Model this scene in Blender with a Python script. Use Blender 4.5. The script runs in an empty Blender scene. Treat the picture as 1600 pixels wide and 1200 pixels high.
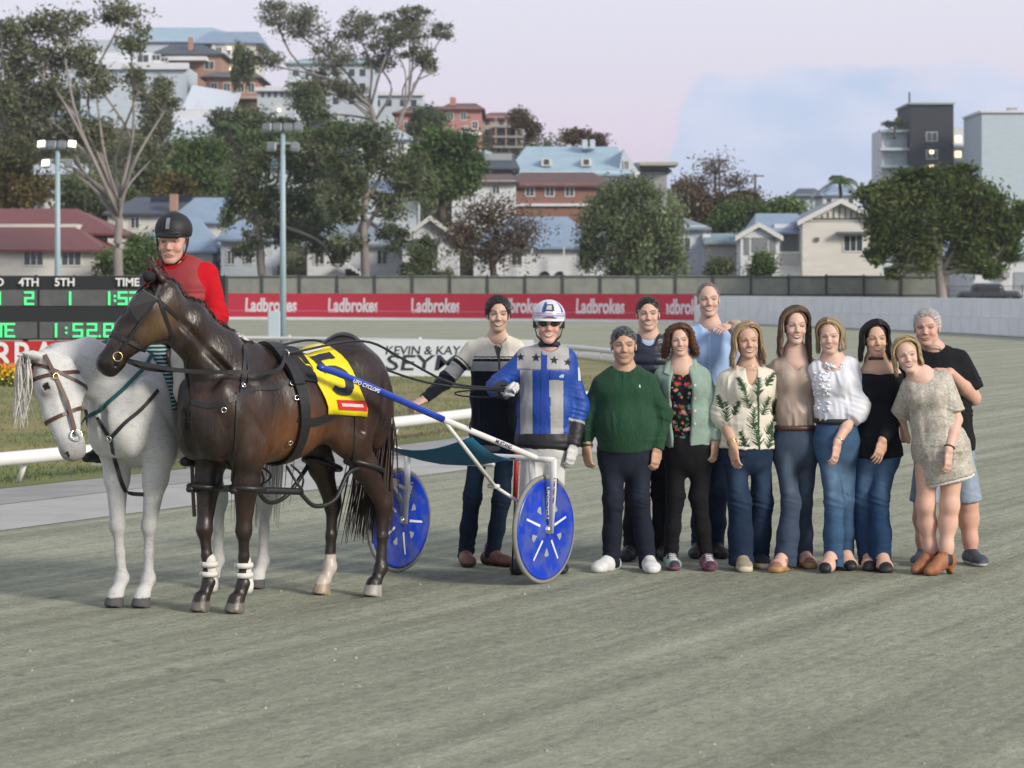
import bpy, bmesh, math, random
import numpy as np
from mathutils import Vector, Matrix
from mathutils.bvhtree import BVHTree

# ------------------------------------------------------------------ camera
F, CH, HY = 4000.0, 1.88, 450.0          # focal length in photo pixels, eye height, horizon row
sc = bpy.context.scene
cam_data = bpy.data.cameras.new('camera')
cam = bpy.data.objects.new('camera', cam_data)
sc.collection.objects.link(cam)
sc.camera = cam
cam.location = (0, 0, CH)
cam.rotation_euler = (math.radians(90), 0, 0)
cam_data.sensor_width = 36
cam_data.lens = F / 1600 * 36
cam_data.shift_y = (HY - 600) / 1600
cam_data.clip_start = 0.5
cam_data.clip_end = 6000
cam_data.dof.use_dof = True
cam_data.dof.focus_distance = 16.2
cam_data.dof.aperture_fstop = 5.6

# ------------------------------------------------------------------ sky, sun, exposure
SUN_DIR = Vector((0.74, -0.60, 0.46)).normalized()      # towards the light
sun_el = math.asin(SUN_DIR.z)
sun_az = math.atan2(SUN_DIR.x, SUN_DIR.y)
world = bpy.data.worlds.new('World')
sc.world = world
world.use_nodes = True
wn, wl = world.node_tree.nodes, world.node_tree.links
wn.clear()


def W(t, **kw):
    n = wn.new(t)
    for k, v in kw.items():
        setattr(n, k, v)
    return n


w_out = W('ShaderNodeOutputWorld')
w_bg = W('ShaderNodeBackground')
w_sky = W('ShaderNodeTexSky', sky_type='NISHITA', sun_disc=False)
w_sky.sun_elevation = sun_el
w_sky.sun_rotation = sun_az
w_sky.air_density = 1.0
w_sky.dust_density = 1.5
w_geo = W('ShaderNodeTexCoord')
w_sep = W('ShaderNodeSeparateXYZ')
wl.new(w_geo.outputs['Generated'], w_sep.inputs[0])
# twilight colours by elevation (dusk: blue grey at the skyline, rose belt, lavender above, blue overhead)
w_ramp = W('ShaderNodeValToRGB')
el = w_ramp.color_ramp.elements
el[0].position, el[0].color = 0.0, (0.42, 0.45, 0.62, 1)
el[1].position, el[1].color = 1.0, (0.46, 0.50, 0.60, 1)
for p_, c_ in ((0.035, (0.61, 0.545, 0.70, 1)), (0.062, (0.68, 0.595, 0.72, 1)), (0.085, (0.675, 0.63, 0.74, 1)),
               (0.12, (0.69, 0.69, 0.78, 1)), (0.35, (0.62, 0.64, 0.74, 1))):
    e = el.new(p_)
    e.color = c_
wl.new(w_sep.outputs['Z'], w_ramp.inputs['Fac'])
# cumulus bank low over the skyline, outline from noise over the direction
w_map = W('ShaderNodeMapping')
w_map.inputs['Scale'].default_value = (7.0, 7.0, 13.0)
w_map.inputs['Location'].default_value = (3.1, 0.4, 0.0)
wl.new(w_geo.outputs['Generated'], w_map.inputs['Vector'])
w_n1 = W('ShaderNodeTexNoise')
w_n1.inputs['Scale'].default_value = 2.6
w_n1.inputs['Detail'].default_value = 6
w_n1.inputs['Roughness'].default_value = 0.55
wl.new(w_map.outputs[0], w_n1.inputs['Vector'])


def wmath(op, a, b=None, c=None):
    n = W('ShaderNodeMath', operation=op)
    for i, v in enumerate((a, b, c)):
        if v is None:
            continue
        if isinstance(v, (int, float)):
            n.inputs[i].default_value = v
        else:
            wl.new(v, n.inputs[i])
    return n.outputs[0]


# height of the bank grows towards +x, as in the picture, and falls away again far round the horizon
w_az = wmath('ARCTAN2', w_sep.outputs['X'], w_sep.outputs['Y'])
w_top = W('ShaderNodeMapRange', interpolation_type='SMOOTHSTEP')
for i, v in ((1, 0.036), (2, 0.078), (3, 0.0), (4, 0.086)):
    w_top.inputs[i].default_value = v
wl.new(w_az, w_top.inputs[0])
w_edge = wmath('ADD', w_top.outputs[0], wmath('MULTIPLY', wmath('SUBTRACT', w_n1.outputs['Fac'], 0.5), 0.048))
w_mask = W('ShaderNodeMapRange', interpolation_type='SMOOTHSTEP')
w_mask.inputs[1].default_value = -0.001
w_mask.inputs[2].default_value = 0.009
wl.new(wmath('SUBTRACT', w_edge, w_sep.outputs['Z']), w_mask.inputs[0])
w_n2 = W('ShaderNodeTexNoise')
w_n2.inputs['Scale'].default_value = 2.4
w_n2.inputs['Detail'].default_value = 4
wl.new(w_map.outputs[0], w_n2.inputs['Vector'])
w_cc = W('ShaderNodeValToRGB')
w_cc.color_ramp.elements[0].position, w_cc.color_ramp.elements[0].color = 0.36, (0.45, 0.55, 0.75, 1)
w_cc.color_ramp.elements[1].position, w_cc.color_ramp.elements[1].color = 0.64, (0.61, 0.64, 0.80, 1)
wl.new(w_n2.outputs['Fac'], w_cc.inputs['Fac'])
w_mix = W('ShaderNodeMix', data_type='RGBA')
wl.new(wmath('MULTIPLY', w_mask.outputs[0], 0.95), w_mix.inputs['Factor'])
wl.new(w_ramp.outputs['Color'], w_mix.inputs[6])
wl.new(w_cc.outputs['Color'], w_mix.inputs[7])
# the physical sky adds its share on top of the afterglow
w_sc = W('ShaderNodeMix', data_type='RGBA', blend_type='ADD')
w_sc.inputs['Factor'].default_value = 1.0
w_ms = W('ShaderNodeVectorMath', operation='SCALE')
w_ms.inputs['Scale'].default_value = 0.012
wl.new(w_sky.outputs['Color'], w_ms.inputs[0])
wl.new(w_mix.outputs[2], w_sc.inputs[6])
wl.new(w_ms.outputs[0], w_sc.inputs[7])
wl.new(w_sc.outputs[2], w_bg.inputs['Color'])
w_bg.inputs['Strength'].default_value = 1.0
wl.new(w_bg.outputs[0], w_out.inputs['Surface'])

sun_data = bpy.data.lights.new('sun', 'SUN')
sun = bpy.data.objects.new('sun', sun_data)
sc.collection.objects.link(sun)
sun.rotation_euler = SUN_DIR.to_track_quat('Z', 'Y').to_euler()
sun_data.energy = 3.3
sun_data.angle = math.radians(14)
sun_data.color = (1.0, 0.92, 0.79)

sc.view_settings.view_transform = 'Standard'
sc.view_settings.look = 'None'
sc.view_settings.exposure = 0.12
sc.view_settings.gamma = 1.0
sc.view_settings.use_curve_mapping = False
sc.render.engine = 'CYCLES'
sc.cycles.use_denoising = True
sc.cycles.max_bounces = 6
sc.cycles.transparent_max_bounces = 8
# ------------------------------------------------------------------ helpers: scene graph
COL = sc.collection
RNG = np.random.default_rng(7)
random.seed(11)


def P(px, py, Y):
    """point at depth Y seen at photo pixel (px, py)"""
    return np.array([(px - 800) / F * Y, Y, CH - (py - HY) / F * Y])


def gdepth(py):
    return F * CH / (py - HY)


def G(px, py):
    Y = gdepth(py)
    return np.array([(px - 800) / F * Y, Y, 0.0])


def thing(name, label, cat, loc=(0, 0, 0), rz=0.0, group=None):
    o = bpy.data.objects.new(name, None)
    o.empty_display_size = 0.1
    COL.objects.link(o)
    o.location = loc
    o.rotation_euler = (0, 0, rz)
    o['label'] = label
    o['category'] = cat
    if group:
        o['group'] = group
    return o


def tag(o, label=None, cat=None, group=None, kind=None):
    for k, v in (('label', label), ('category', cat), ('group', group), ('kind', kind)):
        if v:
            o[k] = v
    return o


def parent_to(o, par):
    """mesh data are in world space: undo the transform of the empty the part hangs under"""
    o.parent = par
    if par.type == 'EMPTY':
        m = Matrix.Translation(par.location) @ par.rotation_euler.to_matrix().to_4x4()
        o.matrix_parent_inverse = m.inverted()
    return o


def mesh_np(name, V, Q, smooth=True):
    me = bpy.data.meshes.new(name)
    V = np.asarray(V, dtype=np.float32)
    if len(Q) and not isinstance(Q, np.ndarray):
        sizes = np.array([len(q) for q in Q], dtype=np.int32)
        flat = np.array([i for q in Q for i in q], dtype=np.int32)
    else:
        Q = np.asarray(Q, dtype=np.int32)
        sizes = np.full(len(Q), Q.shape[1] if len(Q) else 3, dtype=np.int32)
        flat = Q.ravel()
    me.vertices.add(len(V))
    me.vertices.foreach_set('co', V.ravel())
    me.loops.add(len(flat))
    me.loops.foreach_set('vertex_index', flat)
    me.polygons.add(len(sizes))
    st = np.concatenate(([0], np.cumsum(sizes)[:-1])).astype(np.int32) if len(sizes) else np.zeros(0, np.int32)
    me.polygons.foreach_set('loop_start', st)
    me.update(calc_edges=True)
    me.validate()
    me.polygons.foreach_set('use_smooth', np.full(len(me.polygons), bool(smooth)))
    return me


def set_col(me, C, name='Col'):
    C = np.asarray(C, dtype=np.float32)
    if C.shape[1] == 3:
        C = np.concatenate([C, np.ones((len(C), 1), np.float32)], 1)
    a = me.color_attributes.new(name, 'FLOAT_COLOR', 'POINT')
    a.data.foreach_set('color', C.ravel())


def mk(name, V, Q, mat, parent=None, col=None, smooth=True):
    me = mesh_np(name, V, Q, smooth)
    if col is not None:
        set_col(me, col)
    if mat is not None:
        me.materials.append(mat)
    o = bpy.data.objects.new(name, me)
    COL.objects.link(o)
    if parent is not None:
        parent_to(o, parent)
    return o


class MB:
    """collects simple solids into one mesh"""

    def __init__(s):
        s.v, s.f = [], []

    def add(s, V, Fc):
        n = len(s.v)
        s.v.extend([tuple(float(c) for c in p) for p in V])
        s.f.extend([tuple(i + n for i in f) for f in Fc])
        return s

    def box(s, lo, hi, M=None):
        x0, y0, z0 = lo
        x1, y1, z1 = hi
        V = [(x0, y0, z0), (x1, y0, z0), (x1, y1, z0), (x0, y1, z0), (x0, y0, z1), (x1, y0, z1), (x1, y1, z1), (x0, y1, z1)]
        if M is not None:
            V = [tuple(M @ Vector(p)) for p in V]
        return s.add(V, [(0, 3, 2, 1), (4, 5, 6, 7), (0, 1, 5, 4), (1, 2, 6, 5), (2, 3, 7, 6), (3, 0, 4, 7)])

    def tube(s, pts, r, n=8, caps=True, flat=1.0, up=(0, 0, 1)):
        pts = [np.asarray(p, float) for p in pts]
        if np.isscalar(r):
            r = [r] * len(pts)
        V, Fc = [], []
        for i, p in enumerate(pts):
            d = pts[min(i + 1, len(pts) - 1)] - pts[max(i - 1, 0)]
            d = d / (np.linalg.norm(d) + 1e-9)
            u = np.cross(d, np.asarray(up, float))
            if np.linalg.norm(u) < 1e-3:
                u = np.cross(d, np.array([1.0, 0, 0]))
            u /= np.linalg.norm(u)
            w = np.cross(u, d)
            for k in range(n):
                a = 2 * math.pi * k / n
                V.append(p + r[i] * (math.cos(a) * u + flat * math.sin(a) * w))
        for i in range(len(pts) - 1):
            for k in range(n):
                Fc.append((i * n + k, i * n + (k + 1) % n, (i + 1) * n + (k + 1) % n, (i + 1) * n + k))
        if caps:
            Fc.append(tuple(range(n - 1, -1, -1)))
            Fc.append(tuple((len(pts) - 1) * n + k for k in range(n)))
        return s.add(V, Fc)

    def strap(s, pts, w, t, nrm):
        """flat band along pts: width w across, thickness t along nrm (one normal or one per point)"""
        pts = [np.asarray(p, float) for p in pts]
        V, Fc = [], []
        for i, p in enumerate(pts):
            d = pts[min(i + 1, len(pts) - 1)] - pts[max(i - 1, 0)]
            d /= (np.linalg.norm(d) + 1e-9)
            nn = np.asarray(nrm[i] if np.ndim(nrm) > 1 else nrm, float)
            nn = nn - d * np.dot(nn, d)
            nn /= (np.linalg.norm(nn) + 1e-9)
            c = np.cross(d, nn)
            V += [p - c * w / 2 - nn * t / 2, p + c * w / 2 - nn * t / 2, p + c * w / 2 + nn * t / 2, p - c * w / 2 + nn * t / 2]
        for i in range(len(pts) - 1):
            for k in range(4):
                Fc.append((i * 4 + k, i * 4 + (k + 1) % 4, i * 4 + 4 + (k + 1) % 4, i * 4 + 4 + k))
        Fc += [(3, 2, 1, 0), tuple((len(pts) - 1) * 4 + k for k in range(4))]
        return s.add(V, Fc)

    def prism(s, poly, d):
        """poly: 3d points (planar), extruded by vector d"""
        n = len(poly)
        d = np.asarray(d, float)
        V = [np.asarray(p, float) for p in poly] + [np.asarray(p, float) + d for p in poly]
        Fc = [tuple(range(n - 1, -1, -1)), tuple(range(n, 2 * n))]
        Fc += [(i, (i + 1) % n, n + (i + 1) % n, n + i) for i in range(n)]
        return s.add(V, Fc)

    def build(s, name, mat, parent=None, smooth=False):
        o = mk(name, np.array(s.v, dtype=np.float32).reshape(-1, 3), s.f, mat, parent, None, smooth)
        return o


def spline(pts, n):
    """Catmull-Rom through pts"""
    pts = [np.asarray(p, float) for p in pts]
    if len(pts) == 2:
        return [pts[0] + (pts[1] - pts[0]) * i / n for i in range(n + 1)]
    out = []
    Q = [2 * pts[0] - pts[1]] + pts + [2 * pts[-1] - pts[-2]]
    for i in range(1, len(Q) - 2):
        for j in range(n):
            t = j / n
            out.append(0.5 * ((2 * Q[i]) + (-Q[i - 1] + Q[i + 1]) * t + (2 * Q[i - 1] - 5 * Q[i] + 4 * Q[i + 1] - Q[i + 2]) * t * t
                              + (-Q[i - 1] + 3 * Q[i] - 3 * Q[i + 1] + Q[i + 2]) * t ** 3))
    out.append(pts[-1])
    return out


# ------------------------------------------------------------------ helpers: materials
MATS = {}


def srgb(r, g, b):
    f = lambda c: c / 12.92 if c <= 0.04045 else ((c + 0.055) / 1.055) ** 2.4
    return (f(r / 255), f(g / 255), f(b / 255))


def mat(name, col=(0.5, 0.5, 0.5), rough=0.7, metal=0.0, vcol=False, noise=0.0, nscale=8.0, bump=0.0, bscale=40.0, bdist=0.004,
        spec=0.5, sheen=0.0, emit=None, estr=1.0, stretch=None, coat=0.0, sss=0.0, hue2=None, n2=0.0, n2scale=1.0, trans=0.0, world_co=False,
        rnoise=0.0, detail=5.0):
    if name in MATS:
        return MATS[name]
    m = bpy.data.materials.new(name)
    m.use_nodes = True
    nt = m.node_tree
    b = nt.nodes['Principled BSDF']
    L = nt.links.new

    def N(t, **kw):
        n = nt.nodes.new(t)
        for k, v in kw.items():
            setattr(n, k, v)
        return n
    b.inputs['Roughness'].default_value = rough
    b.inputs['Metallic'].default_value = metal
    b.inputs['Specular IOR Level'].default_value = spec
    if sheen:
        b.inputs['Sheen Weight'].default_value = sheen
        b.inputs['Sheen Roughness'].default_value = 0.4
    if coat:
        b.inputs['Coat Weight'].default_value = coat
        b.inputs['Coat Roughness'].default_value = 0.15
    if sss:
        b.inputs['Subsurface Weight'].default_value = sss
        b.inputs['Subsurface Radius'].default_value = (0.012, 0.005, 0.003)
        b.inputs['Subsurface Scale'].default_value = 1.0
    if trans:
        b.inputs['Transmission Weight'].default_value = trans
    tc = N('ShaderNodeTexCoord')
    vec = tc.outputs['Object']
    if stretch:
        mp = N('ShaderNodeMapping')
        mp.inputs['Scale'].default_value = stretch
        L(vec, mp.inputs['Vector'])
        vec = mp.outputs[0]
    if vcol:
        at = N('ShaderNodeAttribute', attribute_name='Col')
        c = at.outputs['Color']
    else:
        rgb = N('ShaderNodeRGB')
        rgb.outputs[0].default_value = (*col, 1)
        c = rgb.outputs[0]

    def nz(scale, det=detail):
        t = N('ShaderNodeTexNoise')
        t.inputs['Scale'].default_value = scale
        t.inputs['Detail'].default_value = det
        t.inputs['Roughness'].default_value = 0.6
        L(vec, t.inputs['Vector'])
        return t.outputs['Fac']
    if hue2 is not None:
        mx = N('ShaderNodeMix', data_type='RGBA')
        mr = N('ShaderNodeMapRange', interpolation_type='SMOOTHSTEP')
        mr.inputs[1].default_value, mr.inputs[2].default_value = 0.4, 0.62
        L(nz(n2scale), mr.inputs[0])
        mm = N('ShaderNodeMath', operation='MULTIPLY')
        mm.inputs[1].default_value = n2
        L(mr.outputs[0], mm.inputs[0])
        L(mm.outputs[0], mx.inputs['Factor'])
        L(c, mx.inputs[6])
        mx.inputs[7].default_value = (*hue2, 1)
        c = mx.outputs[2]
    if noise:
        mr = N('ShaderNodeMapRange')
        mr.inputs[1].default_value, mr.inputs[2].default_value = 0.25, 0.75
        mr.inputs[3].default_value, mr.inputs[4].default_value = 1 - noise, 1 + noise
        L(nz(nscale), mr.inputs[0])
        vm = N('ShaderNodeVectorMath', operation='SCALE')
        L(c, vm.inputs[0])
        L(mr.outputs[0], vm.inputs['Scale'])
        c = vm.outputs[0]
    L(c, b.inputs['Base Color'])
    if rnoise:
        mr = N('ShaderNodeMapRange')
        mr.inputs[1].default_value, mr.inputs[2].default_value = 0.3, 0.7
        mr.inputs[3].default_value, mr.inputs[4].default_value = max(0.05, rough - rnoise), min(1, rough + rnoise)
        L(nz(nscale * 0.7), mr.inputs[0])
        L(mr.outputs[0], b.inputs['Roughness'])
    if bump:
        bp = N('ShaderNodeBump')
        bp.inputs['Strength'].default_value = bump
        bp.inputs['Distance'].default_value = bdist
        L(nz(bscale, 4), bp.inputs['Height'])
        L(bp.outputs[0], b.inputs['Normal'])
    if emit is not None:
        b.inputs['Emission Color'].default_value = (*emit, 1)
        b.inputs['Emission Strength'].default_value = estr
    MATS[name] = m
    return m


# ------------------------------------------------------------------ helpers: implicit surfaces
def V3(*a):
    return np.array(a, dtype=float)


def unit(v):
    v = np.asarray(v, float)
    return v / (np.linalg.norm(v) + 1e-12)


def lerp(a, b, t):
    return np.asarray(a, float) * (1 - t) + np.asarray(b, float) * t


class Shape:
    """smooth union of tapered (elliptical) cones and ellipsoids, meshed with surface nets"""

    def __init__(s):
        s.ops = []

    def cone(s, a, b, ra, rb, k=0.02, u=(1, 0, 0), op='u', flata=False, flatb=False):
        a, b = np.asarray(a, float), np.asarray(b, float)
        ra = (ra, ra) if np.isscalar(ra) else ra
        rb = (rb, rb) if np.isscalar(rb) else rb
        ab = b - a
        Ln = max(np.linalg.norm(ab), 1e-6)
        w = ab / Ln
        u = np.asarray(u, float)
        u = u - w * np.dot(u, w)
        if np.linalg.norm(u) < 1e-3:
            u = np.cross(w, V3(0.3, 0.5, 0.8))
        u = unit(u)
        v = np.cross(w, u)
        rm = max(max(ra), max(rb))
        lo, hi = np.minimum(a, b) - rm, np.maximum(a, b) + rm

        def fn(x, y, z):
            x, y, z = x - a[0], y - a[1], z - a[2]
            pw = x * w[0] + y * w[1] + z * w[2]
            t = np.clip(pw / Ln, 0, 1)
            ru = ra[0] + (rb[0] - ra[0]) * t
            rv = ra[1] + (rb[1] - ra[1]) * t
            pu = x * u[0] + y * u[1] + z * u[2]
            pv = x * v[0] + y * v[1] + z * v[2]
            res = pw - t * Ln
            if flatb:
                res = np.where(pw > Ln, 0, res)
            if flata:
                res = np.where(pw < 0, 0, res)
            r3 = np.minimum(ru, rv)
            k0 = np.sqrt((pu / ru) ** 2 + (pv / rv) ** 2 + (res / r3) ** 2)
            k1 = np.sqrt((pu / ru ** 2) ** 2 + (pv / rv ** 2) ** 2 + (res / r3 ** 2) ** 2) + 1e-6
            d = k0 * (k0 - 1) / k1
            if flatb:
                d = np.maximum(d, pw - Ln)
            if flata:
                d = np.maximum(d, -pw)
            return d
        s.ops.append((op, lo, hi, fn, k))
        return s

    def chain(s, pts, rad, k=0.02, u=(1, 0, 0), flatb=False, flata=False):
        for i in range(len(pts) - 1):
            s.cone(pts[i], pts[i + 1], rad[i], rad[i + 1], k, u, flatb=flatb and i == len(pts) - 2, flata=flata and i == 0)
        return s

    def ell(s, c, r, k=0.02, R=None, op='u'):
        c, r = np.asarray(c, float), np.asarray((r, r, r) if np.isscalar(r) else r, float)
        R = np.eye(3) if R is None else np.asarray(R, float)      # columns are the axes
        ext = np.sqrt(((R * r) ** 2).sum(1))
        lo, hi = c - ext, c + ext

        def fn(x, y, z):
            x, y, z = x - c[0], y - c[1], z - c[2]
            q = [x * R[0, i] + y * R[1, i] + z * R[2, i] for i in range(3)]
            k0 = np.sqrt((q[0] / r[0]) ** 2 + (q[1] / r[1]) ** 2 + (q[2] / r[2]) ** 2)
            k1 = np.sqrt((q[0] / r[0] ** 2) ** 2 + (q[1] / r[1] ** 2) ** 2 + (q[2] / r[2] ** 2) ** 2) + 1e-6
            return k0 * (k0 - 1) / k1
        s.ops.append((op, lo, hi, fn, k))
        return s

    def plane(s, p, n, k=0.004, near=None, rad=None):
        """keep the side opposite to n (limited to a ball when near/rad are given)"""
        p, n = np.asarray(p, float), unit(n)
        lo, hi = (None, None) if near is None else (np.asarray(near, float) - rad, np.asarray(near, float) + rad)

        def fn(x, y, z):
            return -((x - p[0]) * n[0] + (y - p[1]) * n[1] + (z - p[2]) * n[2])
        s.ops.append(('s', lo, hi, fn, k))
        return s

    def mesh(s, h, smooth=1):
        lo = np.min([o[1] for o in s.ops if o[0] == 'u'], axis=0) - 2.5 * h
        hi = np.max([o[2] for o in s.ops if o[0] == 'u'], axis=0) + 2.5 * h
        n = np.ceil((hi - lo) / h).astype(int) + 1
        ax = [(lo[i] + h * np.arange(n[i])).astype(np.float32) for i in range(3)]
        f = np.full(tuple(n), 0.5, dtype=np.float32)
        for op, l, g, fn, k in s.ops:
            if l is None:
                sl = [slice(0, n[i]) for i in range(3)]
            else:
                m = k + 2 * h
                i0 = np.clip(np.floor((l - m - lo) / h).astype(int), 0, n - 1)
                i1 = np.clip(np.ceil((g + m - lo) / h).astype(int) + 1, 1, n)
                sl = [slice(i0[i], i1[i]) for i in range(3)]
            x = ax[0][sl[0]][:, None, None]
            y = ax[1][sl[1]][None, :, None]
            z = ax[2][sl[2]][None, None, :]
            d = fn(x, y, z).astype(np.float32)
            cur = f[sl[0], sl[1], sl[2]]
            if op == 'u':
                hh = np.maximum(k - np.abs(cur - d), 0) / k
                f[sl[0], sl[1], sl[2]] = np.minimum(cur, d) - hh * hh * k * 0.25
            else:
                d = -d
                hh = np.maximum(k - np.abs(cur - d), 0) / k
                f[sl[0], sl[1], sl[2]] = np.maximum(cur, d) + hh * hh * k * 0.25
        V, Q = surface_nets(f, lo, h)
        for _ in range(smooth):
            V = laplace(V, Q, 0.5)
        return V, Q


def surface_nets(f, lo, h):
    sgn = f < 0
    c = sgn[:-1, :-1, :-1].astype(np.int8)
    tot = np.zeros_like(c)
    for i in (0, 1):
        for j in (0, 1):
            for k in (0, 1):
                tot += sgn[i:sgn.shape[0] - 1 + i, j:sgn.shape[1] - 1 + j, k:sgn.shape[2] - 1 + k]
    act = (tot > 0) & (tot < 8)
    I, J, K = np.nonzero(act)
    ids = np.full(act.shape, -1, dtype=np.int64)
    ids[I, J, K] = np.arange(len(I))
    acc = np.zeros((len(I), 3))
    cnt = np.zeros(len(I))
    for axis in range(3):
        for a in (0, 1):
            for b in (0, 1):
                o0 = [0, 0, 0]
                oth = [q for q in range(3) if q != axis]
                o0[oth[0]], o0[oth[1]] = a, b
                o1 = list(o0)
                o1[axis] = 1
                f0 = f[I + o0[0], J + o0[1], K + o0[2]]
                f1 = f[I + o1[0], J + o1[1], K + o1[2]]
                cr = (f0 < 0) != (f1 < 0)
                t = np.where(cr, f0 / np.where(cr, f0 - f1, 1), 0)
                pos = np.zeros((len(I), 3))
                for q in range(3):
                    pos[:, q] = o0[q]
                pos[:, axis] = t
                acc += pos * cr[:, None]
                cnt += cr
    V = (np.stack([I, J, K], 1) + acc / cnt[:, None]) * h + lo
    quads = []
    for axis in range(3):
        s0 = [slice(None)] * 3
        s1 = [slice(None)] * 3
        s0[axis] = slice(0, -1)
        s1[axis] = slice(1, None)
        d = sgn[tuple(s0)] != sgn[tuple(s1)]
        i, j, k = np.nonzero(d)
        p = np.stack([i, j, k], 1)
        oth = [(axis + 1) % 3, (axis + 2) % 3]
        ok = np.ones(len(p), bool)
        for q in oth:
            ok &= (p[:, q] > 0) & (p[:, q] < f.shape[q] - 1)
        p = p[ok]
        neg = sgn[p[:, 0], p[:, 1], p[:, 2]]
        e1 = np.zeros(3, int)
        e1[oth[0]] = 1
        e2 = np.zeros(3, int)
        e2[oth[1]] = 1
        g = lambda q: ids[q[:, 0], q[:, 1], q[:, 2]]
        a, b, c2, d2 = g(p - e1 - e2), g(p - e2), g(p), g(p - e1)
        q = np.stack([a, b, c2, d2], 1)
        q[~neg] = q[~neg][:, ::-1]
        quads.append(q)
    Q = np.concatenate(quads)
    Q = Q[(Q >= 0).all(1)]
    return V, Q


def laplace(V, Q, lam=0.5):
    E = np.concatenate([Q[:, [0, 1]], Q[:, [1, 2]], Q[:, [2, 3]], Q[:, [3, 0]]])
    n = len(V)
    c = np.bincount(E[:, 0], minlength=n) + np.bincount(E[:, 1], minlength=n)
    S = np.stack([np.bincount(E[:, 0], weights=V[E[:, 1], i], minlength=n) + np.bincount(E[:, 1], weights=V[E[:, 0], i], minlength=n)
                  for i in range(3)], 1)
    return V * (1 - lam) + lam * S / np.maximum(c, 1)[:, None]


def vnormals(V, Q):
    fn = np.cross(V[Q[:, 2]] - V[Q[:, 0]], V[Q[:, 3]] - V[Q[:, 1]])
    N = np.zeros_like(V)
    for i in range(4):
        for j in range(3):
            N[:, j] += np.bincount(Q[:, i], weights=fn[:, j], minlength=len(V))
    return N / (np.linalg.norm(N, axis=1, keepdims=True) + 1e-12)


def vnoise(p, seed=0):
    """value noise in -1..1"""
    p = np.asarray(p, float)
    i = np.floor(p).astype(np.int64)
    t = p - i
    t = t * t * (3 - 2 * t)

    def hsh(a, b, c):
        n = (a * 374761393 + b * 668265263 + c * 2147483647 + seed * 144269) & 0x7fffffff
        n = ((n ^ (n >> 13)) * 1274126177) & 0x7fffffff
        n = (n ^ (n >> 16)) & 0xffff
        return n / 32767.5 - 1
    r = 0
    for dx in (0, 1):
        for dy in (0, 1):
            for dz in (0, 1):
                w = (t[:, 0] if dx else 1 - t[:, 0]) * (t[:, 1] if dy else 1 - t[:, 1]) * (t[:, 2] if dz else 1 - t[:, 2])
                r = r + w * hsh(i[:, 0] + dx, i[:, 1] + dy, i[:, 2] + dz)
    return r


def fbm(p, seed=0, n=3):
    r, a = 0, 1.0
    for k in range(n):
        r = r + a * vnoise(np.asarray(p) * 2 ** k, seed + k)
        a *= 0.5
    return r / 1.75


def sstep(a, b, x):
    t = np.clip((x - a) / (b - a), 0, 1)
    return t * t * (3 - 2 * t)


def join_np(parts):
    V, Q, C, n = [], [], [], 0
    for p in parts:
        V.append(p[0])
        Q.append(p[1] + n)
        C.append(p[2])
        n += len(p[0])
    return np.concatenate(V), np.concatenate(Q), np.concatenate(C)


def text_mesh(name, body, size, mat_, M, parent=None, ext=0.004, bold=0.0, shear=0.0, sx=1.0, align='CENTER'):
    """lettering as mesh; M maps the text plane (x right, y up, z out) to the world"""
    cu = bpy.data.curves.new(name, 'FONT')
    cu.body = body
    cu.size = size
    cu.extrude = ext
    cu.offset = bold
    cu.shear = shear
    cu.resolution_u = 3
    cu.align_x = align
    cu.align_y = 'CENTER'
    o = bpy.data.objects.new(name, cu)
    COL.objects.link(o)
    dg = bpy.context.evaluated_depsgraph_get()
    me = bpy.data.meshes.new_from_object(o.evaluated_get(dg))
    bpy.data.objects.remove(o)
    bpy.data.curves.remove(cu)
    S = Matrix.Diagonal((sx, 1, 1, 1))
    me.transform(M @ S)
    me.materials.clear()
    me.materials.append(mat_)
    me.name = name
    o = bpy.data.objects.new(name, me)
    COL.objects.link(o)
    if parent is not None:
        parent_to(o, parent)
    return o


def frame_M(origin, xdir, ydir):
    x = unit(xdir)
    z = unit(np.cross(x, unit(ydir)))
    y = np.cross(z, x)
    return Matrix(((x[0], y[0], z[0], origin[0]), (x[1], y[1], z[1], origin[1]), (x[2], y[2], z[2], origin[2]), (0, 0, 0, 1)))


def rotm(axis, a):
    x, y, z = unit(axis)
    c, s_ = math.cos(a), math.sin(a)
    C = 1 - c
    return np.array([[c + x * x * C, x * y * C - z * s_, x * z * C + y * s_], [y * x * C + z * s_, c + y * y * C, y * z * C - x * s_],
                     [z * x * C - y * s_, z * y * C + x * s_, c + z * z * C]])


def full(n, c):
    return np.tile(np.asarray(c, float), (n, 1))


M_GOLD = mat('gold', (0.7, 0.5, 0.22), 0.25, metal=1.0)


# ------------------------------------------------------------------ ground, track, infield, slope
def node_mat(name):
    m = bpy.data.materials.new(name)
    m.use_nodes = True
    nt = m.node_tree
    b = nt.nodes['Principled BSDF']

    def N(t, **kw):
        n = nt.nodes.new(t)
        for k, v in kw.items():
            setattr(n, k, v)
        return n
    return m, nt, b, N, nt.links.new


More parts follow.
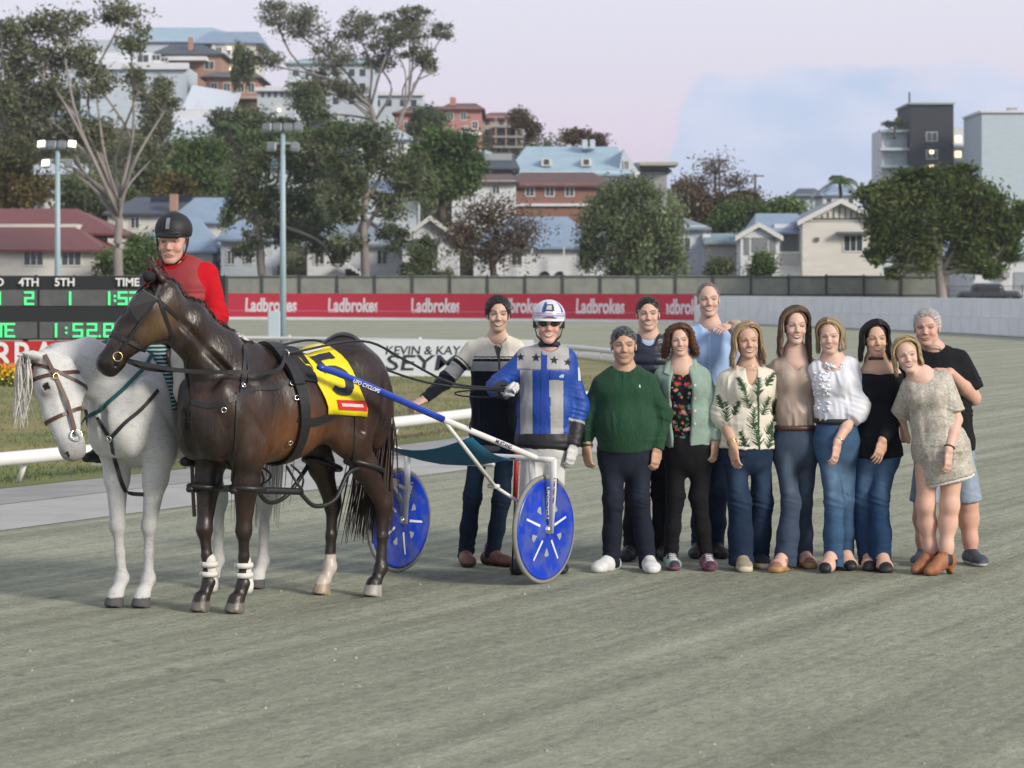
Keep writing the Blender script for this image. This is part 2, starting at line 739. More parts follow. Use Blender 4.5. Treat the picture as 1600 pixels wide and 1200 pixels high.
def track_material():
    m, nt, b, N, L = node_mat('crushed rock track')
    tc = N('ShaderNodeTexCoord')
    rot = N('ShaderNodeMapping')
    rot.inputs['Rotation'].default_value = (0, 0, math.radians(28))      # y runs along the track
    L(tc.outputs['Object'], rot.inputs['Vector'])

    def noise(scale, stretch=(1, 1, 1), detail=6, rough=0.6):
        mp = N('ShaderNodeMapping')
        mp.inputs['Scale'].default_value = stretch
        L(rot.outputs[0], mp.inputs['Vector'])
        t = N('ShaderNodeTexNoise')
        t.inputs['Scale'].default_value = scale
        t.inputs['Detail'].default_value = detail
        t.inputs['Roughness'].default_value = rough
        L(mp.outputs[0], t.inputs['Vector'])
        return t.outputs['Fac']

    def rng(x, a, b_, c, d):
        r = N('ShaderNodeMapRange')
        for i, v in ((1, a), (2, b_), (3, c), (4, d)):
            r.inputs[i].default_value = v
        L(x, r.inputs[0])
        return r.outputs[0]

    def mul(x, y):
        k = N('ShaderNodeMath', operation='MULTIPLY')
        for i, v in enumerate((x, y)):
            if isinstance(v, float):
                k.inputs[i].default_value = v
            else:
                L(v, k.inputs[i])
        return k.outputs[0]

    def add(x, y):
        k = N('ShaderNodeMath', operation='ADD')
        L(x, k.inputs[0])
        L(y, k.inputs[1])
        return k.outputs[0]
    grooves = noise(3.2, (1, 0.010, 1), 5, 0.55)          # wheel and harrow lines
    lanes = noise(0.8, (1, 0.015, 1), 3)
    grit = noise(42.0, (1, 1, 1), 6, 0.75)
    patch = noise(1.4, (1, 0.6, 1), 5)
    div = noise(5.5, (1, 0.8, 1), 3)
    val = mul(mul(rng(grooves, 0.3, 0.7, 0.84, 1.16), rng(lanes, 0.3, 0.7, 0.94, 1.06)), mul(rng(grit, 0.25, 0.75, 0.70, 1.30), rng(patch, 0.3, 0.7, 0.92, 1.08)))
    val = mul(val, rng(div, 0.64, 0.72, 1.0, 0.66))
    val = mul(val, rng(noise(16.0, (1, 0.55, 1), 5, 0.7), 0.3, 0.7, 0.78, 1.22))
    val = mul(val, rng(noise(6.0, (1, 0.015, 1), 3, 0.5), 0.35, 0.65, 0.86, 1.12))
    mix = N('ShaderNodeMix', data_type='RGBA')
    L(patch, mix.inputs['Factor'])
    mix.inputs[6].default_value = (0.288, 0.302, 0.228, 1)
    mix.inputs[7].default_value = (0.325, 0.334, 0.252, 1)
    sc_ = N('ShaderNodeVectorMath', operation='SCALE')
    L(mix.outputs[2], sc_.inputs[0])
    L(val, sc_.inputs['Scale'])
    L(sc_.outputs[0], b.inputs['Base Color'])
    b.inputs['Roughness'].default_value = 0.95
    b.inputs['Specular IOR Level'].default_value = 0.15
    h = add(add(mul(grooves, 0.035), mul(grit, 0.020)), add(mul(div, 0.02), mul(noise(14, (1, 0.6, 1), 4), 0.030)))
    bp = N('ShaderNodeBump')
    bp.inputs['Strength'].default_value = 0.9
    bp.inputs['Distance'].default_value = 1.0
    L(h, bp.inputs['Height'])
    L(bp.outputs[0], b.inputs['Normal'])
    return m


def sheet(name, pts, z, m, kind='structure'):
    bm = bmesh.new()
    f = bm.faces.new([bm.verts.new((x, y, z)) for x, y in pts])
    if f.normal.z < 0:
        bmesh.ops.reverse_faces(bm, faces=[f])
    bmesh.ops.triangulate(bm, faces=bm.faces[:])
    me = bpy.data.meshes.new(name)
    bm.normal_update()
    bm.to_mesh(me)
    bm.free()
    for p_ in me.polygons:
        if p_.normal.z < 0:
            p_.flip()
    me.materials.append(m)
    o = bpy.data.objects.new(name, me)
    COL.objects.link(o)
    o['kind'] = kind
    return o


M_SOIL = mat('dry soil', (0.12, 0.115, 0.08), 0.95, noise=0.3, nscale=0.2, hue2=(0.07, 0.09, 0.035), n2=0.8, n2scale=0.05)
sheet('ground', [(-3000, -200), (3000, -200), (3000, 6000), (-3000, 6000)], -0.03, M_SOIL)
sheet('track', [(-120, -40), (120, -40), (120, 175), (-120, 175)], 0.0, track_material())
# gravel and divots lying on the near track
rg = np.random.default_rng(21)
V, Fc = [], []
for i in range(1400):
    py = 800 + 400 * rg.random() ** 0.8
    px = rg.uniform(-40, 1640)
    c = G(px, py)
    r = rg.uniform(0.003, 0.008) * (1.0 if rg.random() < 0.93 else 2.0)
    b0 = len(V)
    a0 = rg.uniform(0, 6.28)
    for k in range(4):
        V.append(c + V3(r * math.cos(a0 + k * 1.57) * rg.uniform(0.7, 1.3), r * math.sin(a0 + k * 1.57) * rg.uniform(0.7, 1.3), -0.002))
    V.append(c + V3(0, 0, r * rg.uniform(0.5, 0.9)))
    Fc += [(b0 + k, b0 + (k + 1) % 4, b0 + 4) for k in range(4)]
tag(mk('gravel', np.array(V), Fc, mat('grit', (0.30, 0.30, 0.235), 0.95, noise=0.5, nscale=3), None, None, False), 'loose grey grit scattered over the near track', 'gravel', kind='stuff')

EDGE = [(-4.77 - 0.465 * 6 * k, 23.87 - 0.885 * 6 * k) for k in range(8, 0, -1)] + [(-4.77, 23.87), (-2.2, 28.8), (-0.6, 32.3), (1.2, 38), (2.7, 46), (3.3, 55), (2.9, 64), (0.5, 73), (-5, 80), (-14, 84), (-45, 88), (-110, 92)]
edge = [q[:2] for q in spline([V3(a, b, 0) for a, b in EDGE], 6)]


def offset_line(pl, d):
    out = []
    for i, q in enumerate(pl):
        t = pl[min(i + 1, len(pl) - 1)] - pl[max(i - 1, 0)]
        t = t / np.linalg.norm(t)
        out.append(q + np.array([t[1], -t[0]]) * d)
    return out


out1 = offset_line(edge, 2.6)
out0 = offset_line(edge, 1.1)
M_APRON = mat('pale apron', (0.36, 0.36, 0.34), 0.95, noise=0.18, nscale=1.2, bump=0.3, bscale=30, bdist=0.01)
M_APRON2 = mat('grey apron', (0.27, 0.27, 0.26), 0.95, noise=0.2, nscale=1.5, bump=0.3, bscale=30, bdist=0.01)
sheet('apron', [tuple(q) for q in out1] + [(-110, -19)], 0.004, M_APRON)
sheet('path', [tuple(q) for q in out0] + [(-110, -19)], 0.008, M_APRON2)
M_TURF = mat('infield turf', (0.125, 0.150, 0.045), 0.95, noise=0.3, nscale=0.9, hue2=(0.25, 0.205, 0.095), n2=0.9, n2scale=0.28, bump=0.6, bscale=14, bdist=0.03)
sheet('infield', [tuple(q) for q in edge] + [(-110, -19)], 0.012, M_TURF)
ie = [q for q in edge if q[1] < 66][:int(len(edge) * 0.62)]
EYS, EXS = [q[1] for q in ie], [q[0] for q in ie]
V, Fc, C = [], [], []
for i in range(26000):      # grass blades where the infield is near enough to show them
    py = 590 + 180 * rg.random() ** 1.4
    px = rg.uniform(-30, 960)
    c = G(px, py)
    if c[1] > 62 or c[0] > np.interp(c[1], EYS, EXS) - 0.3:
        continue
    hgt = rg.uniform(0.03, 0.08)
    a = rg.uniform(0, 6.28)
    w = 0.008
    b0 = len(V)
    V += [c + V3(w * math.cos(a), w * math.sin(a), 0.01), c - V3(w * math.cos(a), w * math.sin(a), -0.01), c + V3(rg.normal() * 0.02, rg.normal() * 0.02, hgt)]
    Fc.append((b0, b0 + 1, b0 + 2))
    g = vnoise(np.array([[c[0] * 0.35, c[1] * 0.35, 0.3]]), 3)[0]
    col = lerp((0.12, 0.155, 0.04), (0.27, 0.22, 0.10), np.clip(0.5 + g * 0.9, 0, 1)) * rg.uniform(0.8, 1.25)
    C += [col] * 3
tag(mk('grass', np.array(V), np.array(Fc), mat('grass blade', vcol=True, rough=0.9), None, np.array(C), False), 'short patchy grass of the infield', 'grass', kind='stuff')

# ------------------------------------------------------------------ slope behind the course
ZC = [(-600, 26), (0, 26), (400, 25), (600, 20.5), (830, 19), (1000, 14.5), (1150, 9.0), (1300, 5.0), (1600, 3.5), (2200, 3.5)]


def terrain(x, y):
    px = 800 + F * x / max(y, 1)
    zc = np.interp(px, [a for a, b in ZC], [b for a, b in ZC])
    t = np.clip((y - 172) / 158, 0, 1.0)
    return 0.9 + zc * t ** 1.15 + 0.5 * float(vnoise(np.array([[x * 0.03, y * 0.03, 0.5]]), 4)[0]) * min(1, t * 6)


V, Fc = [], []
nx, ny = 70, 60
for j in range(ny + 1):
    y = 157 + (430 - 157) * (j / ny) ** 1.2
    for i in range(nx + 1):
        x = (-0.34 + 0.68 * i / nx) * y
        V.append((x, y, terrain(x, y)))
for j in range(ny):
    for i in range(nx):
        a = j * (nx + 1) + i
        Fc.append((a, a + 1, a + nx + 2, a + nx + 1))
hl_ = mk('hillside', np.array(V), Fc, mat('hillside scrub', (0.055, 0.065, 0.030), 0.95, noise=0.4, nscale=0.15, hue2=(0.12, 0.10, 0.06), n2=0.7, n2scale=0.06, bump=0.6, bscale=1.0, bdist=0.5))
hl_['kind'] = 'structure'
# terrace edge in front of the slope, hidden by the course wall
mbt = MB()
mbt.box((-70, 156.2, -0.02), (70, 157.2, 0.93))
o = mbt.build('terrace', M_SOIL)
o['kind'] = 'structure'
# far blue hills on the skyline
V, Fc = [], []
xs = np.linspace(-1300, 1300, 90)
pr = 30 + 26 * np.array([vnoise(np.array([[x * 0.004, 0.2, 0.7]]), 2)[0] for x in xs]) + 12 * np.array([vnoise(np.array([[x * 0.013, 0.2, 0.7]]), 8)[0] for x in xs]) + 55
for x, z in zip(xs, pr):
    V += [(x, 2600, -5), (x, 2700, max(z, 10)), (x, 3300, max(z, 10) * 1.1), (x, 3500, -5)]
for i in range(len(xs) - 1):
    for k in range(3):
        Fc.append((i * 4 + k, i * 4 + 4 + k, i * 4 + 5 + k, i * 4 + k + 1))
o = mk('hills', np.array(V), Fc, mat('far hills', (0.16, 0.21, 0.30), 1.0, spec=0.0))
o['kind'] = 'structure'
# ------------------------------------------------------------------ running rail
M_PVC = mat('white plastic rail', srgb(216, 216, 214), 0.4, noise=0.05, nscale=3)
M_GALV = mat('galvanised steel', (0.36, 0.40, 0.42), 0.5, metal=0.4, noise=0.12, nscale=6)
rl = thing('running_rail', 'low white plastic running rail round the infield', 'rail', (edge[7][0], edge[7][1], 0))
rline = offset_line(edge, -0.15)
rp = [V3(q[0], q[1], 0.265) for q in rline[24:112]]
mb = MB()
for i in range(len(rp)):
    pass
mb.tube(rp, 0.068, 12, True)
mb.build('beam', M_PVC, rl, True)
acc, nxt = 0.0, 0.6
for i in range(1, len(rp)):
    sgm = np.linalg.norm(rp[i] - rp[i - 1])
    while acc + sgm > nxt:
        q = lerp(rp[i - 1], rp[i], (nxt - acc) / sgm)
        nxt += 2.4
        if 18 < q[1] < 70:
            m_ = MB()
            m_.tube([q * V3(1, 1, 0) + V3(-0.12, 0.08, 0.0), q + V3(-0.03, 0.02, -0.03)], 0.026, 8)
            m_.build('post', M_PVC, rl, True)
    acc += sgm

# ------------------------------------------------------------------ scoreboard
SBY = 52.0
sb = thing('scoreboard', 'black tote scoreboard with green lit digits behind the white horse', 'scoreboard', tuple(P(140, 585, SBY) * V3(1, 1, 0)))
M_SBK = mat('scoreboard black', (0.018, 0.020, 0.022), 0.5, noise=0.1)
M_SBG = mat('unlit panel', (0.10, 0.105, 0.105), 0.5, noise=0.25, nscale=2.5)
M_LED = mat('green led', (0.02, 0.2, 0.06), 0.4, emit=(0.10, 1.0, 0.30), estr=1.15)
M_WLET = mat('white letters', (0.75, 0.75, 0.75), 0.6)


def panel(nm, x0, y0, x1, y1, m, par, Y, dep=0.05, out=0.0):
    a, b = P(x0, y1, Y), P(x1, y0, Y)
    mb = MB()
    mb.box((a[0], Y - out, a[2]), (b[0], Y - out + dep, b[2]))
    return mb.build(nm, m, par)


panel('frame', -90, 431, 352, 531, M_SBK, sb, SBY, 0.5)
for x0, x1 in ((-88, 58), (62, 348)):
    panel('display', x0, 453, x1, 478, M_SBG, sb, SBY, 0.03, 0.02)
    panel('display', x0, 503, x1, 529, M_SBG, sb, SBY, 0.03, 0.02)
SBX = lambda px, py, o=0.06: frame_M(P(px, py, SBY) - V3(0, o, 0), (1, 0, 0), (0, 0, 1))
ppm = F / SBY
for tx, px, py, sz in (('3RD', -9, 441.5, 13), ('4TH', 46, 441.5, 13), ('5TH', 102, 441.5, 13), ('TIME', 200, 441.5, 13)):
    text_mesh('heading', tx, sz / ppm * 1.35, M_WLET, SBX(px, py), sb, 0.004, 0.006)
SEG = {'0': 'abcdef', '1': 'bc', '2': 'abged', '3': 'abgcd', '4': 'fgbc', '5': 'afgcd', '6': 'afgedc', '7': 'abc', '8': 'abcdefg', '9': 'abcdfg'}


def digit(ch, px, py, w, h, t):
    """dot-matrix strokes of one character"""
    s_ = {'a': (-w, -h, w, -h), 'b': (w, -h, w, 0), 'c': (w, 0, w, h), 'd': (-w, h, w, h), 'e': (-w, 0, -w, h), 'f': (-w, -h, -w, 0), 'g': (-w, 0, w, 0)}
    mb = MB()
    segs = [s_[k] for k in SEG.get(ch, '')]
    if ch == '1':
        segs = [(0, -h, 0, h)]
    if ch == 'T':
        segs = [(-w, -h, w, -h), (0, -h, 0, h)]
    if ch == 'E':
        segs = [(-w, -h, w, -h), (-w, 0, w * 0.6, 0), (-w, h, w, h), (-w, -h, -w, h)]
    if ch == 'A':
        segs = [(-w, -h, w, -h), (-w, -h, -w, h), (w, -h, w, h), (-w, 0, w, 0)]
    if ch == ':':
        segs = [(0, -h * 0.4, 0, -h * 0.35), (0, h * 0.4, 0, h * 0.45)]
    if ch == '.':
        segs = [(0, h, 0, h * 0.96)]
    for x0, y0, x1, y1 in segs:
        a, b = P(px + min(x0, x1) - t, py + max(y0, y1) + t, SBY), P(px + max(x0, x1) + t, py + min(y0, y1) - t, SBY)
        mb.box((a[0], SBY - 0.05, a[2]), (b[0], SBY - 0.021, b[2]))
    return mb.build('digit', M_LED, sb)


for ch, px in (('1', 0), ('2', 46), ('1', 110), ('1', 171), (':', 180), ('5', 192), ('2', 210)):
    digit(ch, px, 466, 6, 9, 1.5)
for ch, px in (('A', -10), ('T', 2), ('E', 16), ('1', 88), (':', 104), ('5', 122), ('2', 144), ('.', 156), ('8', 170)):
    digit(ch, px, 516, 6.5, 9.5, 1.4)
rd = thing('sign_board', 'red sign with large white letters under the scoreboard', 'sign', tuple(P(20, 585, SBY) * V3(1, 1, 0)))
panel('board', -90, 533, 200, 584, mat('red board', srgb(186, 36, 36), 0.6, noise=0.08), rd, SBY, 0.06, 0.0)
text_mesh('lettering', 'TERRA', 58 / ppm, M_WLET, SBX(8, 557, 0.01), rd, 0.004, 0.01, sx=0.92)
for px in (-60, 40, 140, 240, 330):
    mb = MB()
    a = P(px, 585, SBY + 0.25)
    mb.tube([a * V3(1, 1, 0), a * V3(1, 1, 0) + V3(0, 0, 0.9)], 0.06, 8)
    mb.build('leg', M_SBK, sb, True)

# flower bed in front of the sign
fb = thing('flower_bed', 'bed of yellow and orange flowers at the left edge below the red sign', 'flowers', tuple(G(4, 603)))
V, Fc, C = [], [], []
for i in range(2600):
    px, py, dy = rg.normal() * 17 + 2, rg.uniform(568, 604), rg.normal() * 0.3
    q = P(px, py, 49.0 + dy)
    if q[2] < 0 or rg.random() > (py - 560) / 40 + 0.3 * (abs(px) < 15):
        continue
    r = rg.uniform(0.02, 0.04)
    n = unit(rg.normal(size=3) + V3(0, -1, 0.5))
    u = unit(np.cross(n, rg.normal(size=3)))
    w = np.cross(n, u)
    b0 = len(V)
    V += [q + u * r, q + w * r, q - u * r, q - w * r]
    Fc.append((b0, b0 + 1, b0 + 2, b0 + 3))
    k = rg.random()
    top = py < 590
    C += [((0.75, 0.50, 0.02) if k < 0.4 else (0.75, 0.18, 0.02) if k < 0.62 else (0.06, 0.13, 0.02)) if top else ((0.05, 0.11, 0.02) if k < 0.85 else (0.7, 0.5, 0.03))] * 4
mk('bloom', np.array(V), np.array(Fc), mat('petals and leaves', vcol=True, rough=0.8), fb, np.array(C), False)

# white sponsor board on the infield
BY = 54.0
wb = thing('sign_board', 'white sponsor board with dark lettering on the infield behind the bay horse', 'sign', tuple(P(660, 588, BY) * V3(1, 1, 0)))
panel('board', 556, 531, 834, 588, mat('white board', srgb(206, 212, 216), 0.5, noise=0.04, nscale=1), wb, BY, 0.05)
M_INK = mat('dark ink', srgb(40, 46, 56), 0.6)
bpm = F / BY
BX = lambda px, py: frame_M(P(px, py, BY) - V3(0, 0.008, 0), (1, 0, 0), (0, 0, 1))
text_mesh('lettering', 'KEVIN & KAY', 17 / bpm * 1.1, M_INK, BX(660, 548), wb, 0.003, 0.002, shear=0.12, sx=1.06)
text_mesh('lettering', 'SEYMOUR', 31 / bpm * 1.1, M_INK, BX(709, 568), wb, 0.003, 0.004, shear=0.12, sx=1.42)
for px in (575, 680, 780):
    mb = MB()
    a = P(px, 590, BY + 0.1)
    mb.tube([a * V3(1, 1, 0), a * V3(1, 1, 0) + V3(0, 0, 0.6)], 0.03, 6)
    mb.build('leg', M_GALV, wb, True)

# small marker pegs along the far edge of the infield
for i, (px, py) in enumerate(((452, 520), (656, 528), (334, 528))):
    q = G(px, 540 + 4 * (i % 2))
    mb = MB()
    mb.tube([q, q + V3(0, 0, 0.25)], [0.03, 0.02], 6)
    mb.tube([q + V3(0, 0, 0.25), q + V3(0, 0, 0.34)], [0.05, 0.05], 8)
    tag(mb.build('marker_peg', M_PVC, None, True), ('small white marker peg beside the light pole', 'small white marker peg above the sponsor board', 'small white marker peg left of the light pole')[i], 'peg', 'marker pegs')

# ------------------------------------------------------------------ light poles
M_POLE = mat('painted pole', srgb(150, 172, 180), 0.45, noise=0.06, nscale=2)
M_LAMPON = mat('lit floodlight', (0.8, 0.8, 0.7), 0.3, emit=(1.0, 0.97, 0.85), estr=2.0)
M_LENS = mat('floodlight glass', (0.16, 0.18, 0.20), 0.25)
M_LAMPB = mat('lamp body', (0.30, 0.32, 0.33), 0.5, noise=0.15, nscale=2)
for px, ytop, Y, lab, lit in ((90, 232, 86.0, 'pale steel light pole with lit floodlights above the scoreboard', True),
                              (442, 205, 83.0, 'tall pale steel light pole with floodlights behind the bay horse', False)):
    b0, tp = P(px, 545, Y) * V3(1, 1, 0), P(px, ytop, Y)
    lp = thing('light_pole', lab, 'light pole', tuple(b0), 0, 'floodlight poles')
    mb = MB()
    mb.tube([b0, lerp(b0, tp, 0.5), tp], [0.115, 0.095, 0.075], 14)
    mb.build('pole', M_POLE, lp, True)
    mb = MB()
    mb.box((tp[0] - 0.62, Y - 0.05, tp[2] - 0.05), (tp[0] + 0.62, Y + 0.05, tp[2] + 0.05))
    mb.box((tp[0] - 0.5, Y + 0.02, tp[2] - 0.42), (tp[0] + 0.5, Y + 0.10, tp[2] - 0.35))
    mb.build('cross_arm', M_LAMPB, lp)
    k = 0
    for row, zz in ((0, 0.12), (1, -0.52)):
        for i, dx in enumerate((-0.5, -0.17, 0.17, 0.5) if row == 0 else (-0.36, 0.40)):
            c = V3(tp[0] + dx, Y - 0.12, tp[2] + zz)
            Mx = Matrix.Translation(c) @ Matrix.Rotation(math.radians(-25), 4, 'X') @ Matrix.Rotation(0.5 * dx, 4, 'Z')
            mb = MB()
            mb.box((-0.15, -0.07, -0.14), (0.15, 0.10, 0.14), Mx)
            fl = mb.build('floodlight', M_LAMPB, lp)
            bvm = fl.modifiers.new('edge', 'BEVEL')
            bvm.width = 0.04
            mb = MB()
            mb.box((-0.125, -0.085, -0.115), (0.125, -0.072, 0.115), Mx)
            on = lit and k in (0, 3, 4)
            mb.build('lens', M_LAMPON if on else M_LENS, fl)
            k += 1
    if not lit:
        a, b = P(419, 528, Y - 0.2), P(438, 486, Y - 0.2)
        mb = MB()
        mb.box((a[0], Y - 0.35, a[2]), (b[0], Y - 0.12, b[2]))
        bx_ = mb.build('control_box', mat('pale box', srgb(176, 190, 198), 0.5), lp)
        bvm = bx_.modifiers.new('edge', 'BEVEL')
        bvm.width = 0.02

# ------------------------------------------------------------------ boundary wall with panels, banner, fence
WALLPX = [(-260, 498), (0, 498.2), (345, 499), (700, 501), (1090, 505), (1230, 509), (1350, 514), (1480, 520), (1600, 527), (1760, 537)]
wpts = spline([G(a, b) for a, b in WALLPX], 8)
wl_ = thing('boundary_wall', 'white concrete panel wall round the outside of the track', 'wall', tuple(G(1300, 512)))
M_CONC = mat('white concrete', (0.80, 0.82, 0.83), 0.9, noise=0.05, nscale=1.3, hue2=(0.66, 0.69, 0.70), n2=0.4, n2scale=0.3)
M_CONC2 = mat('grey concrete', (0.76, 0.78, 0.80), 0.9, noise=0.05, nscale=1.3)
# arc-length walk
cum = [0.0]
for i in range(1, len(wpts)):
    cum.append(cum[-1] + np.linalg.norm(wpts[i] - wpts[i - 1]))


def walk(sv):
    i = int(np.searchsorted(cum, sv)) - 1
    i = max(0, min(i, len(wpts) - 2))
    t = (sv - cum[i]) / (cum[i + 1] - cum[i])
    return lerp(wpts[i], wpts[i + 1], t)


def s_at_px(px):
    for i in range(len(wpts) - 1):
        a, b = 800 + F * wpts[i][0] / wpts[i][1], 800 + F * wpts[i + 1][0] / wpts[i + 1][1]
        if a <= px <= b:
            return cum[i] + (cum[i + 1] - cum[i]) * (px - a) / (b - a)
    return cum[-1]


s0 = s_at_px(1086)
sv = s0
k = 0
while sv < cum[-1] - 1.3:
    a, b = walk(sv + 0.012), walk(sv + 1.24)
    t = unit(b - a)
    n = V3(t[1], -t[0], 0)
    for z0, z1, o_ in ((0.02, 0.70, 0.06), (0.715, 1.47, 0.0)):
        mb = MB()
        mb.prism([a + n * o_ + V3(0, 0, z0), b + n * o_ + V3(0, 0, z0), b + n * o_ + V3(0, 0, z1), a + n * o_ + V3(0, 0, z1)], -n * 0.15)
        mb.build('panel', M_CONC if (k + (z0 > 0.5)) % 3 else M_CONC2, wl_)
    k += 1
    sv += 1.26
mb = MB()
core = [walk(v) for v in np.linspace(0, cum[-1], 60)]
for a, b in zip(core[:-1], core[1:]):
    t = unit(b - a)
    n = V3(t[1], -t[0], 0)
    mb.prism([a - n * 0.06, b - n * 0.06, b - n * 0.06 + V3(0, 0, 1.44), a - n * 0.06 + V3(0, 0, 1.44)], -n * 0.2)
mb.build('core', M_CONC2, wl_)
# banner
bn = thing('advertising_banner', 'long red banner with repeated white lettering on the far wall', 'banner', tuple(G(700, 501)))
M_RED = mat('red banner', srgb(196, 42, 66), 0.6, noise=0.05, nscale=0.4)
s1 = s_at_px(-250)
V, Fc = [], []
ss = np.linspace(s1, s0 - 0.1, 50)
mb, mb2, mb3 = MB(), MB(), MB()
for a, b in zip(ss[:-1], ss[1:]):
    a, b = walk(a), walk(b)
    n = V3(unit(b - a)[1], -unit(b - a)[0], 0)
    q = lambda p_, o_, z: p_ + n * o_ + V3(0, 0, z)
    mb.prism([q(a, 0.0, 0.16), q(b, 0.0, 0.16), q(b, 0.0, 1.56), q(a, 0.0, 1.56)], -n * 0.03)
    mb2.prism([q(a, 0.03, 0.0), q(b, 0.03, 0.0), q(b, 0.03, 0.15), q(a, 0.03, 0.15)], -n * 0.05)
    mb3.prism([q(a, 0.008, 0.50), q(b, 0.008, 0.50), q(b, 0.008, 0.55), q(a, 0.008, 0.55)], -n * 0.006)
mb.build('sheet', M_RED, bn)
mb2.build('base_strip', M_CONC, bn)
mb3.build('line', mat('pink line', srgb(216, 110, 130), 0.6), bn)
for i in range(-5, 6):
    px = 423 + 128.7 * i
    if px > 1080 or px < -230:
        continue
    sv = s_at_px(px)
    c = walk(sv)
    t = unit(walk(sv + 1) - walk(sv - 1))
    n = V3(t[1], -t[0], 0)
    text_mesh('lettering', 'Ladbrokes', 1.12, mat('banner white', srgb(232, 222, 226), 0.6), frame_M(c + n * 0.02 + V3(0, 0, 0.83), t, (0, 0, 1)), bn, 0.004, 0.035, shear=0.08, sx=0.72)

# grey timber fence above the wall
fn = thing('timber_fence', 'long grey timber fence with dark posts behind the far wall', 'fence', (0, 158, 1))
FY = 158.0
M_FP = mat('grey fence board', (0.21, 0.225, 0.195), 0.9, noise=0.2, nscale=1.5)
M_FD = mat('dark fence post', (0.045, 0.05, 0.05), 0.8)
w_ = 2.32
x = (-60 - 800) / F * FY
i = 0
pan = None
while x < (1472 - 800) / F * FY - 0.5:
    for (nm, z0, z1, y0, m, x0, x1) in (('board', 1.02, 2.64, 0.0, M_FP, 0.06, w_), ('post', 0.9, 2.70, -0.09, M_FD, -0.07, 0.06), ('rail', 2.52, 2.60, -0.06, M_FD, 0.07, w_ - 0.08), ('rail', 1.42, 1.50, -0.06, M_FD, 0.07, w_ - 0.08)):
        mb = MB()
        mb.box((x + x0, FY + y0, z0 + 0.012 * math.sin(i * 1.7)), (x + x1, FY + y0 + 0.05, z1 + 0.02 * math.sin(i * 1.7)))
        mb.build(nm, m, fn)
    x += w_
    i += 1
# open wire fence at the right end
wf = thing('wire_fence', 'low wire fence with thin posts to the right of the timber fence', 'fence', (30, 158, 1))
x = (1476 - 800) / F * FY
mb = MB()
for z in (1.1, 1.4, 1.7, 2.0):
    mb.tube([V3(x, FY, z), V3(x + 12, FY, z)], 0.015, 5)
for q in np.arange(0, 12, 0.16):
    mb.tube([V3(x + q, FY, 1.0), V3(x + q, FY, 2.0)], 0.010, 4)
mb.build('wire', M_FD, wf)
for q in np.arange(0, 12.5, 2.4):
    mb = MB()
    mb.tube([V3(x + q, FY, 0.9), V3(x + q, FY, 2.1)], 0.04, 6)
    mb.build('post', M_FD, wf)
# ------------------------------------------------------------------ houses
M_PANE = mat('window glass', (0.05, 0.065, 0.075), 0.12, spec=0.6)
M_WFRAME = mat('white window frame', (0.62, 0.62, 0.60), 0.6)
M_LITW = mat('lit window', (0.6, 0.5, 0.3), 0.4, emit=(1.0, 0.82, 0.50), estr=1.6)
WALLC = {'cream': (0.62, 0.60, 0.55), 'white': (0.64, 0.66, 0.69), 'pale': (0.48, 0.54, 0.60), 'grey': (0.30, 0.32, 0.33), 'brick': (0.25, 0.13, 0.10), 'orange': (0.36, 0.21, 0.155), 'salmon': (0.42, 0.20, 0.18),
         'tan': (0.40, 0.36, 0.30), 'dark': (0.028, 0.031, 0.040), 'slab': (0.44, 0.53, 0.58), 'beige': (0.44, 0.42, 0.37)}
ROOFC = {'red': (0.16, 0.045, 0.04), 'blue': (0.22, 0.30, 0.40), 'dark': (0.055, 0.07, 0.09), 'grey': (0.20, 0.24, 0.28), 'sky': (0.30, 0.42, 0.50), 'teal': (0.20, 0.30, 0.32), 'brown': (0.10, 0.05, 0.04), 'pale': (0.42, 0.48, 0.53)}


def wallm(k):
    return mat('wall ' + k, WALLC[k], 0.85, noise=0.10, nscale=0.6, stretch=(1, 1, 6) if k not in ('brick', 'orange') else None, bump=0.3, bscale=5, bdist=0.05)


def roofm(k):
    return mat('roof ' + k, ROOFC[k], 0.55, noise=0.12, nscale=0.8, bump=0.35, bscale=4, bdist=0.05)


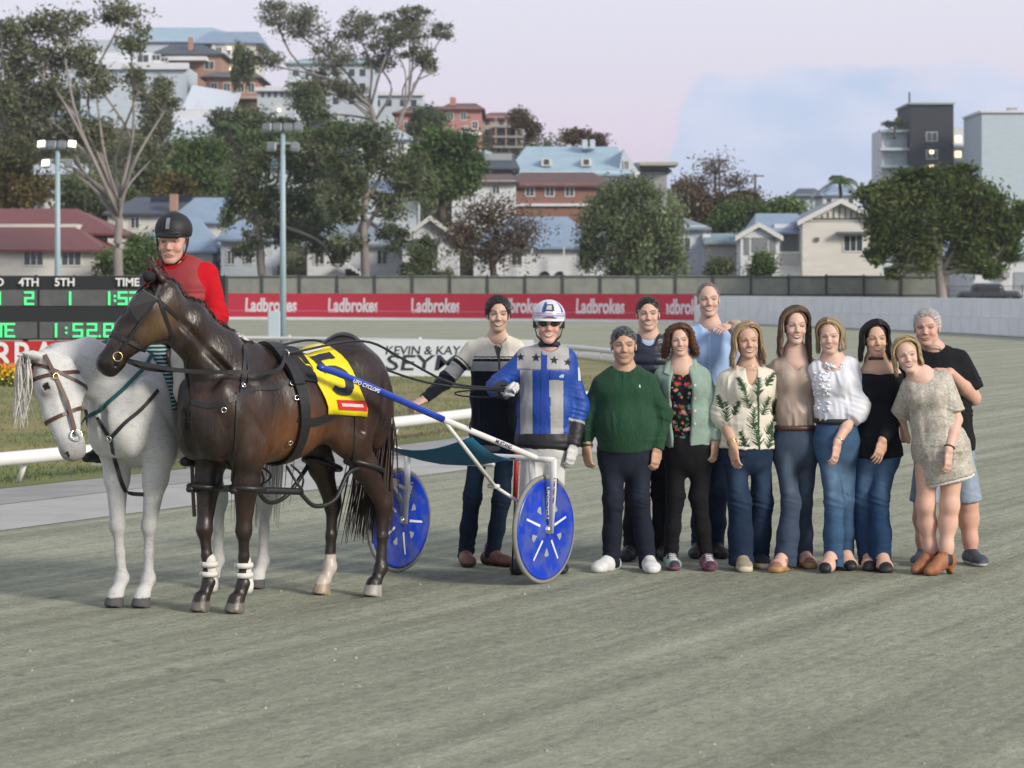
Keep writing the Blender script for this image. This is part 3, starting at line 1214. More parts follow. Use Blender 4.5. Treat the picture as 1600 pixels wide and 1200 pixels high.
class House:
    def __init__(s, label, Y, cat='house', name='house', cpx=800, cpy=430, group=None):
        s.Y = Y
        s.root = thing(name, label, cat, tuple(P(cpx, cpy, Y)), 0, group)

    def wall(s, x0, y0, x1, y1, m, dep=8.0, dy=0.0, nm='wall', down=2.5):
        """front wall rectangle in photo pixels, extruded back"""
        Y = s.Y + dy
        a, b = P(x0, y1, Y), P(x1, y0, Y)
        mb = MB()
        mb.box((a[0], Y, a[2] - down), (b[0], Y + dep, b[2]))
        return mb.build(nm, wallm(m), s.root)

    def gable(s, x0, x1, yb, xp, yp, m, dy=0.0, nm='gable_wall', dep=0.25):
        Y = s.Y + dy
        mb = MB()
        mb.prism([P(x0, yb, Y), P(x1, yb, Y), P(xp, yp, Y)], (0, dep, 0))
        return mb.build(nm, wallm(m), s.root)

    def roof_gable(s, x0, x1, ye, xp, yp, m, dep=8.0, dy=0.0, over=0.5, t=0.18):
        """ridge runs away from the viewer"""
        Y = s.Y + dy - over
        L, R, T_ = P(x0, ye, Y), P(x1, ye, Y), P(xp, yp, Y)
        d = V3(0, dep + 2 * over, 0)
        mb = MB()
        for a, b in ((L, T_), (T_, R)):
            mb.prism([a, b, b + V3(0, 0, t), a + V3(0, 0, t)], d)
        o = mb.build('roof', roofm(m), s.root)
        mb = MB()
        for a, b in ((L, T_), (T_, R)):
            mb.prism([a - V3(0, 0.04, 0.12), b - V3(0, 0.04, 0.12), b + V3(0, -0.04, t + 0.03), a + V3(0, -0.04, t + 0.03)], (0, 0.04, 0))
        mb.build('barge_board', M_WFRAME, o)
        return o

    def roof_hip(s, x0, x1, ye, r0, r1, yr, m, dep=8.0, dy=0.0, over=0.5):
        """hipped roof: eave rectangle and a ridge parallel to the front"""
        Y = s.Y + dy - over
        a, b = P(x0, ye, Y), P(x1, ye, Y)
        D = dep + 2 * over
        k = P(0, yr, Y)[2] - a[2]
        ra, rb = P(r0, yr, Y), P(r1, yr, Y)
        ra, rb = ra + V3(0, D / 2, 0), rb + V3(0, D / 2, 0)
        V = [a, b, b + V3(0, D, 0), a + V3(0, D, 0), ra, rb]
        V += [q - V3(0, 0, 0.15) for q in V[:4]]
        Fc = [(0, 1, 5, 4), (1, 2, 5), (2, 3, 4, 5), (3, 0, 4), (6, 7, 1, 0), (7, 8, 2, 1), (8, 9, 3, 2), (9, 6, 0, 3), (9, 8, 7, 6)]
        mb = MB()
        mb.add(V, Fc)
        return mb.build('roof', roofm(m), s.root)

    def window(s, x0, y0, x1, y1, dy=0.0, lit=False, frame=True, mull=1):
        Y = s.Y + dy
        a, b = P(x0, y1, Y), P(x1, y0, Y)
        t = 0.09
        mb = MB()
        mb.box((a[0], Y - 0.03, a[2]), (b[0], Y - 0.005, b[2]))
        w = mb.build('window', M_LITW if lit else M_PANE, s.root)
        if frame:
            mb = MB()
            for lo, hi in (((a[0] - t, a[2] - t), (b[0] + t, a[2])), ((a[0] - t, b[2]), (b[0] + t, b[2] + t)), ((a[0] - t, a[2]), (a[0], b[2])), ((b[0], a[2]), (b[0] + t, b[2]))):
                mb.box((lo[0], Y - 0.06, lo[1]), (hi[0], Y - 0.002, hi[1]))
            for i in range(1, mull + 1):
                x = a[0] + (b[0] - a[0]) * i / (mull + 1)
                mb.box((x - 0.03, Y - 0.055, a[2]), (x + 0.03, Y - 0.031, b[2]))
            mb.build('frame', M_WFRAME, w)
        return w

    def box(s, nm, x0, y0, x1, y1, m, dy=0.0, dep=0.3):
        Y = s.Y + dy
        a, b = P(x0, y1, Y), P(x1, y0, Y)
        mb = MB()
        mb.box((a[0], Y, a[2]), (b[0], Y + dep, b[2]))
        return mb.build(nm, m, s.root)


M_LIGHTBULB = mat('porch lamp', (0.9, 0.7, 0.4), 0.4, emit=(1.0, 0.78, 0.42), estr=2.5)
M_SOLAR = mat('solar panel', (0.02, 0.03, 0.05), 0.2)

h = House('cream building with red hipped roof behind the scoreboard', 166, cpx=60)
h.wall(-60, 386, 149, 434, 'cream', 9)
h.roof_hip(-80, 165, 390, -40, 96, 352, 'red', 9, over=0.6)
h.wall(-60, 350, 120, 386, 'cream', 8, 5.0)
h.roof_hip(-90, 184, 364, -40, 98, 322, 'red', 10, 6.0, over=0.6)
for x in (38, 97):
    h.window(x, 392, x + 29, 414, mull=2)

h = House('cream house with blue grey roofs and brick chimney above the rider', 190, cpx=260)
h.wall(168, 331, 262, 372, 'cream', 9)
h.roof_hip(160, 340, 333, 196, 318, 304, 'dark', 10)
h.box('solar_panel', 235, 306, 300, 316, M_SOLAR, 2.4, 0.1)
h.box('chimney', 265, 303, 276, 330, wallm('orange'), -0.5, 1.0)
h.wall(262, 346, 352, 392, 'cream', 8, -2)
h.roof_hip(258, 366, 346, 292, 352, 305, 'blue', 9, -2)
h.wall(228, 388, 332, 432, 'white', 6, -9)
h.roof_hip(206, 340, 392, 250, 300, 338, 'blue', 7, -9)
for x in (180, 205):
    h.window(x, 340, x + 12, 356)

h = House('small white house behind the gum trees beside the tall light pole', 178, cpx=390)
h.wall(345, 372, 425, 436, 'pale', 7)
h.roof_hip(335, 432, 374, 355, 415, 346, 'blue', 7)
for x in (356, 384, 404):
    h.window(x, 392, x + 10, 412)

h = House('white weatherboard house with front stairs behind the central gum trunk', 176, cpx=560)
h.wall(480, 378, 640, 440, 'white', 9)
h.roof_hip(468, 650, 382, 510, 610, 345, 'grey', 10)
for x in (492, 520, 590):
    h.window(x, 392, x + 14, 412)
mb = MB()
for k in range(9):
    a = P(535 + 5.5 * k, 410 + 3.3 * k, 174.5)
    mb.box((a[0], 173.5, a[2] - 0.16), (a[0] + 0.26, 175.5, a[2]))
mb.build('stairs', wallm('white'), h.root)
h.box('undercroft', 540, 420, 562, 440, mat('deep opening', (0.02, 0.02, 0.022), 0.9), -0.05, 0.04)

h = House('white gabled house with one hooded window left of the striped jumper man', 172, cpx=670)
h.wall(629, 378, 716, 441, 'white', 8)
h.gable(629, 716, 379, 672, 345, 'white')
h.roof_gable(620, 726, 382, 672, 341, 'grey', 8)
h.window(649, 384, 684, 404)
h.box('window_hood', 645, 373, 688, 381, mat('hood', (0.10, 0.12, 0.13), 0.7), -0.6, 0.6)

h = House('low white house with blue grey roof and dark arches behind the driver', 176, cpx=850)
h.wall(740, 384, 934, 440, 'white', 9)
h.roof_hip(728, 950, 386, 800, 890, 335, 'blue', 10)
h.wall(905, 352, 962, 440, 'pale', 6, 3)
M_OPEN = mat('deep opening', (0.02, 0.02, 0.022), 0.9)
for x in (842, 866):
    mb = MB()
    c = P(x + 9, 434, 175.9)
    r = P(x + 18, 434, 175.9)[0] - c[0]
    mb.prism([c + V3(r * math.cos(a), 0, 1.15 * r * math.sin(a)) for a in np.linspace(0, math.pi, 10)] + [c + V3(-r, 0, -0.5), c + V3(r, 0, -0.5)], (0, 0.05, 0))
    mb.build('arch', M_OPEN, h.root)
for x in (756, 800, 905):
    h.window(x, 394, x + 15, 414)
for x in (780, 830, 880, 930):
    h.box('veranda_post', x, 386, x + 2.5, 436, M_WFRAME, -1.2, 0.15)

h = House('pale grey house end wall behind the drooping tree', 182, cpx=1060)
h.wall(1030, 352, 1104, 432, 'pale', 8)
h.roof_hip(1000, 1112, 356, 1020, 1080, 338, 'grey', 9)
h.box('side_wall', 1098, 366, 1110, 432, wallm('white'), -0.4, 3)
h.window(1060, 372, 1078, 392)

h = House('beige shed with teal roof beside the cream gabled house', 180, 'shed', 'shed', 1128)
h.wall(1106, 376, 1156, 432, 'beige', 6)
h.roof_hip(1100, 1160, 379, 1108, 1152, 363, 'teal', 6, over=0.3)

h = House('cream timber house with two white gables and veranda on the right', 172, cpx=1270)
h.wall(1254, 346, 1376, 432, 'cream', 11)
h.gable(1254, 1376, 347, 1314, 318, 'cream')
h.roof_gable(1246, 1384, 350, 1314, 315, 'grey', 11)
for x in range(1284, 1346, 9):       # battens in the gable
    yt = 318 + 29 * abs(x - 1314) / 62 + 4
    if yt < 338:
        h.box('batten', x, yt, x + 2, 341, mat('dark batten', (0.10, 0.11, 0.11), 0.8), -0.05, 0.05)
h.box('gable_beam', 1272, 340.5, 1358, 343, mat('dark batten', (0.10, 0.11, 0.11), 0.8), -0.06, 0.06)
h.window(1319, 369, 1347, 392, mull=2)
h.box('window_hood', 1309, 362, 1357, 366, mat('hood', (0.10, 0.12, 0.13), 0.7), -0.7, 0.7)
h.wall(1210, 350, 1258, 432, 'white', 6, 2.5)
h.roof_hip(1178, 1275, 362, 1192, 1258, 330, 'blue', 9, 2.0)
h.wall(1376, 368, 1410, 432, 'pale', 8, 3)
h.wall(1157, 372, 1218, 432, 'white', 3, -1.5)
h.gable(1157, 1218, 373, 1186, 356, 'white', -1.5)
h.roof_gable(1149, 1224, 374, 1186, 352, 'blue', 4, -1.5, over=0.3)
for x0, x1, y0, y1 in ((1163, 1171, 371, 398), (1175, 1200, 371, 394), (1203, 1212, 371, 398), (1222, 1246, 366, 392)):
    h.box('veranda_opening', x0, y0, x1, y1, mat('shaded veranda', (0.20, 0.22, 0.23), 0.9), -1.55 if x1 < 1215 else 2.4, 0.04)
for x in np.arange(1216, 1254, 3.2):
    h.box('baluster', x, 396, x + 1.2, 416, M_WFRAME, 1.2, 0.06)
h.box('handrail', 1214, 393.5, 1255, 396, M_WFRAME, 1.18, 0.12)
h.box('handrail', 1214, 416, 1255, 418, M_WFRAME, 1.18, 0.12)
h.box('veranda_skirt', 1212, 418, 1255, 432, wallm('white'), 1.3, 0.1)
h.box('wall_lamp', 1274, 371, 1280, 377, mat('dark batten', (0.10, 0.11, 0.11), 0.8), -0.15, 0.15)

h = House('white building with roller door at the right edge', 176, 'building', 'building', 1570)
h.wall(1522, 395, 1660, 452, 'white', 10)
h.roof_hip(1515, 1670, 398, 1560, 1640, 366, 'pale', 10)
h.box('roller_door', 1584, 425, 1640, 452, mat('roller door', (0.30, 0.33, 0.36), 0.6, noise=0.2, nscale=3), -0.05, 0.05)
h.box('air_conditioner', 1566, 424, 1578, 434, mat('lamp body', (0.40, 0.42, 0.42), 0.5), -0.5, 0.45)
h.wall(1560, 372, 1660, 402, 'pale', 6, 12)

h = House('red brick building with white windows under the big pale blue roof', 232, 'building', 'building', 870)
h.wall(798, 286, 932, 330, 'brick', 10)
h.roof_hip(788, 962, 290, 815, 930, 264, 'brown', 12)
for x in (822, 853, 884):
    h.window(x, 290, x + 12, 306, mull=1)
h.box('string_course', 796, 318, 934, 322, wallm('white'), -0.3, 0.3)
h.wall(932, 288, 990, 330, 'grey', 10, 2)

h = House('big pale blue roofed hall with two dormers on the skyline', 252, 'building', 'building', 890)
h.wall(800, 268, 1000, 300, 'white', 14)
h.roof_hip(790, 988, 272, 822, 970, 222, 'sky', 15)
for x in (846, 908):
    mb = MB()
    a = P(x, 260, 254)
    mb.box((a[0], 253.2, a[2]), (a[0] + 1.0, 257, a[2] + 0.75))
    d_ = mb.build('dormer', wallm('cream'), h.root)
    mb = MB()
    mb.box((a[0] + 0.25, 253.14, a[2] + 0.15), (a[0] + 0.75, 253.19, a[2] + 0.65))
    mb.build('pane', M_PANE, d_)
h.gable(966, 1000, 272, 974, 232, 'pale', 1.0, dep=8)
h.window(976, 252, 982, 264, 0.9)
for x in (910, 922):
    h.box('chimney', x, 218, x + 8, 232, wallm('pale'), 5, 1.5)
h.wall(985, 262, 1042, 320, 'grey', 10, 5)
h.roof_hip(980, 1050, 266, 995, 1035, 250, 'dark', 10, 5)
h.box('terrace_slab', 1000, 253, 1060, 258, wallm('tan'), 2, 6)

h = House('pale house wall half hidden by trees left of the brick building', 216, cpx=750)
h.wall(706, 282, 806, 330, 'white', 9)
h.roof_hip(716, 812, 284, 740, 800, 268, 'brown', 9)
h.wall(745, 240, 800, 290, 'grey', 8, 30)
h.roof_hip(738, 812, 262, 770, 800, 234, 'dark', 9, 28)
for x in (725, 770):
    h.window(x, 290, x + 10, 302)

h = House('salmon red apartment block with white windows on the ridge', 300, 'building', 'building', 690)
h.wall(618, 174, 700, 232, 'salmon', 12)
h.roof_hip(612, 706, 176, 640, 690, 160, 'brown', 12)
h.wall(690, 168, 752, 240, 'salmon', 12, -3)
h.roof_hip(684, 758, 170, 700, 742, 155, 'brown', 12, -3)
h.box('chimney', 703, 152, 712, 165, wallm('salmon'), -3, 1.2)
for x, y in ((632, 190), (655, 190), (676, 195), (700, 176), (720, 176), (738, 190), (700, 200), (722, 198), (728, 214)):
    h.window(x, y, x + 8, y + 11, -3 if x > 690 else 0)
h.box('balcony', 712, 206, 752, 211, wallm('white'), -5.5, 2.4)

h = House('brown terraced block with balconies at the end of the ridge', 310, 'building', 'building', 795)
h.wall(752, 182, 812, 250, 'tan', 12)
h.roof_hip(748, 818, 184, 765, 805, 170, 'red', 12)
for y in (196, 212, 228):
    h.box('balcony', 770, y, 838 - (y - 196) * 0.3, y + 3, wallm('grey'), -2.5, 2.4)
    for x in (774, 790, 806, 822):
        h.box('post', x, y - 13, x + 1.5, y, wallm('tan'), -2.4, 0.2)
    for x in (758, 780, 798):
        h.window(x, y - 10, x + 7, y - 1, frame=False)

h = House('large blue roofed building along the hilltop at the left', 345, 'building', 'building', 290)
h.wall(96, 62, 398, 140, 'pale', 14)
h.roof_hip(180, 404, 64, 206, 320, 33, 'sky', 16)
h.roof_hip(300, 412, 66, 318, 396, 42, 'blue', 12, -3)
h.wall(330, 66, 400, 140, 'cream', 10, -3)
for x in (338, 352, 366, 380):
    h.window(x, 74, x + 8, 86, -3)
for y in (90, 112):
    h.box('balcony', 332, y, 376, y + 3, wallm('white'), -6, 3)
    for x in (333, 352, 373):
        h.box('post', x, y - 20, x + 2, y, wallm('white'), -6, 0.3)
for x, y in ((356, 73), (356, 105)):
    h.box('lamp', x, y, x + 4, y + 4, M_LIGHTBULB, -3.4, 0.3)

h = House('orange brick house with dark hipped roof and chimney on the hill', 322, cpx=290)
h.wall(262, 84, 345, 128, 'orange', 10)
h.roof_hip(234, 352, 84, 256, 306, 62, 'dark', 12)
h.box('chimney', 294, 58, 300, 82, wallm('orange'), 2, 1.4)
h.box('awning', 258, 88, 322, 94, wallm('white'), -2.5, 2.5)
h.window(320, 96, 334, 108)

h = House('long white flat roofed house below the hilltop', 306, cpx=190)
h.wall(128, 82, 238, 124, 'white', 10)
h.wall(126, 104, 292, 176, 'pale', 10, -6)
h.box('parapet', 124, 98, 294, 108, wallm('white'), -6.6, 1.0)
h.window(215, 86, 232, 97)
h.window(238, 86, 250, 94)
h.window(252, 90, 262, 96)
h.box('blind', 132, 121, 166, 150, wallm('white'), -6.4, 0.3)
h.box('opening', 128, 112, 170, 118, M_OPEN, -6.5, 0.3)

h = House('large white tin roof stepping down the hillside', 288, cpx=320)
mb = MB()
mb.prism([P(266, 215, 288), P(350, 216, 288), P(376, 150, 296), P(300, 138, 296)], (0, 0.3, 0.4))
mb.build('roof', mat('white tin', (0.50, 0.55, 0.62), 0.6, noise=0.08), h.root)
h.wall(268, 170, 340, 228, 'white', 6, 3)
h.box('eave', 284, 222, 336, 227, wallm('white'), -2, 2)

h = House('pink brick house with verandas below the hilltop lamps', 300, cpx=360)
h.wall(322, 118, 402, 178, 'orange', 10)
h.roof_hip(312, 410, 120, 330, 390, 106, 'dark', 10)
for x in (330, 350, 372, 388):
    h.window(x, 130, x + 9, 144)
h.box('balcony', 318, 150, 404, 154, wallm('tan'), -3, 3)

h = House('white timber building with dark posts beside the light pole lamps', 286, 'building', 'building', 430)
h.wall(402, 140, 460, 184, 'pale', 9)
h.box('fascia', 398, 136, 464, 142, wallm('white'), -0.6, 1)
for x in (408, 418, 428, 438, 448):
    h.window(x, 144, x + 5, 152, frame=False)
h.box('lamp', 434, 170, 438, 174, M_LIGHTBULB, -0.5, 0.3)

h = House('pale blue flats partly hidden by the tall gum crown', 312, 'building', 'building', 520)
h.wall(450, 96, 582, 196, 'pale', 12)
h.roof_hip(444, 590, 98, 470, 560, 84, 'teal', 12)
for y in (108, 130, 152):
    for x in (458, 478, 500, 520, 545, 562):
        h.window(x, y, x + 9, y + 11, frame=False)
h.box('balcony', 452, 124, 520, 128, wallm('white'), -2, 2)

h = House('pale flat roofed flats behind the salmon block', 330, 'building', 'building', 620)
h.wall(575, 146, 660, 215, 'pale', 10)
h.box('parapet', 572, 143, 664, 149, wallm('white'), -0.5, 1)
for x in (585, 603, 625, 642):
    h.window(x, 156, x + 9, 166, frame=False)

for i, (x0, x1, yb, yt, yr, Y, wc, rc, lab) in enumerate((
        (30, 128, 300, 268, 250, 246, 'white', 'pale', 'white house half hidden behind the left gum and its light pole'),
        (-30, 60, 330, 296, 276, 214, 'white', 'grey', 'white house at the left edge above the red roof'),
        (225, 330, 262, 226, 206, 262, 'white', 'pale', 'white roofed house in the trees above the chimney house'),
        (395, 470, 236, 196, 182, 270, 'cream', 'grey', 'cream house behind the floodlights of the tall pole'),
        (470, 560, 240, 205, 188, 262, 'grey', 'dark', 'grey house under the tall gum crown'),
        (560, 640, 246, 214, 198, 256, 'white', 'pale', 'white house below the pale flats'),
        (560, 650, 330, 296, 276, 205, 'pale', 'blue', 'pale house with blue roof behind the central gum trunk'),
        (640, 712, 252, 226, 212, 282, 'white', 'grey', 'white house tucked below the salmon block'),
        (296, 372, 250, 222, 206, 276, 'tan', 'red', 'tan house with red roof below the pink brick house'),
        (60, 140, 214, 184, 168, 290, 'white', 'blue', 'white house with blue roof behind the left gum crown'),
        (0, 70, 176, 140, 122, 312, 'pale', 'grey', 'pale house high at the left edge'),
        (405, 470, 290, 258, 242, 228, 'pale', 'teal', 'pale house with teal roof behind the tall light pole'),
        (715, 770, 262, 240, 228, 276, 'white', 'pale', 'white house below the terraced block'))):
    h = House(lab, Y, cpx=(x0 + x1) / 2, cpy=yb)
    h.wall(x0, yt, x1, yb + 6, wc, 9)
    h.roof_hip(x0 - 8, x1 + 8, yt + 2, x0 + 18, x1 - 18, yr, rc, 10)
    for x in np.linspace(x0 + 8, x1 - 18, 3):
        h.window(x, yt + 8, x + 9, yt + 20)

# tower block on the right
h = House('dark grey tower block with lit stair windows', 420, 'tower', 'tower', 1455, 300)
h.wall(1422, 162, 1490, 330, 'dark', 14)
h.box('roof_edge', 1420, 160, 1492, 163, wallm('grey'), -0.5, 15)
for y, lt in ((207, False), (235, True), (258, True)):
    h.window(1448, y, 1464, y + 13, lit=False)
    if lt:
        h.box('lamp', 1453, y, 1459, y + 5, M_LIGHTBULB, -0.5, 0.2)
h.wall(1378, 202, 1424, 330, 'white', 12, 3)
for y in (202, 231, 258):
    h.box('slab', 1375, y, 1424, y + 4, wallm('pale'), 1, 2.5)
for y in (206, 236):
    h.box('glazing', 1384, y, 1420, y + 22, mat('pale glazing', (0.34, 0.42, 0.44), 0.2), 2.8, 0.15)
h.wall(1488, 198, 1536, 330, 'white', 12, 4)
for y in (212, 236, 262):
    h.box('slab', 1488, y + 14, 1538, y + 18, wallm('pale'), 1.5, 2.6)
    for x in (1492, 1508, 1522):
        h.window(x, y, x + 10, y + 10, 3.9, lit=(x + y) % 3 == 0, frame=False)
mb = MB()
mb.tube([P(1421, 160, 424), P(1421, 144, 424)], 0.15, 5)
mb.build('aerial', M_FD, h.root)
h = House('plain pale blue slab building at the right edge', 400, 'building', 'building', 1580, 300)
h.wall(1534, 174, 1680, 340, 'slab', 16)
h.box('roof_edge', 1532, 172, 1682, 176, wallm('white'), -0.4, 16)
h.box('vent', 1576, 168, 1590, 174, wallm('grey'), 3, 2)
for i, (x0, x1, yb, yt, yr, Y, lab) in enumerate(((1244, 1290, 330, 304, 292, 330, 'small far house with dark roof left of the palm'), (1286, 1340, 330, 302, 288, 300, 'small far house with blue roof under the palm'), (1118, 1152, 350, 318, 318, 240, 'small white wall block behind the hedge'))):
    h = House(lab, Y, cpx=(x0 + x1) / 2, cpy=yb)
    h.wall(x0, yt, x1, yb + 10, ('pale', 'white', 'white')[i], 8)
    if i < 2:
        h.roof_hip(x0 - 5, x1 + 5, yt + 2, x0 + 10, x1 - 10, yr, ('dark', 'blue')[i], 9)
    for x in np.linspace(x0 + 6, x1 - 14, 2):
        h.window(x, yt + 8, x + 7, yt + 17, frame=False)

# ------------------------------------------------------------------ trees
M_LEAF = mat('foliage', vcol=True, rough=0.7, spec=0.2, noise=0.15, nscale=0.5)
_nt = M_LEAF.node_tree
_tr, _mx = _nt.nodes.new('ShaderNodeBsdfTranslucent'), _nt.nodes.new('ShaderNodeMixShader')
_mx.inputs[0].default_value = 0.35
_pb = _nt.nodes['Principled BSDF']
_nt.links.new(_pb.inputs['Base Color'].links[0].from_socket, _tr.inputs['Color'])
_nt.links.new(_pb.outputs[0], _mx.inputs[1])
_nt.links.new(_tr.outputs[0], _mx.inputs[2])
_nt.links.new(_mx.outputs[0], _nt.nodes['Material Output'].inputs['Surface'])
M_BARK = mat('gum bark', (0.24, 0.215, 0.20), 0.9, noise=0.3, nscale=1.2, stretch=(1, 1, 0.25), bump=0.4, bscale=4, bdist=0.05)
M_BARKD = mat('dark bark', (0.085, 0.065, 0.052), 0.9, noise=0.3, nscale=1.2)


def tree(label, Y, trunk, blobs, cols, n, leaf, name='tree', bark=None, tr=(0.35, 0.12), clump=0.30, droop=0.0, seed=1, limbs=True, nclump=9, twig=0.035, cat='tree', group=None, lr=0.10):
    """trunk: pixel path; blobs: (px, py, rx, ry[, dy]) foliage masses in pixels at depth Y"""
    rg = np.random.default_rng(seed)
    k = Y / F
    root = thing(name, label, cat, tuple(P(trunk[0][0], trunk[0][1], Y)), 0, group)
    tp = spline([P(a, b, Y) for a, b in trunk], 5)
    rr = np.linspace(tr[0], tr[1], len(tp))
    mb = MB()
    mb.tube([tp[0] - V3(0, 0, 0.8)] + tp, [tr[0] * 1.25] + list(rr), 9)
    V, Fc, C = [], [], []
    area = [b[2] * b[3] for b in blobs]
    for bi, b in enumerate(blobs):
        c0 = P(b[0], b[1], Y + (b[4] if len(b) > 4 else 0))
        R = np.array([b[2] * k, min(b[2], b[3] * 1.2) * k * 0.9, b[3] * k])
        nc = max(3, int(nclump * (b[2] * b[3] / np.mean(area)) ** 0.5))
        nl = int(1.7 * n * area[bi] / sum(area))
        cents = []
        for i in range(nc):
            d = unit(rg.normal(size=3)) * rg.uniform(0.25, 0.95) ** 0.6
            cents.append(c0 + d * R * 0.85)
        if limbs:
            j0 = tp[max(1, int(len(tp) * rg.uniform(0.55, 0.98)) - 1)]
            hub = c0 - V3(0, 0, R[2] * 0.45)
            pts = spline([j0, lerp(j0, hub, 0.5) + rg.normal(size=3) * 0.25 * np.linalg.norm(hub - j0) * V3(1, 1, 0.4) * 0.5, hub], 4)
            mb.tube(pts, list(np.linspace(tr[1] * 0.8, lr * 0.6, len(pts))), 6)
            for c in cents:
                pts = spline([hub, lerp(hub, c, 0.5) + rg.normal(size=3) * 0.12 * np.linalg.norm(c - hub), c], 3)
                mb.tube(pts, list(np.linspace(lr * 0.5, twig * 0.6, len(pts))), 5, False)
                for _ in range(2):
                    e = c + rg.normal(size=3) * R * clump * 0.8
                    mb.tube([lerp(hub, c, 0.7), e], [twig * 0.7, twig * 0.3], 4, False)
        per = nl // nc
        for ci, c in enumerate(cents):
            tone = rg.uniform(0.62, 1.4)
            base = lerp(cols[0], cols[1], rg.random())
            cl = R * clump * rg.uniform(0.8, 1.6)
            pos = c + rg.normal(size=(per, 3)) * cl * 0.62
            if droop:
                pos[:, 2] -= np.abs(rg.normal(size=per)) * droop * R[2]
            nr = rg.normal(size=(per, 3))
            nr[:, 2] = np.abs(nr[:, 2]) * 0.8 + 0.2
            nr /= np.linalg.norm(nr, axis=1, keepdims=True)
            u = np.cross(nr, rg.normal(size=(per, 3)))
            if droop:
                u = u * 0.5 + np.array([0, 0, -1.0])
                u -= nr * (u * nr).sum(1, keepdims=True)
            u /= np.linalg.norm(u, axis=1, keepdims=True) + 1e-9
            w = np.cross(nr, u)
            L = leaf * 0.74 * rg.uniform(0.6, 1.4, per)[:, None]
            q = np.stack([pos - u * L, pos + w * L * 0.42, pos + u * L, pos - w * L * 0.42], 1)
            b0 = sum(len(v) for v in V)
            V.append(q.reshape(-1, 3))
            Fc.append(np.arange(per * 4).reshape(-1, 4) + b0)
            cc = base * tone * rg.uniform(0.7, 1.3, per)[:, None]
            C.append(np.repeat(cc, 4, axis=0))
    mb.build('trunk', bark or M_BARK, root, True)
    if V:
        mk('crown', np.concatenate(V), np.concatenate(Fc), M_LEAF, root, np.clip(np.concatenate(C), 0, 1), False)
    return root


GUM = (np.array([0.135, 0.160, 0.090]), np.array([0.200, 0.205, 0.120]))
DARK = (np.array([0.100, 0.135, 0.068]), np.array([0.155, 0.185, 0.090]))
GREEN = (np.array([0.085, 0.150, 0.048]), np.array([0.145, 0.205, 0.070]))
FIG = (np.array([0.068, 0.112, 0.034]), np.array([0.135, 0.165, 0.048]))
WIL = (np.array([0.145, 0.190, 0.095]), np.array([0.21, 0.25, 0.13]))
BRN = (np.array([0.12, 0.085, 0.06]), np.array([0.16, 0.12, 0.07]))
YEL_ = (np.array([0.10, 0.10, 0.03]), np.array([0.17, 0.13, 0.04]))
tree('tall spreading gum with bare forked grey trunk behind the scoreboard', 160, [(185, 436), (184, 380), (187, 330), (182, 285)],
     [(110, 205, 62, 40), (60, 150, 55, 45), (150, 130, 40, 30), (30, 60, 45, 42), (95, 40, 50, 36), (20, 120, 44, 50), (130, 90, 40, 30), (150, 215, 44, 30), (70, 95, 44, 34), (190, 20, 44, 24), (205, 60, 30, 34), (215, 130, 26, 34), (255, 165, 26, 26), (60, 230, 50, 26), (10, 180, 40, 60), (245, 230, 30, 24)], GUM, 11000, 0.21, tr=(0.32, 0.16), seed=3, clump=0.27, nclump=17, lr=0.10, twig=0.045)
tree('dark leafy gum left of the tall light pole', 170, [(410, 440), (405, 380), (400, 330)],
     [(400, 300, 48, 50), (385, 250, 36, 40), (430, 350, 36, 40), (365, 330, 24, 36), (470, 300, 40, 46), (490, 360, 36, 40), (500, 250, 42, 44), (455, 240, 36, 34), (385, 385, 28, 26), (520, 400, 26, 24)], DARK, 8500, 0.21, tr=(0.3, 0.16), seed=5, clump=0.27, nclump=16, lr=0.16)
tree('big gum with long bare trunk behind the red banner', 166, [(572, 462), (570, 400), (568, 340), (575, 290)],
     [(560, 270, 44, 46), (600, 240, 40, 42), (540, 320, 36, 36), (610, 310, 36, 40), (580, 210, 40, 30), (650, 280, 40, 40), (545, 380, 30, 26), (615, 370, 32, 24), (520, 220, 34, 34)], DARK, 7500, 0.21, tr=(0.32, 0.2), seed=7, clump=0.27, nclump=16, lr=0.16)
tree('broad bright green tree on the slope below the salmon block', 205, [(690, 330), (690, 290)], [(690, 232, 50, 32), (655, 255, 36, 34), (725, 258, 34, 38), (690, 285, 50, 34)], GREEN, 9000, 0.30, tr=(0.3, 0.2), seed=9, clump=0.36, bark=M_BARKD)
tree('tall airy gum standing against the sky above the ridge', 270, [(590, 232), (585, 190), (575, 150)],
     [(470, 40, 50, 36), (430, 20, 34, 26), (420, 90, 30, 26), (520, 90, 40, 34), (560, 40, 42, 34), (500, 130, 36, 26), (590, 85, 36, 30), (625, 30, 40, 20), (545, 140, 34, 30), (480, 165, 30, 24)], GUM, 6500, 0.26, tr=(0.40, 0.2), seed=11, clump=0.23, nclump=18, lr=0.15, twig=0.07)
tree('leaning open crowned gum at the edge of the ridge', 268, [(612, 232), (628, 180), (655, 120)], [(640, 50, 36, 24), (690, 50, 26, 18), (655, 85, 34, 20), (610, 60, 28, 22), (672, 105, 18, 24), (650, 20, 26, 14)], GUM, 3000, 0.25, tr=(0.28, 0.12), seed=13, clump=0.23, nclump=16, lr=0.16, twig=0.06)
tree('soft drooping tree with pale green foliage behind the tall man', 164, [(985, 440), (985, 390), (990, 340)],
     [(990, 300, 60, 34), (940, 340, 40, 46), (1040, 340, 40, 50), (990, 360, 62, 44), (925, 385, 28, 34), (1050, 390, 34, 36), (985, 410, 50, 26)], WIL, 15000, 0.18, tr=(0.3, 0.2), seed=15, clump=0.27, droop=0.28, nclump=20, bark=M_BARKD)
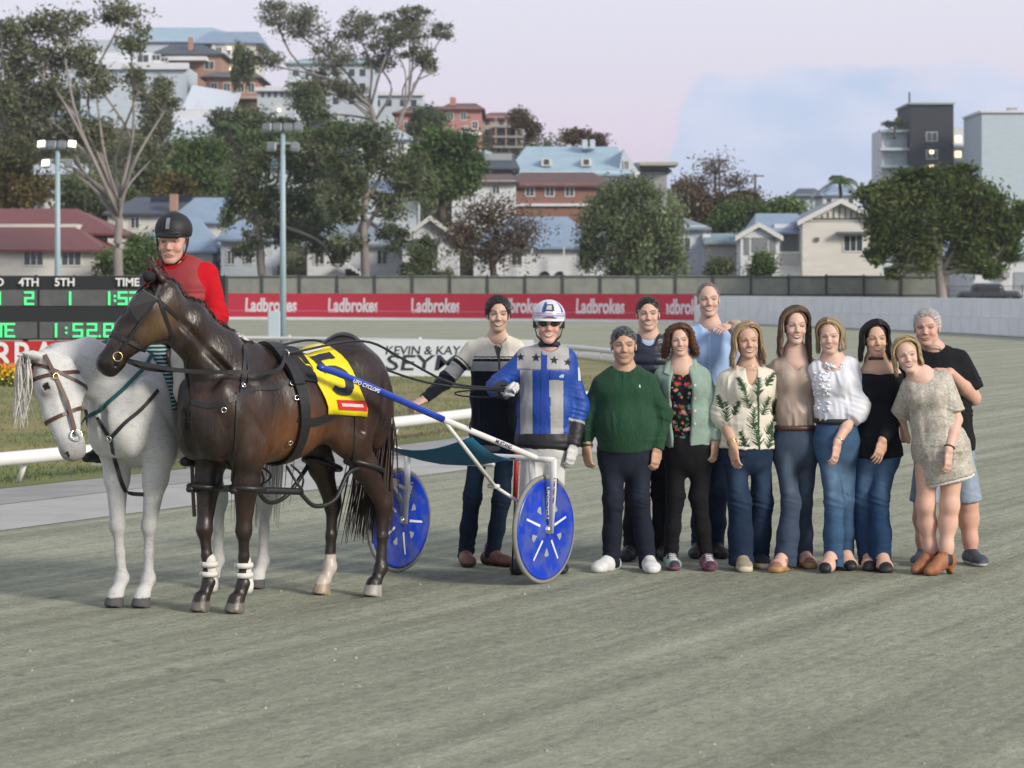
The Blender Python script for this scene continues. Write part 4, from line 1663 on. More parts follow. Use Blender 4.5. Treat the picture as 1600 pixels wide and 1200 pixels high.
tree('large round dark green tree with pale trunk on the right', 152, [(1472, 466), (1468, 430), (1464, 395)],
     [(1465, 300, 84, 36), (1400, 320, 50, 40), (1530, 325, 54, 42), (1465, 350, 84, 42), (1390, 365, 36, 34), (1560, 365, 38, 34), (1430, 395, 44, 30), (1520, 395, 50, 30), (1575, 390, 24, 22), (1465, 275, 60, 18), (1356, 305, 22, 18), (1590, 335, 20, 24), (1505, 266, 28, 12), (1420, 276, 26, 12), (1368, 398, 20, 16), (1548, 424, 24, 13), (1400, 425, 16, 12)], FIG, 27000, 0.22, tr=(0.34, 0.2), seed=17, clump=0.30, nclump=20, lr=0.13)
tree('bare branched brownish tree behind the striped jumper man', 163, [(772, 455), (770, 415), (765, 385)], [(770, 335, 58, 34), (725, 370, 36, 34), (815, 370, 40, 36), (770, 385, 56, 34)], BRN, 2600, 0.17, tr=(0.26, 0.16), seed=19, clump=0.55, bark=M_BARKD, nclump=26, twig=0.05, lr=0.11)
tree('small conical evergreen in front of the gabled white house', 161, [(660, 458), (660, 430)], [(660, 400, 22, 22), (660, 430, 34, 26), (662, 382, 13, 14), (640, 440, 22, 16), (690, 440, 20, 16)], DARK, 6500, 0.17, tr=(0.1, 0.05), seed=21, clump=0.4, limbs=False)
tree('round green shrub beside the red roofed building', 163, [(215, 436), (215, 425)], [(225, 392, 30, 26), (200, 412, 38, 24), (245, 412, 28, 24), (165, 415, 20, 20)], GREEN, 6500, 0.17, tr=(0.1, 0.05), seed=23, clump=0.4, limbs=False, name='shrub', cat='shrub')
tree('small round shrub in front of the cream house veranda', 163, [(1187, 436), (1187, 428)], [(1187, 416, 22, 18), (1187, 405, 12, 10)], GREEN, 3200, 0.13, tr=(0.06, 0.04), seed=25, clump=0.45, limbs=False, name='shrub', cat='shrub')
tree('dark shrub beside the beige shed', 164, [(1130, 434), (1130, 428)], [(1128, 418, 18, 14), (1115, 424, 14, 10)], DARK, 2400, 0.13, tr=(0.06, 0.04), seed=27, clump=0.45, limbs=False, name='shrub', cat='shrub')
tree('clipped dark hedge row behind the cream house', 205, [(1200, 360), (1200, 345)], [(1150, 335, 30, 24), (1185, 330, 30, 22), (1225, 332, 34, 20), (1130, 350, 26, 18)], GREEN, 6500, 0.24, tr=(0.15, 0.1), seed=29, clump=0.4, limbs=False, name='hedge', cat='hedge')
tree('bare tree on the skyline right of the drooping tree', 262, [(1120, 330), (1118, 300), (1116, 275)], [(1118, 262, 30, 20), (1095, 285, 24, 20), (1145, 285, 28, 18)], BRN, 700, 0.24, tr=(0.2, 0.1), seed=31, clump=0.5, bark=M_BARKD, nclump=18, twig=0.05)
tree('brown scrubby tree below the skyline aerials', 232, [(1130, 360), (1130, 335)], [(1120, 318, 46, 22), (1085, 330, 30, 26), (1165, 310, 30, 16), (1070, 300, 24, 18)], BRN, 5000, 0.26, tr=(0.2, 0.1), seed=33, clump=0.4, bark=M_BARKD)
tree('brown flat topped tree above the big pale roof', 282, [(918, 250), (916, 225)], [(905, 212, 26, 8), (932, 220, 18, 8), (890, 220, 16, 6)], BRN, 1800, 0.30, tr=(0.25, 0.14), seed=35, clump=0.45, bark=M_BARKD)
tree('bare round tree at the end of the terraced block', 300, [(822, 250), (820, 215)], [(812, 182, 20, 16), (830, 205, 14, 14)], BRN, 1500, 0.32, tr=(0.25, 0.12), seed=37, clump=0.42, bark=M_BARKD, nclump=14)
tree('dark round tree in front of the salmon block', 286, [(672, 225), (672, 205)], [(672, 186, 26, 18), (660, 200, 22, 14)], DARK, 3000, 0.32, tr=(0.25, 0.14), seed=39, clump=0.4, limbs=False)
for i, (lab, Y, bl, cs, n) in enumerate((
        ('yellowish tree at the left edge below the gum', 205, [(20, 260, 34, 40), (50, 300, 34, 26), (5, 310, 30, 26)], YEL_, 4500),
        ('dark tree behind the fork of the left gum', 212, [(130, 290, 40, 34), (215, 300, 34, 36), (240, 260, 30, 30), (120, 320, 30, 20)], DARK, 6000),
        ('green tree in the gap right of the left gum trunk', 225, [(300, 270, 40, 34), (330, 240, 30, 30), (275, 235, 28, 26), (310, 300, 50, 14)], GREEN, 6000),
        ('olive tree beside the white tin roof', 262, [(240, 190, 24, 34), (255, 150, 22, 26), (225, 230, 26, 26)], GUM, 4500),
        ('bushy tree under the pink brick house', 258, [(395, 200, 34, 24), (360, 185, 30, 22), (350, 215, 26, 20)], DARK, 5000),
        ('dark tree beside the white timber building', 268, [(480, 165, 28, 30), (440, 195, 30, 12), (500, 195, 26, 20)], DARK, 4500),
        ('brownish leafy tree low on the slope at the left', 200, [(270, 300, 30, 26), (300, 320, 26, 18), (160, 340, 20, 14)], YEL_, 2800),
        ('green shrubs along the slope under the grey house', 228, [(420, 222, 40, 16), (470, 215, 34, 16), (540, 205, 34, 18)], GREEN, 4500),
        ('dark scrub tree left of the brick building', 240, [(770, 300, 26, 18), (740, 320, 30, 16), (800, 318, 20, 14)], BRN, 2500),
        ('dark slender trees beside the hilltop lamps', 296, [(374, 92, 9, 26), (388, 105, 9, 22), (366, 120, 8, 16)], DARK, 2600),
        ('small rooftop garden tree on the white tower wing', 421, [(1398, 196, 16, 6), (1408, 192, 9, 8)], DARK, 900),
        ('leafy tree behind the chimney house roofs', 200, [(330, 330, 30, 20), (352, 352, 22, 22), (160, 325, 20, 14)], DARK, 3000))):
    x_, y_ = bl[0][0], bl[0][1] + bl[0][3]
    tree(lab, Y, [(x_, y_ + 8), (x_, y_ - 4)], bl, cs, n, 0.30 if Y < 300 else 0.4, tr=(0.2, 0.12), seed=50 + i, clump=0.38, limbs=False, bark=M_BARKD)

# bushes that cover the slope as one mass
V, C = [], []
rg = np.random.default_rng(77)
for i in range(760):
    Y = rg.uniform(182, 345)
    px = rg.uniform(-60, 1240)
    x = (px - 800) / F * Y
    c = V3(x, Y, terrain(x, Y))
    r = rg.uniform(0.8, 2.2)
    base = lerp(DARK[0], GUM[1], rg.random()) * rg.uniform(0.8, 1.1)
    per = 110
    pos = c + rg.normal(size=(per, 3)) * V3(r, r, r * 0.55) * 0.6 + V3(0, 0, r * 0.5)
    nr = unit(rg.normal(size=3))
    u = rg.normal(size=(per, 3))
    u /= np.linalg.norm(u, axis=1, keepdims=True)
    w = np.cross(u, rg.normal(size=(per, 3)))
    w /= np.linalg.norm(w, axis=1, keepdims=True)
    V.append(np.stack([pos - u * 0.3, pos + w * 0.14, pos + u * 0.3, pos - w * 0.14], 1).reshape(-1, 3))
    C.append(np.repeat(base * rg.uniform(0.7, 1.3, per)[:, None], 4, axis=0))
V = np.concatenate(V)
tag(mk('scrub', V, np.arange(len(V)).reshape(-1, 4), M_LEAF, None, np.concatenate(C), False), 'low bushes covering the hillside between the houses', 'bushes', kind='stuff')


def palm(label, px, py, Y, ht, fl, seed, n=17):
    rg = np.random.default_rng(seed)
    r = thing('palm_tree', label, 'palm', tuple(P(px, py + ht, Y)))
    b, t = P(px, py + ht, Y), P(px, py, Y)
    mb = MB()
    mb.tube([b, lerp(b, t, 0.5) + V3(0.1, 0, 0), t], [0.22, 0.17, 0.15], 8)
    mb.build('trunk', M_BARKD, r, True)
    for i in range(n):
        a = 2 * math.pi * i / n + rg.normal() * 0.2
        el_ = rg.uniform(0.1, 1.2)
        d = V3(math.cos(a) * math.cos(el_), math.sin(a) * math.cos(el_), math.sin(el_))
        pts = [t + d * fl * s_ - V3(0, 0, fl * 0.75 * s_ * s_) for s_ in np.linspace(0, 1, 9)]
        V, Fc = [], []
        for j in range(1, 9):
            ax = unit(pts[j] - pts[j - 1])
            sd = unit(np.cross(ax, V3(0, 0, 1)))
            for q in (0.0, 0.5):
                c = lerp(pts[j - 1], pts[j], q)
                for sg in (-1, 1):
                    tip = c + sd * sg * fl * 0.26 + ax * fl * 0.12 - V3(0, 0, fl * 0.12)
                    b0 = len(V)
                    V += [c - ax * 0.06, c + ax * 0.06, tip]
                    Fc.append((b0, b0 + 1, b0 + 2))
        mk('frond', np.array(V), np.array(Fc), M_LEAF, r, full(len(V), lerp(DARK[0], GREEN[0], rg.random())), False)


palm('palm with arching fronds on the skyline left of the towers', 1312, 284, 235, 40, 2.3, 2)
palm('palm among the trees below the white tin roof', 358, 196, 250, 40, 2.0, 3)
# power poles on the skyline
for px, py, Y, lab in ((1124, 248, 260, 'power pole above the brown scrub tree'), (1180, 272, 250, 'power pole with cross arm left of the palm')):
    r = thing('power_pole', lab, 'power pole', tuple(P(px, 340, Y)), 0, 'power poles')
    mb = MB()
    mb.tube([P(px, 340, Y), P(px, py, Y)], 0.12, 6)
    mb.build('pole', M_BARKD, r)
    mb = MB()
    mb.tube([P(px - 14, py + 3, Y), P(px + 14, py + 3, Y)], 0.07, 5)
    mb.build('cross_arm', M_BARKD, r)
# parked cars and posts glimpsed behind the fence
for px, lab, cl in ((1545, 'dark car parked behind the wire fence', (0.02, 0.022, 0.03)), (300, 'dark car parked behind the rider', (0.03, 0.035, 0.045))):
    r = thing('parked_car', lab, 'car', tuple(P(px, 455, 163) * V3(1, 1, 0)))
    S = Shape()
    b = P(px, 464, 163)
    S.cone(b + V3(-1.7, 0, 0.05), b + V3(1.7, 0, 0.05), (0.8, 0.38), (0.8, 0.36), 0.1, u=(0, 1, 0))
    S.cone(b + V3(-0.8, 0, 0.55), b + V3(0.6, 0, 0.55), (0.65, 0.35), (0.65, 0.34), 0.2, u=(0, 1, 0))
    V_, Q_ = S.mesh(0.09, 1)
    mk('body', V_, Q_, mat('car paint %d' % px, cl, 0.3, coat=0.5), r)
    for dx in (-1.15, 1.15):
        mb = MB()
        mb.tube([b + V3(dx, -0.82, -0.28), b + V3(dx, -0.6, -0.28)], 0.31, 14)
        mb.build('wheel', M_TACK if 'M_TACK' in globals() else M_FD, r, True)

# evening haze over the suburb
mb = MB()
mb.box((-3200, -260, -1.2), (3200, 6100, 46))
hz = mb.build('haze', None)
hz['kind'] = 'stuff'
hz['label'] = 'thin bluish evening haze'
mh = bpy.data.materials.new('haze')
mh.use_nodes = True
mh.node_tree.nodes.clear()
_o, _v = mh.node_tree.nodes.new('ShaderNodeOutputMaterial'), mh.node_tree.nodes.new('ShaderNodeVolumePrincipled')
_v.inputs['Color'].default_value = (0.80, 0.86, 0.95, 1)
_v.inputs['Density'].default_value = 0.00022
_v.inputs['Anisotropy'].default_value = 0.1
mh.node_tree.links.new(_v.outputs[0], _o.inputs['Volume'])
hz.data.materials.append(mh)
# ------------------------------------------------------------------ people
M_SKIN = mat('skin', vcol=True, rough=0.55, noise=0.06, nscale=60, bump=0.05, bscale=300, bdist=0.001, spec=0.35, sss=0.08)
M_HAIR = mat('hair', vcol=True, rough=0.42, noise=0.30, nscale=60, spec=0.45, stretch=(4, 4, 1))
M_KNIT = mat('knit', vcol=True, rough=0.95, noise=0.10, nscale=90, bump=0.5, bscale=160, bdist=0.004, spec=0.15, sheen=0.15)
M_COTTON = mat('cotton', vcol=True, rough=0.9, noise=0.06, nscale=25, bump=0.25, bscale=45, bdist=0.006, spec=0.2)
M_DENIM = mat('denim', vcol=True, rough=0.92, noise=0.14, nscale=22, bump=0.35, bscale=60, bdist=0.005, spec=0.15)
M_SATIN = mat('satin', vcol=True, rough=0.42, noise=0.05, nscale=12, bump=0.3, bscale=22, bdist=0.008, spec=0.5)
M_NYLON = mat('racing nylon', vcol=True, rough=0.55, noise=0.05, nscale=20, bump=0.35, bscale=26, bdist=0.008, spec=0.4)
M_SHOE = mat('shoe', vcol=True, rough=0.6, noise=0.10, nscale=40, bump=0.1, bscale=90, bdist=0.002)
M_GLOSS = mat('shell gloss', vcol=True, rough=0.22, spec=0.6, coat=0.4)
M_METAL = mat('buckle metal', (0.6, 0.56, 0.45), rough=0.3, metal=1.0)
M_DARKGLASS = mat('dark lens', (0.015, 0.016, 0.02), rough=0.12, spec=0.7)
M_DECAL = mat('printed cloth', vcol=True, rough=0.75, noise=0.08, nscale=40)


def hand(S, wrist, d, n, side, curl=0.5, s=1.0, spread=0.0, thumb=0.5, fat=1.0, fk=0.005):
    """palm, four fingers and a thumb; d along the fingers, n out of the back of the hand"""
    d = unit(d)
    n = unit(np.asarray(n, float) - d * np.dot(n, d))
    x = np.cross(d, n) * side
    wrist = np.asarray(wrist, float)
    kn = wrist + d * 0.088 * s
    S.cone(wrist - d * 0.01, wrist + d * 0.045 * s, (0.029 * s * fat, 0.02 * s * fat), (0.039 * s * fat, 0.0165 * s * fat), 0.012, u=x)
    S.cone(wrist + d * 0.04 * s, kn, (0.039 * s * fat, 0.0165 * s * fat), (0.040 * s * fat, 0.0135 * s * fat), 0.008, u=x)
    for i, (off, ln) in enumerate(((0.031, 0.070), (0.0105, 0.079), (-0.010, 0.074), (-0.030, 0.058))):
        p = kn + x * off * s
        ang = 0.0
        dd = unit(d + x * spread * off * 12)
        L = ln * s
        r = 0.0088 * s * fat
        for j, fr in enumerate((0.45, 0.31, 0.24)):
            ang += curl * (0.55, 1.0, 0.8)[j] + 0.04 * i * curl
            dv = unit(dd * math.cos(ang) - n * math.sin(ang))
            q = p + dv * L * fr
            S.cone(p, q, r, r * 0.9, fk if j == 0 else 0.004)
            p, r = q, r * 0.9
    b = wrist + d * 0.022 * s + x * 0.028 * s * fat
    t1 = b + unit(d * 0.75 + x * (0.75 - 0.4 * thumb) - n * 0.3) * 0.042 * s
    t2 = t1 + unit(d * 0.95 + x * (0.2 - 0.35 * thumb) - n * (0.25 + 0.4 * curl)) * 0.034 * s
    t3 = t2 + unit(d * 0.95 - x * 0.25 * thumb - n * (0.3 + 0.5 * curl)) * 0.022 * s
    S.cone(b, t1, 0.0145 * s * fat, 0.0115 * s * fat, 0.012)
    S.cone(t1, t2, 0.0115 * s * fat, 0.0095 * s * fat, 0.004)
    S.cone(t2, t3, 0.0095 * s * fat, 0.0075 * s * fat, 0.004)


class Person:
    def __init__(s, label, Y, head, sh, hip, armA, armB, legA, legB, yaw=0.0, hyaw=0.0, pitch=0.0, dyh=-0.03, neck=None, skin=(0.50, 0.30, 0.21),
                 female=False, scale=1.0, name='person', hroll=0.0, hairth=0.02, base=None, group=None):
        s.Y, s.yaw, s.female, s.sc, s.skin = Y, yaw, female, scale, np.asarray(skin, float) * np.array([1.16, 1.24, 1.30])
        pt = lambda q, d=0.0: P(q[0], q[1], Y + (q[2] if len(q) > 2 else 0.0) + d)
        s.pt = pt
        s.lat = V3(math.cos(yaw), math.sin(yaw), 0)
        s.fwd = V3(math.sin(yaw), -math.cos(yaw), 0)
        s.top, s.chin = pt((head[0], head[1], dyh)), pt((head[2], head[3], dyh))
        up = unit(s.top - s.chin)
        s.hh = np.linalg.norm(s.top - s.chin) - hairth
        R0 = np.stack([np.cross(V3(0, 1, 0), up), V3(0, 1, 0), up], 1)     # x right, y back, z up
        s.R = rotm(up, hyaw) @ R0
        s.R = rotm(s.R[:, 0], pitch) @ s.R
        s.shA, s.shB = pt(sh[0]) + V3(0, 0, 0.004 if female else 0.012), pt(sh[1]) + V3(0, 0, 0.004 if female else 0.012)
        s.hipA, s.hipB = pt(hip[0]), pt(hip[1])
        s.neck = pt(neck) + V3(0, 0, 0.012 if female else 0.022) if neck is not None else (s.shA + s.shB) / 2 + V3(0, 0, 0.05)
        s.arm = []
        for sh_, a in ((s.shA, armA), (s.shB, armB)):
            s.arm.append(None if a is None else [sh_, pt(a[0]), pt(a[1])])
        s.leg = []
        for hp, l in ((s.hipA, legA), (s.hipB, legB)):
            if l is None:
                s.leg.append(None)
                continue
            kn = pt(l[0])
            an = V3((l[1][0] - 800) / F * (Y + l[1][1]), Y + l[1][1], (0.085 if len(l[1]) < 3 else l[1][2]) * scale)
            s.leg.append([hp, kn, an])
        b = base if base is not None else ((s.leg[0][2] + s.leg[1][2]) / 2 * V3(1, 1, 0) if s.leg[0] and s.leg[1] else s.neck * V3(1, 1, 0))
        s.root = thing(name, label, 'person', tuple(b), 0, group)
        s.bodyparts = []
        s.hidden()

    def H(s, q):
        """head-local (units of head height, origin at chin level) to world"""
        return s.chin + s.hh * (s.R @ np.asarray(q, float))

    def hl(s, V):
        return ((V - s.chin) @ s.R) / s.hh

    # -------------------------------------------------- skin
    def hidden(s):
        """slim figure under the clothes so that the body is one figure"""
        S = Shape()
        hm = (s.hipA + s.hipB) / 2
        w = np.linalg.norm(s.shB - s.shA) / 2
        S.chain([hm, lerp(hm, s.neck, 0.4), lerp(hm, s.neck, 0.8), s.neck], [(w * 0.62, 0.07), (w * 0.55, 0.065), (w * 0.7, 0.075), (0.05, 0.05)], 0.03, u=s.lat)
        for a in s.arm:
            if a:
                S.chain([lerp(a[0], s.neck, 0.25), a[0], a[1], a[2]], [0.035, 0.036, 0.03, 0.022], 0.03)
        for l in s.leg:
            if l:
                S.chain([l[0], l[1], l[2]], [0.06, 0.042, 0.03], 0.03)
        V, Q = S.mesh(0.018)
        s.bodyparts.append((V, Q, full(len(V), s.skin)))

    def head(s, jaw=1.0, wide=1.0, smile=1.0, teeth=True, brow=(0.05, 0.03, 0.02), lip=None, stubble=0.0, age=0.0, nose=1.0, eye=0.0125, scalp=None,
             hairline=0.83, necklow=0.0, chestskin=0.0, blush=0.3, iris=(0.05, 0.05, 0.05), neckr=None):
        S, H, hh = Shape(), s.H, s.hh
        R = s.R
        E = lambda c, r, k=0.05: S.ell(H(c), np.asarray(r) * hh, k * hh, R)
        Cn = lambda a, b, ra, rb, k=0.04: S.cone(H(a), H(b), ra * hh, rb * hh, k * hh, u=R[:, 0])
        w = wide
        E((0, 0.10, 0.655), (0.325 * w, 0.395, 0.345))
        E((0, -0.08, 0.46), (0.275 * w, 0.27, 0.36), 0.08)
        E((0, -0.13, 0.25), (0.215 * w * jaw, 0.21, 0.20), 0.08)
        for sg in (-1, 1):
            Cn((sg * 0.195 * w * jaw, 0.02, 0.26), (sg * 0.07, -0.24, 0.085), 0.062, 0.07, 0.08)
            E((sg * 0.165 * w, -0.235, 0.375), (0.085, 0.075, 0.085), 0.07)
            Cn((sg * 0.05, -0.335, 0.585), (sg * 0.21 * w, -0.265, 0.575), 0.03, 0.03, 0.05)
            E((sg * 0.322 * w, 0.06, 0.455), (0.03, 0.06, 0.10), 0.02)
        E((0, -0.255, 0.075), (0.085 * jaw, 0.075, 0.065), 0.06)
        for sg in (-1, 1):
            S.ell(H((sg * 0.135, -0.365, 0.512)), np.array((0.082, 0.07, 0.045)) * hh, 0.04 * hh, R, op='s')
            E((sg * 0.135, -0.262, 0.503), (0.06, 0.055, 0.045), 0.02)
            E((sg * 0.16, -0.27, 0.36), (0.07, 0.05 + 0.02 * smile, 0.06), 0.06)
        Cn((0, -0.325, 0.53), (0, -0.405 * nose, 0.375), 0.032, 0.047, 0.04)
        for sg in (-1, 1):
            E((sg * 0.045, -0.365, 0.355), (0.035, 0.04, 0.03), 0.025)
        # mouth: lips follow the smile
        mw = 0.095 + 0.028 * smile
        mz, cv = 0.215, 0.055 * smile
        yl = lambda x: -0.335 + 0.9 * x * x * 2.2
        for dz, r in ((0.022, 0.016), (-0.028, 0.020)):
            pts = [H((x, yl(x), mz + cv * (x / mw) ** 2 + dz * (1 - (x / mw) ** 2))) for x in np.linspace(-mw, mw, 7)]
            for i in range(6):
                S.cone(pts[i], pts[i + 1], r * hh, r * hh, 0.02 * hh)
        nr = neckr * 0.92 if neckr else (0.056 if not s.female else 0.046) * s.sc
        nb = s.neck - V3(0, 0, necklow)
        S.chain([H((0, 0.10, 0.30)), lerp(H((0, 0.10, 0.1)), nb, 0.45), nb], [nr * 0.98, nr, nr * 1.22], 0.03)
        S.cone(nb + s.lat * 0.02, lerp(nb, s.shB, 0.55) - V3(0, 0, 0.01), nr * 0.9, 0.035, 0.05)
        S.cone(nb - s.lat * 0.02, lerp(nb, s.shA, 0.55) - V3(0, 0, 0.01), nr * 0.9, 0.035, 0.05)
        if chestskin:
            S.cone(nb, nb - V3(0, 0, chestskin) + s.fwd * 0.035, (0.07, 0.06), (0.085, 0.06), 0.06, u=s.lat)
            S.cone(s.shA, s.shB, 0.045, 0.045, 0.05)
        V, Q = S.mesh(0.0036, 1)
        q = s.hl(V)
        x, y, z = q[:, 0], q[:, 1], q[:, 2]
        C = full(len(V), s.skin)
        n = fbm(V * 55, 3)
        C *= (1 + 0.05 * n)[:, None]
        front = (y < -0.12).astype(float)
        bl = blush * front * (np.exp(-(((np.abs(x) - 0.17) / 0.09) ** 2 + ((z - 0.38) / 0.09) ** 2)) + 0.7 * np.exp(-((x / 0.06) ** 2 + ((z - 0.39) / 0.06) ** 2)))
        C *= (1 - bl[:, None] * np.array([0.0, 0.22, 0.22]))

        def paint(w_, c):
            w_ = np.clip(w_, 0, 1)[:, None]
            C[:] = C * (1 - w_) + np.asarray(c) * w_
        if stubble:
            m = sstep(0.40, 0.28, z + 0.25 * (np.abs(x) < 0.05) * 0) * front * sstep(-0.02, 0.04, z) * (np.abs(x) < 0.3)
            paint(m * stubble, s.skin * 0.45)
        if age:
            for sg in (-1, 1):      # smile folds, their crease shade painted into the skin
                dx = np.abs(x - sg * (0.075 + 0.35 * (0.36 - z)))
                paint(age * 0.45 * front * np.exp(-(dx / 0.012) ** 2) * (z > 0.2) * (z < 0.36), s.skin * 0.55)
            paint(0.12 * front * np.exp(-((np.abs(x) - 0.13) / 0.08) ** 2 - ((z - 0.53) / 0.04) ** 2), s.skin * 0.4)  # eye socket shade painted as darker skin
            paint(age * 0.3 * front * np.exp(-((np.abs(x) - 0.135) / 0.06) ** 2 - ((z - 0.455) / 0.012) ** 2), s.skin * 0.6)
        # eyes, lashes, brows, nostrils
        ez = 0.507
        for sg in (-1, 1):
            dx = (x - sg * 0.137)
            arch = 0.014 * (1 - (dx / 0.07) ** 2)
            ins = front * sstep(1.25, 0.85, (dx / 0.062) ** 2 + ((z - ez - 0.3 * arch) / eye) ** 2)
            paint(ins * 0.9, (0.40, 0.36, 0.33))
            paint(front * sstep(1.3, 0.8, (dx / 0.027) ** 2 + ((z - ez) / (eye * 1.15)) ** 2), iris)
            paint(front * 0.85 * (np.abs(dx) < 0.072) * np.exp(-((z - ez - eye * 0.8 - 0.25 * arch) / 0.015) ** 2), np.asarray(brow) * 0.5)
            paint(front * 0.35 * (np.abs(dx) < 0.065) * np.exp(-((z - ez + eye * 1.1) / 0.010) ** 2), s.skin * 0.35)
            bz = 0.585 + 0.028 * (1 - ((np.abs(x) - 0.15) / 0.1) ** 2)
            paint(front * (0.95 if not s.female else 0.8) * sstep(0.045, 0.065, np.abs(x)) * sstep(0.245, 0.215, np.abs(x)) * (x * sg > 0)
                  * np.exp(-((z - bz) / (0.021 if not s.female else 0.015)) ** 2), brow)
            paint(front * 0.8 * np.exp(-((x - sg * 0.028) / 0.014) ** 2 - ((z - 0.333) / 0.010) ** 2) * (y < -0.3), s.skin * 0.18)
        t = np.clip(x / mw, -1.2, 1.2)
        cz = mz + cv * t ** 2
        ok = (np.abs(t) < 1.03) * (y < -0.2)
        lipc = lip if lip is not None else s.skin * (np.array([0.85, 0.62, 0.60]) if not s.female else np.array([0.9, 0.48, 0.50]))
        prof = np.clip(1 - t ** 2, 0, 1)
        lw = 1.0 if s.female else 0.75
        up_, dn_ = 0.036 * prof * lw + 0.006, 0.050 * prof * lw + 0.006
        paint(ok * sstep(0.012, -0.004, z - cz - up_) * sstep(0.012, -0.004, cz - dn_ - z), lipc)
        if teeth:
            it = (np.abs(t) < 0.86) * (y < -0.2)
            tu, td = 0.016 * prof, 0.024 * prof * smile
            paint(it * sstep(0.006, -0.006, z - cz - tu) * sstep(0.006, -0.006, cz - td - z), (0.66, 0.62, 0.57))
            paint(ok * 0.7 * np.exp(-((z - cz + td + 0.004) / 0.006) ** 2) * (np.abs(t) < 0.8), (0.10, 0.03, 0.03))
        else:
            paint(ok * 0.8 * np.exp(-((z - cz) / 0.009) ** 2), s.skin * 0.2)
        paint(ok * 0.5 * np.exp(-((np.abs(t) - 1.0) / 0.08) ** 2 - ((z - cz) / 0.02) ** 2), s.skin * 0.3)
        if scalp is not None:
            hl_ = hairline - 0.9 * np.maximum(0, y + 0.18)          # hairline falls behind the temples
            hl_ = np.maximum(hl_, np.where(y > 0.02, 0.30, 0.0))
            m = sstep(-0.03, 0.04, z - hl_) * (z > 0.25)
            paint(m * (0.9 + 0.1 * n), np.asarray(scalp))
        s.bodyparts.append((V, Q, C))

    def hand(s, i, d, n, curl=0.5, size=1.0, thumb=0.5, spread=0.0, bare=None, fat=1.0, col=None, glove=False, elbow_r=0.040, wr=0.027):
        """i: 0 image-left arm, 1 image-right arm.  bare: fraction of forearm (0 wrist .. 1 elbow .. 2 shoulder) shown as skin"""
        a = s.arm[i]
        S = Shape()
        k = s.sc
        side = 1 if i == 0 else -1
        fw = unit(a[2] - a[1])
        L = np.linalg.norm(a[2] - a[1])
        bare = 0.12 if bare is None else bare
        st = a[2] - fw * min(bare, 1.0) * L
        hp = 0.042 * k * fat
        if bare > 1:
            us = lerp(a[1], a[0], min(1.0, bare - 1))
            S.chain([us, a[1]], [0.047 * k * fat, 0.040 * k * fat], 0.03)
        r0 = wr * k * fat + (elbow_r - wr) * k * fat * min(bare, 1)
        S.chain([st, lerp(st, a[2], 0.4), a[2]], [r0, r0 * 1.02, wr * k * fat], 0.02)
        hand(S, a[2], d, n, side, curl, 0.98 * size * k, spread, thumb, fat=min(fat, 1.15) * (1.12 if glove else 1.0))
        V, Q = S.mesh(0.0042, 1)
        C = full(len(V), s.skin * np.array([1.0, 0.95, 0.93]) if col is None else col) * (1 + 0.06 * fbm(V * 60, 5))[:, None]
        if glove:
            mk('glove', V, Q, M_COTTON, s.root, C)
        else:
            s.bodyparts.append((V, Q, C))

    def bare_leg(s, i, top=0.0, r=(0.078, 0.055, 0.056, 0.036)):
        l = s.leg[i]
        S, k = Shape(), s.sc
        calf = lerp(l[1], l[2], 0.32) + V3(0, 0.018, 0)
        S.chain([lerp(l[0], l[1], top), l[1], calf, lerp(l[1], l[2], 0.75), l[2]], [r[0] * k, r[1] * k, r[2] * k, r[3] * 1.1 * k, r[3] * k], 0.05)
        S.ell(l[1] - V3(0, 0.02, 0), (0.045 * k, 0.045 * k, 0.055 * k), 0.03)
        V, Q = S.mesh(0.008, 2)
        s.bodyparts.append((V, Q, full(len(V), s.skin * np.array([1, 0.92, 0.88])) * (1 + 0.08 * fbm(V * 25, 5))[:, None]))

    def finish(s):
        V, Q, C = join_np(s.bodyparts)
        return mk('body', V, Q, M_SKIN, s.root, C)

    # -------------------------------------------------- hair
    def cap(s, col, vol=1.0, hairline=0.80, low=0.34, amp=0.004, back=True, col2=None, fr=70, temple=0.0, part=None, name='hair', h=0.0045, M=None):
        """close-lying hair: a shell over the skull cut free of the face"""
        S, hh, R = Shape(), s.hh, s.R
        vol = vol - 0.03 if s.female else vol
        S.ell(s.H((0, 0.115, 0.665)), np.array(((0.352 if s.female else 0.338) * vol, 0.425 * vol, 0.375 * (0.6 + 0.4 * vol))) * hh, 0.03 * hh, R)
        if back:
            S.ell(s.H((0, 0.24, 0.46)), np.array((0.29 * vol, 0.255, 0.27)) * hh, 0.08 * hh, R)
        S.ell(s.H((0, -0.52, hairline - 0.42)), np.array(((0.315 if s.female else 0.345) - temple, 0.46, 0.44)) * hh, 0.03 * hh, R, op='s')
        for sg in (-1, 1):
            S.ell(s.H((sg * 0.36, -0.02, 0.37)), np.array((0.10, 0.13, 0.17)) * hh, 0.02 * hh, R, op='s')
        S.plane(s.H((0, 0, low)), -(s.R[:, 2] * 1.0 + s.R[:, 1] * -0.25), 0.01 * hh)
        V, Q = S.mesh(h, 1)
        q = s.hl(V)
        ang = np.arctan2(q[:, 0], -(q[:, 1] - 0.1))
        st = fbm(np.stack([q[:, 0] * 34, q[:, 1] * 9, q[:, 2] * 9 + ang], 1), 9)
        V = V + vnormals(V, Q) * (amp * st)[:, None]
        c = np.asarray(col)
        C = full(len(V), c)
        if col2 is not None:
            w = np.clip(0.5 + 0.9 * fbm(np.stack([q[:, 0] * 16, q[:, 1] * 5, q[:, 2] * 4], 1), 21), 0, 1)[:, None]
            C = C * (1 - w) + np.asarray(col2) * w
        C *= (1 + 0.35 * st)[:, None].clip(0.4, 1.6)
        return mk(name, V, Q, M or M_HAIR, s.root, C)

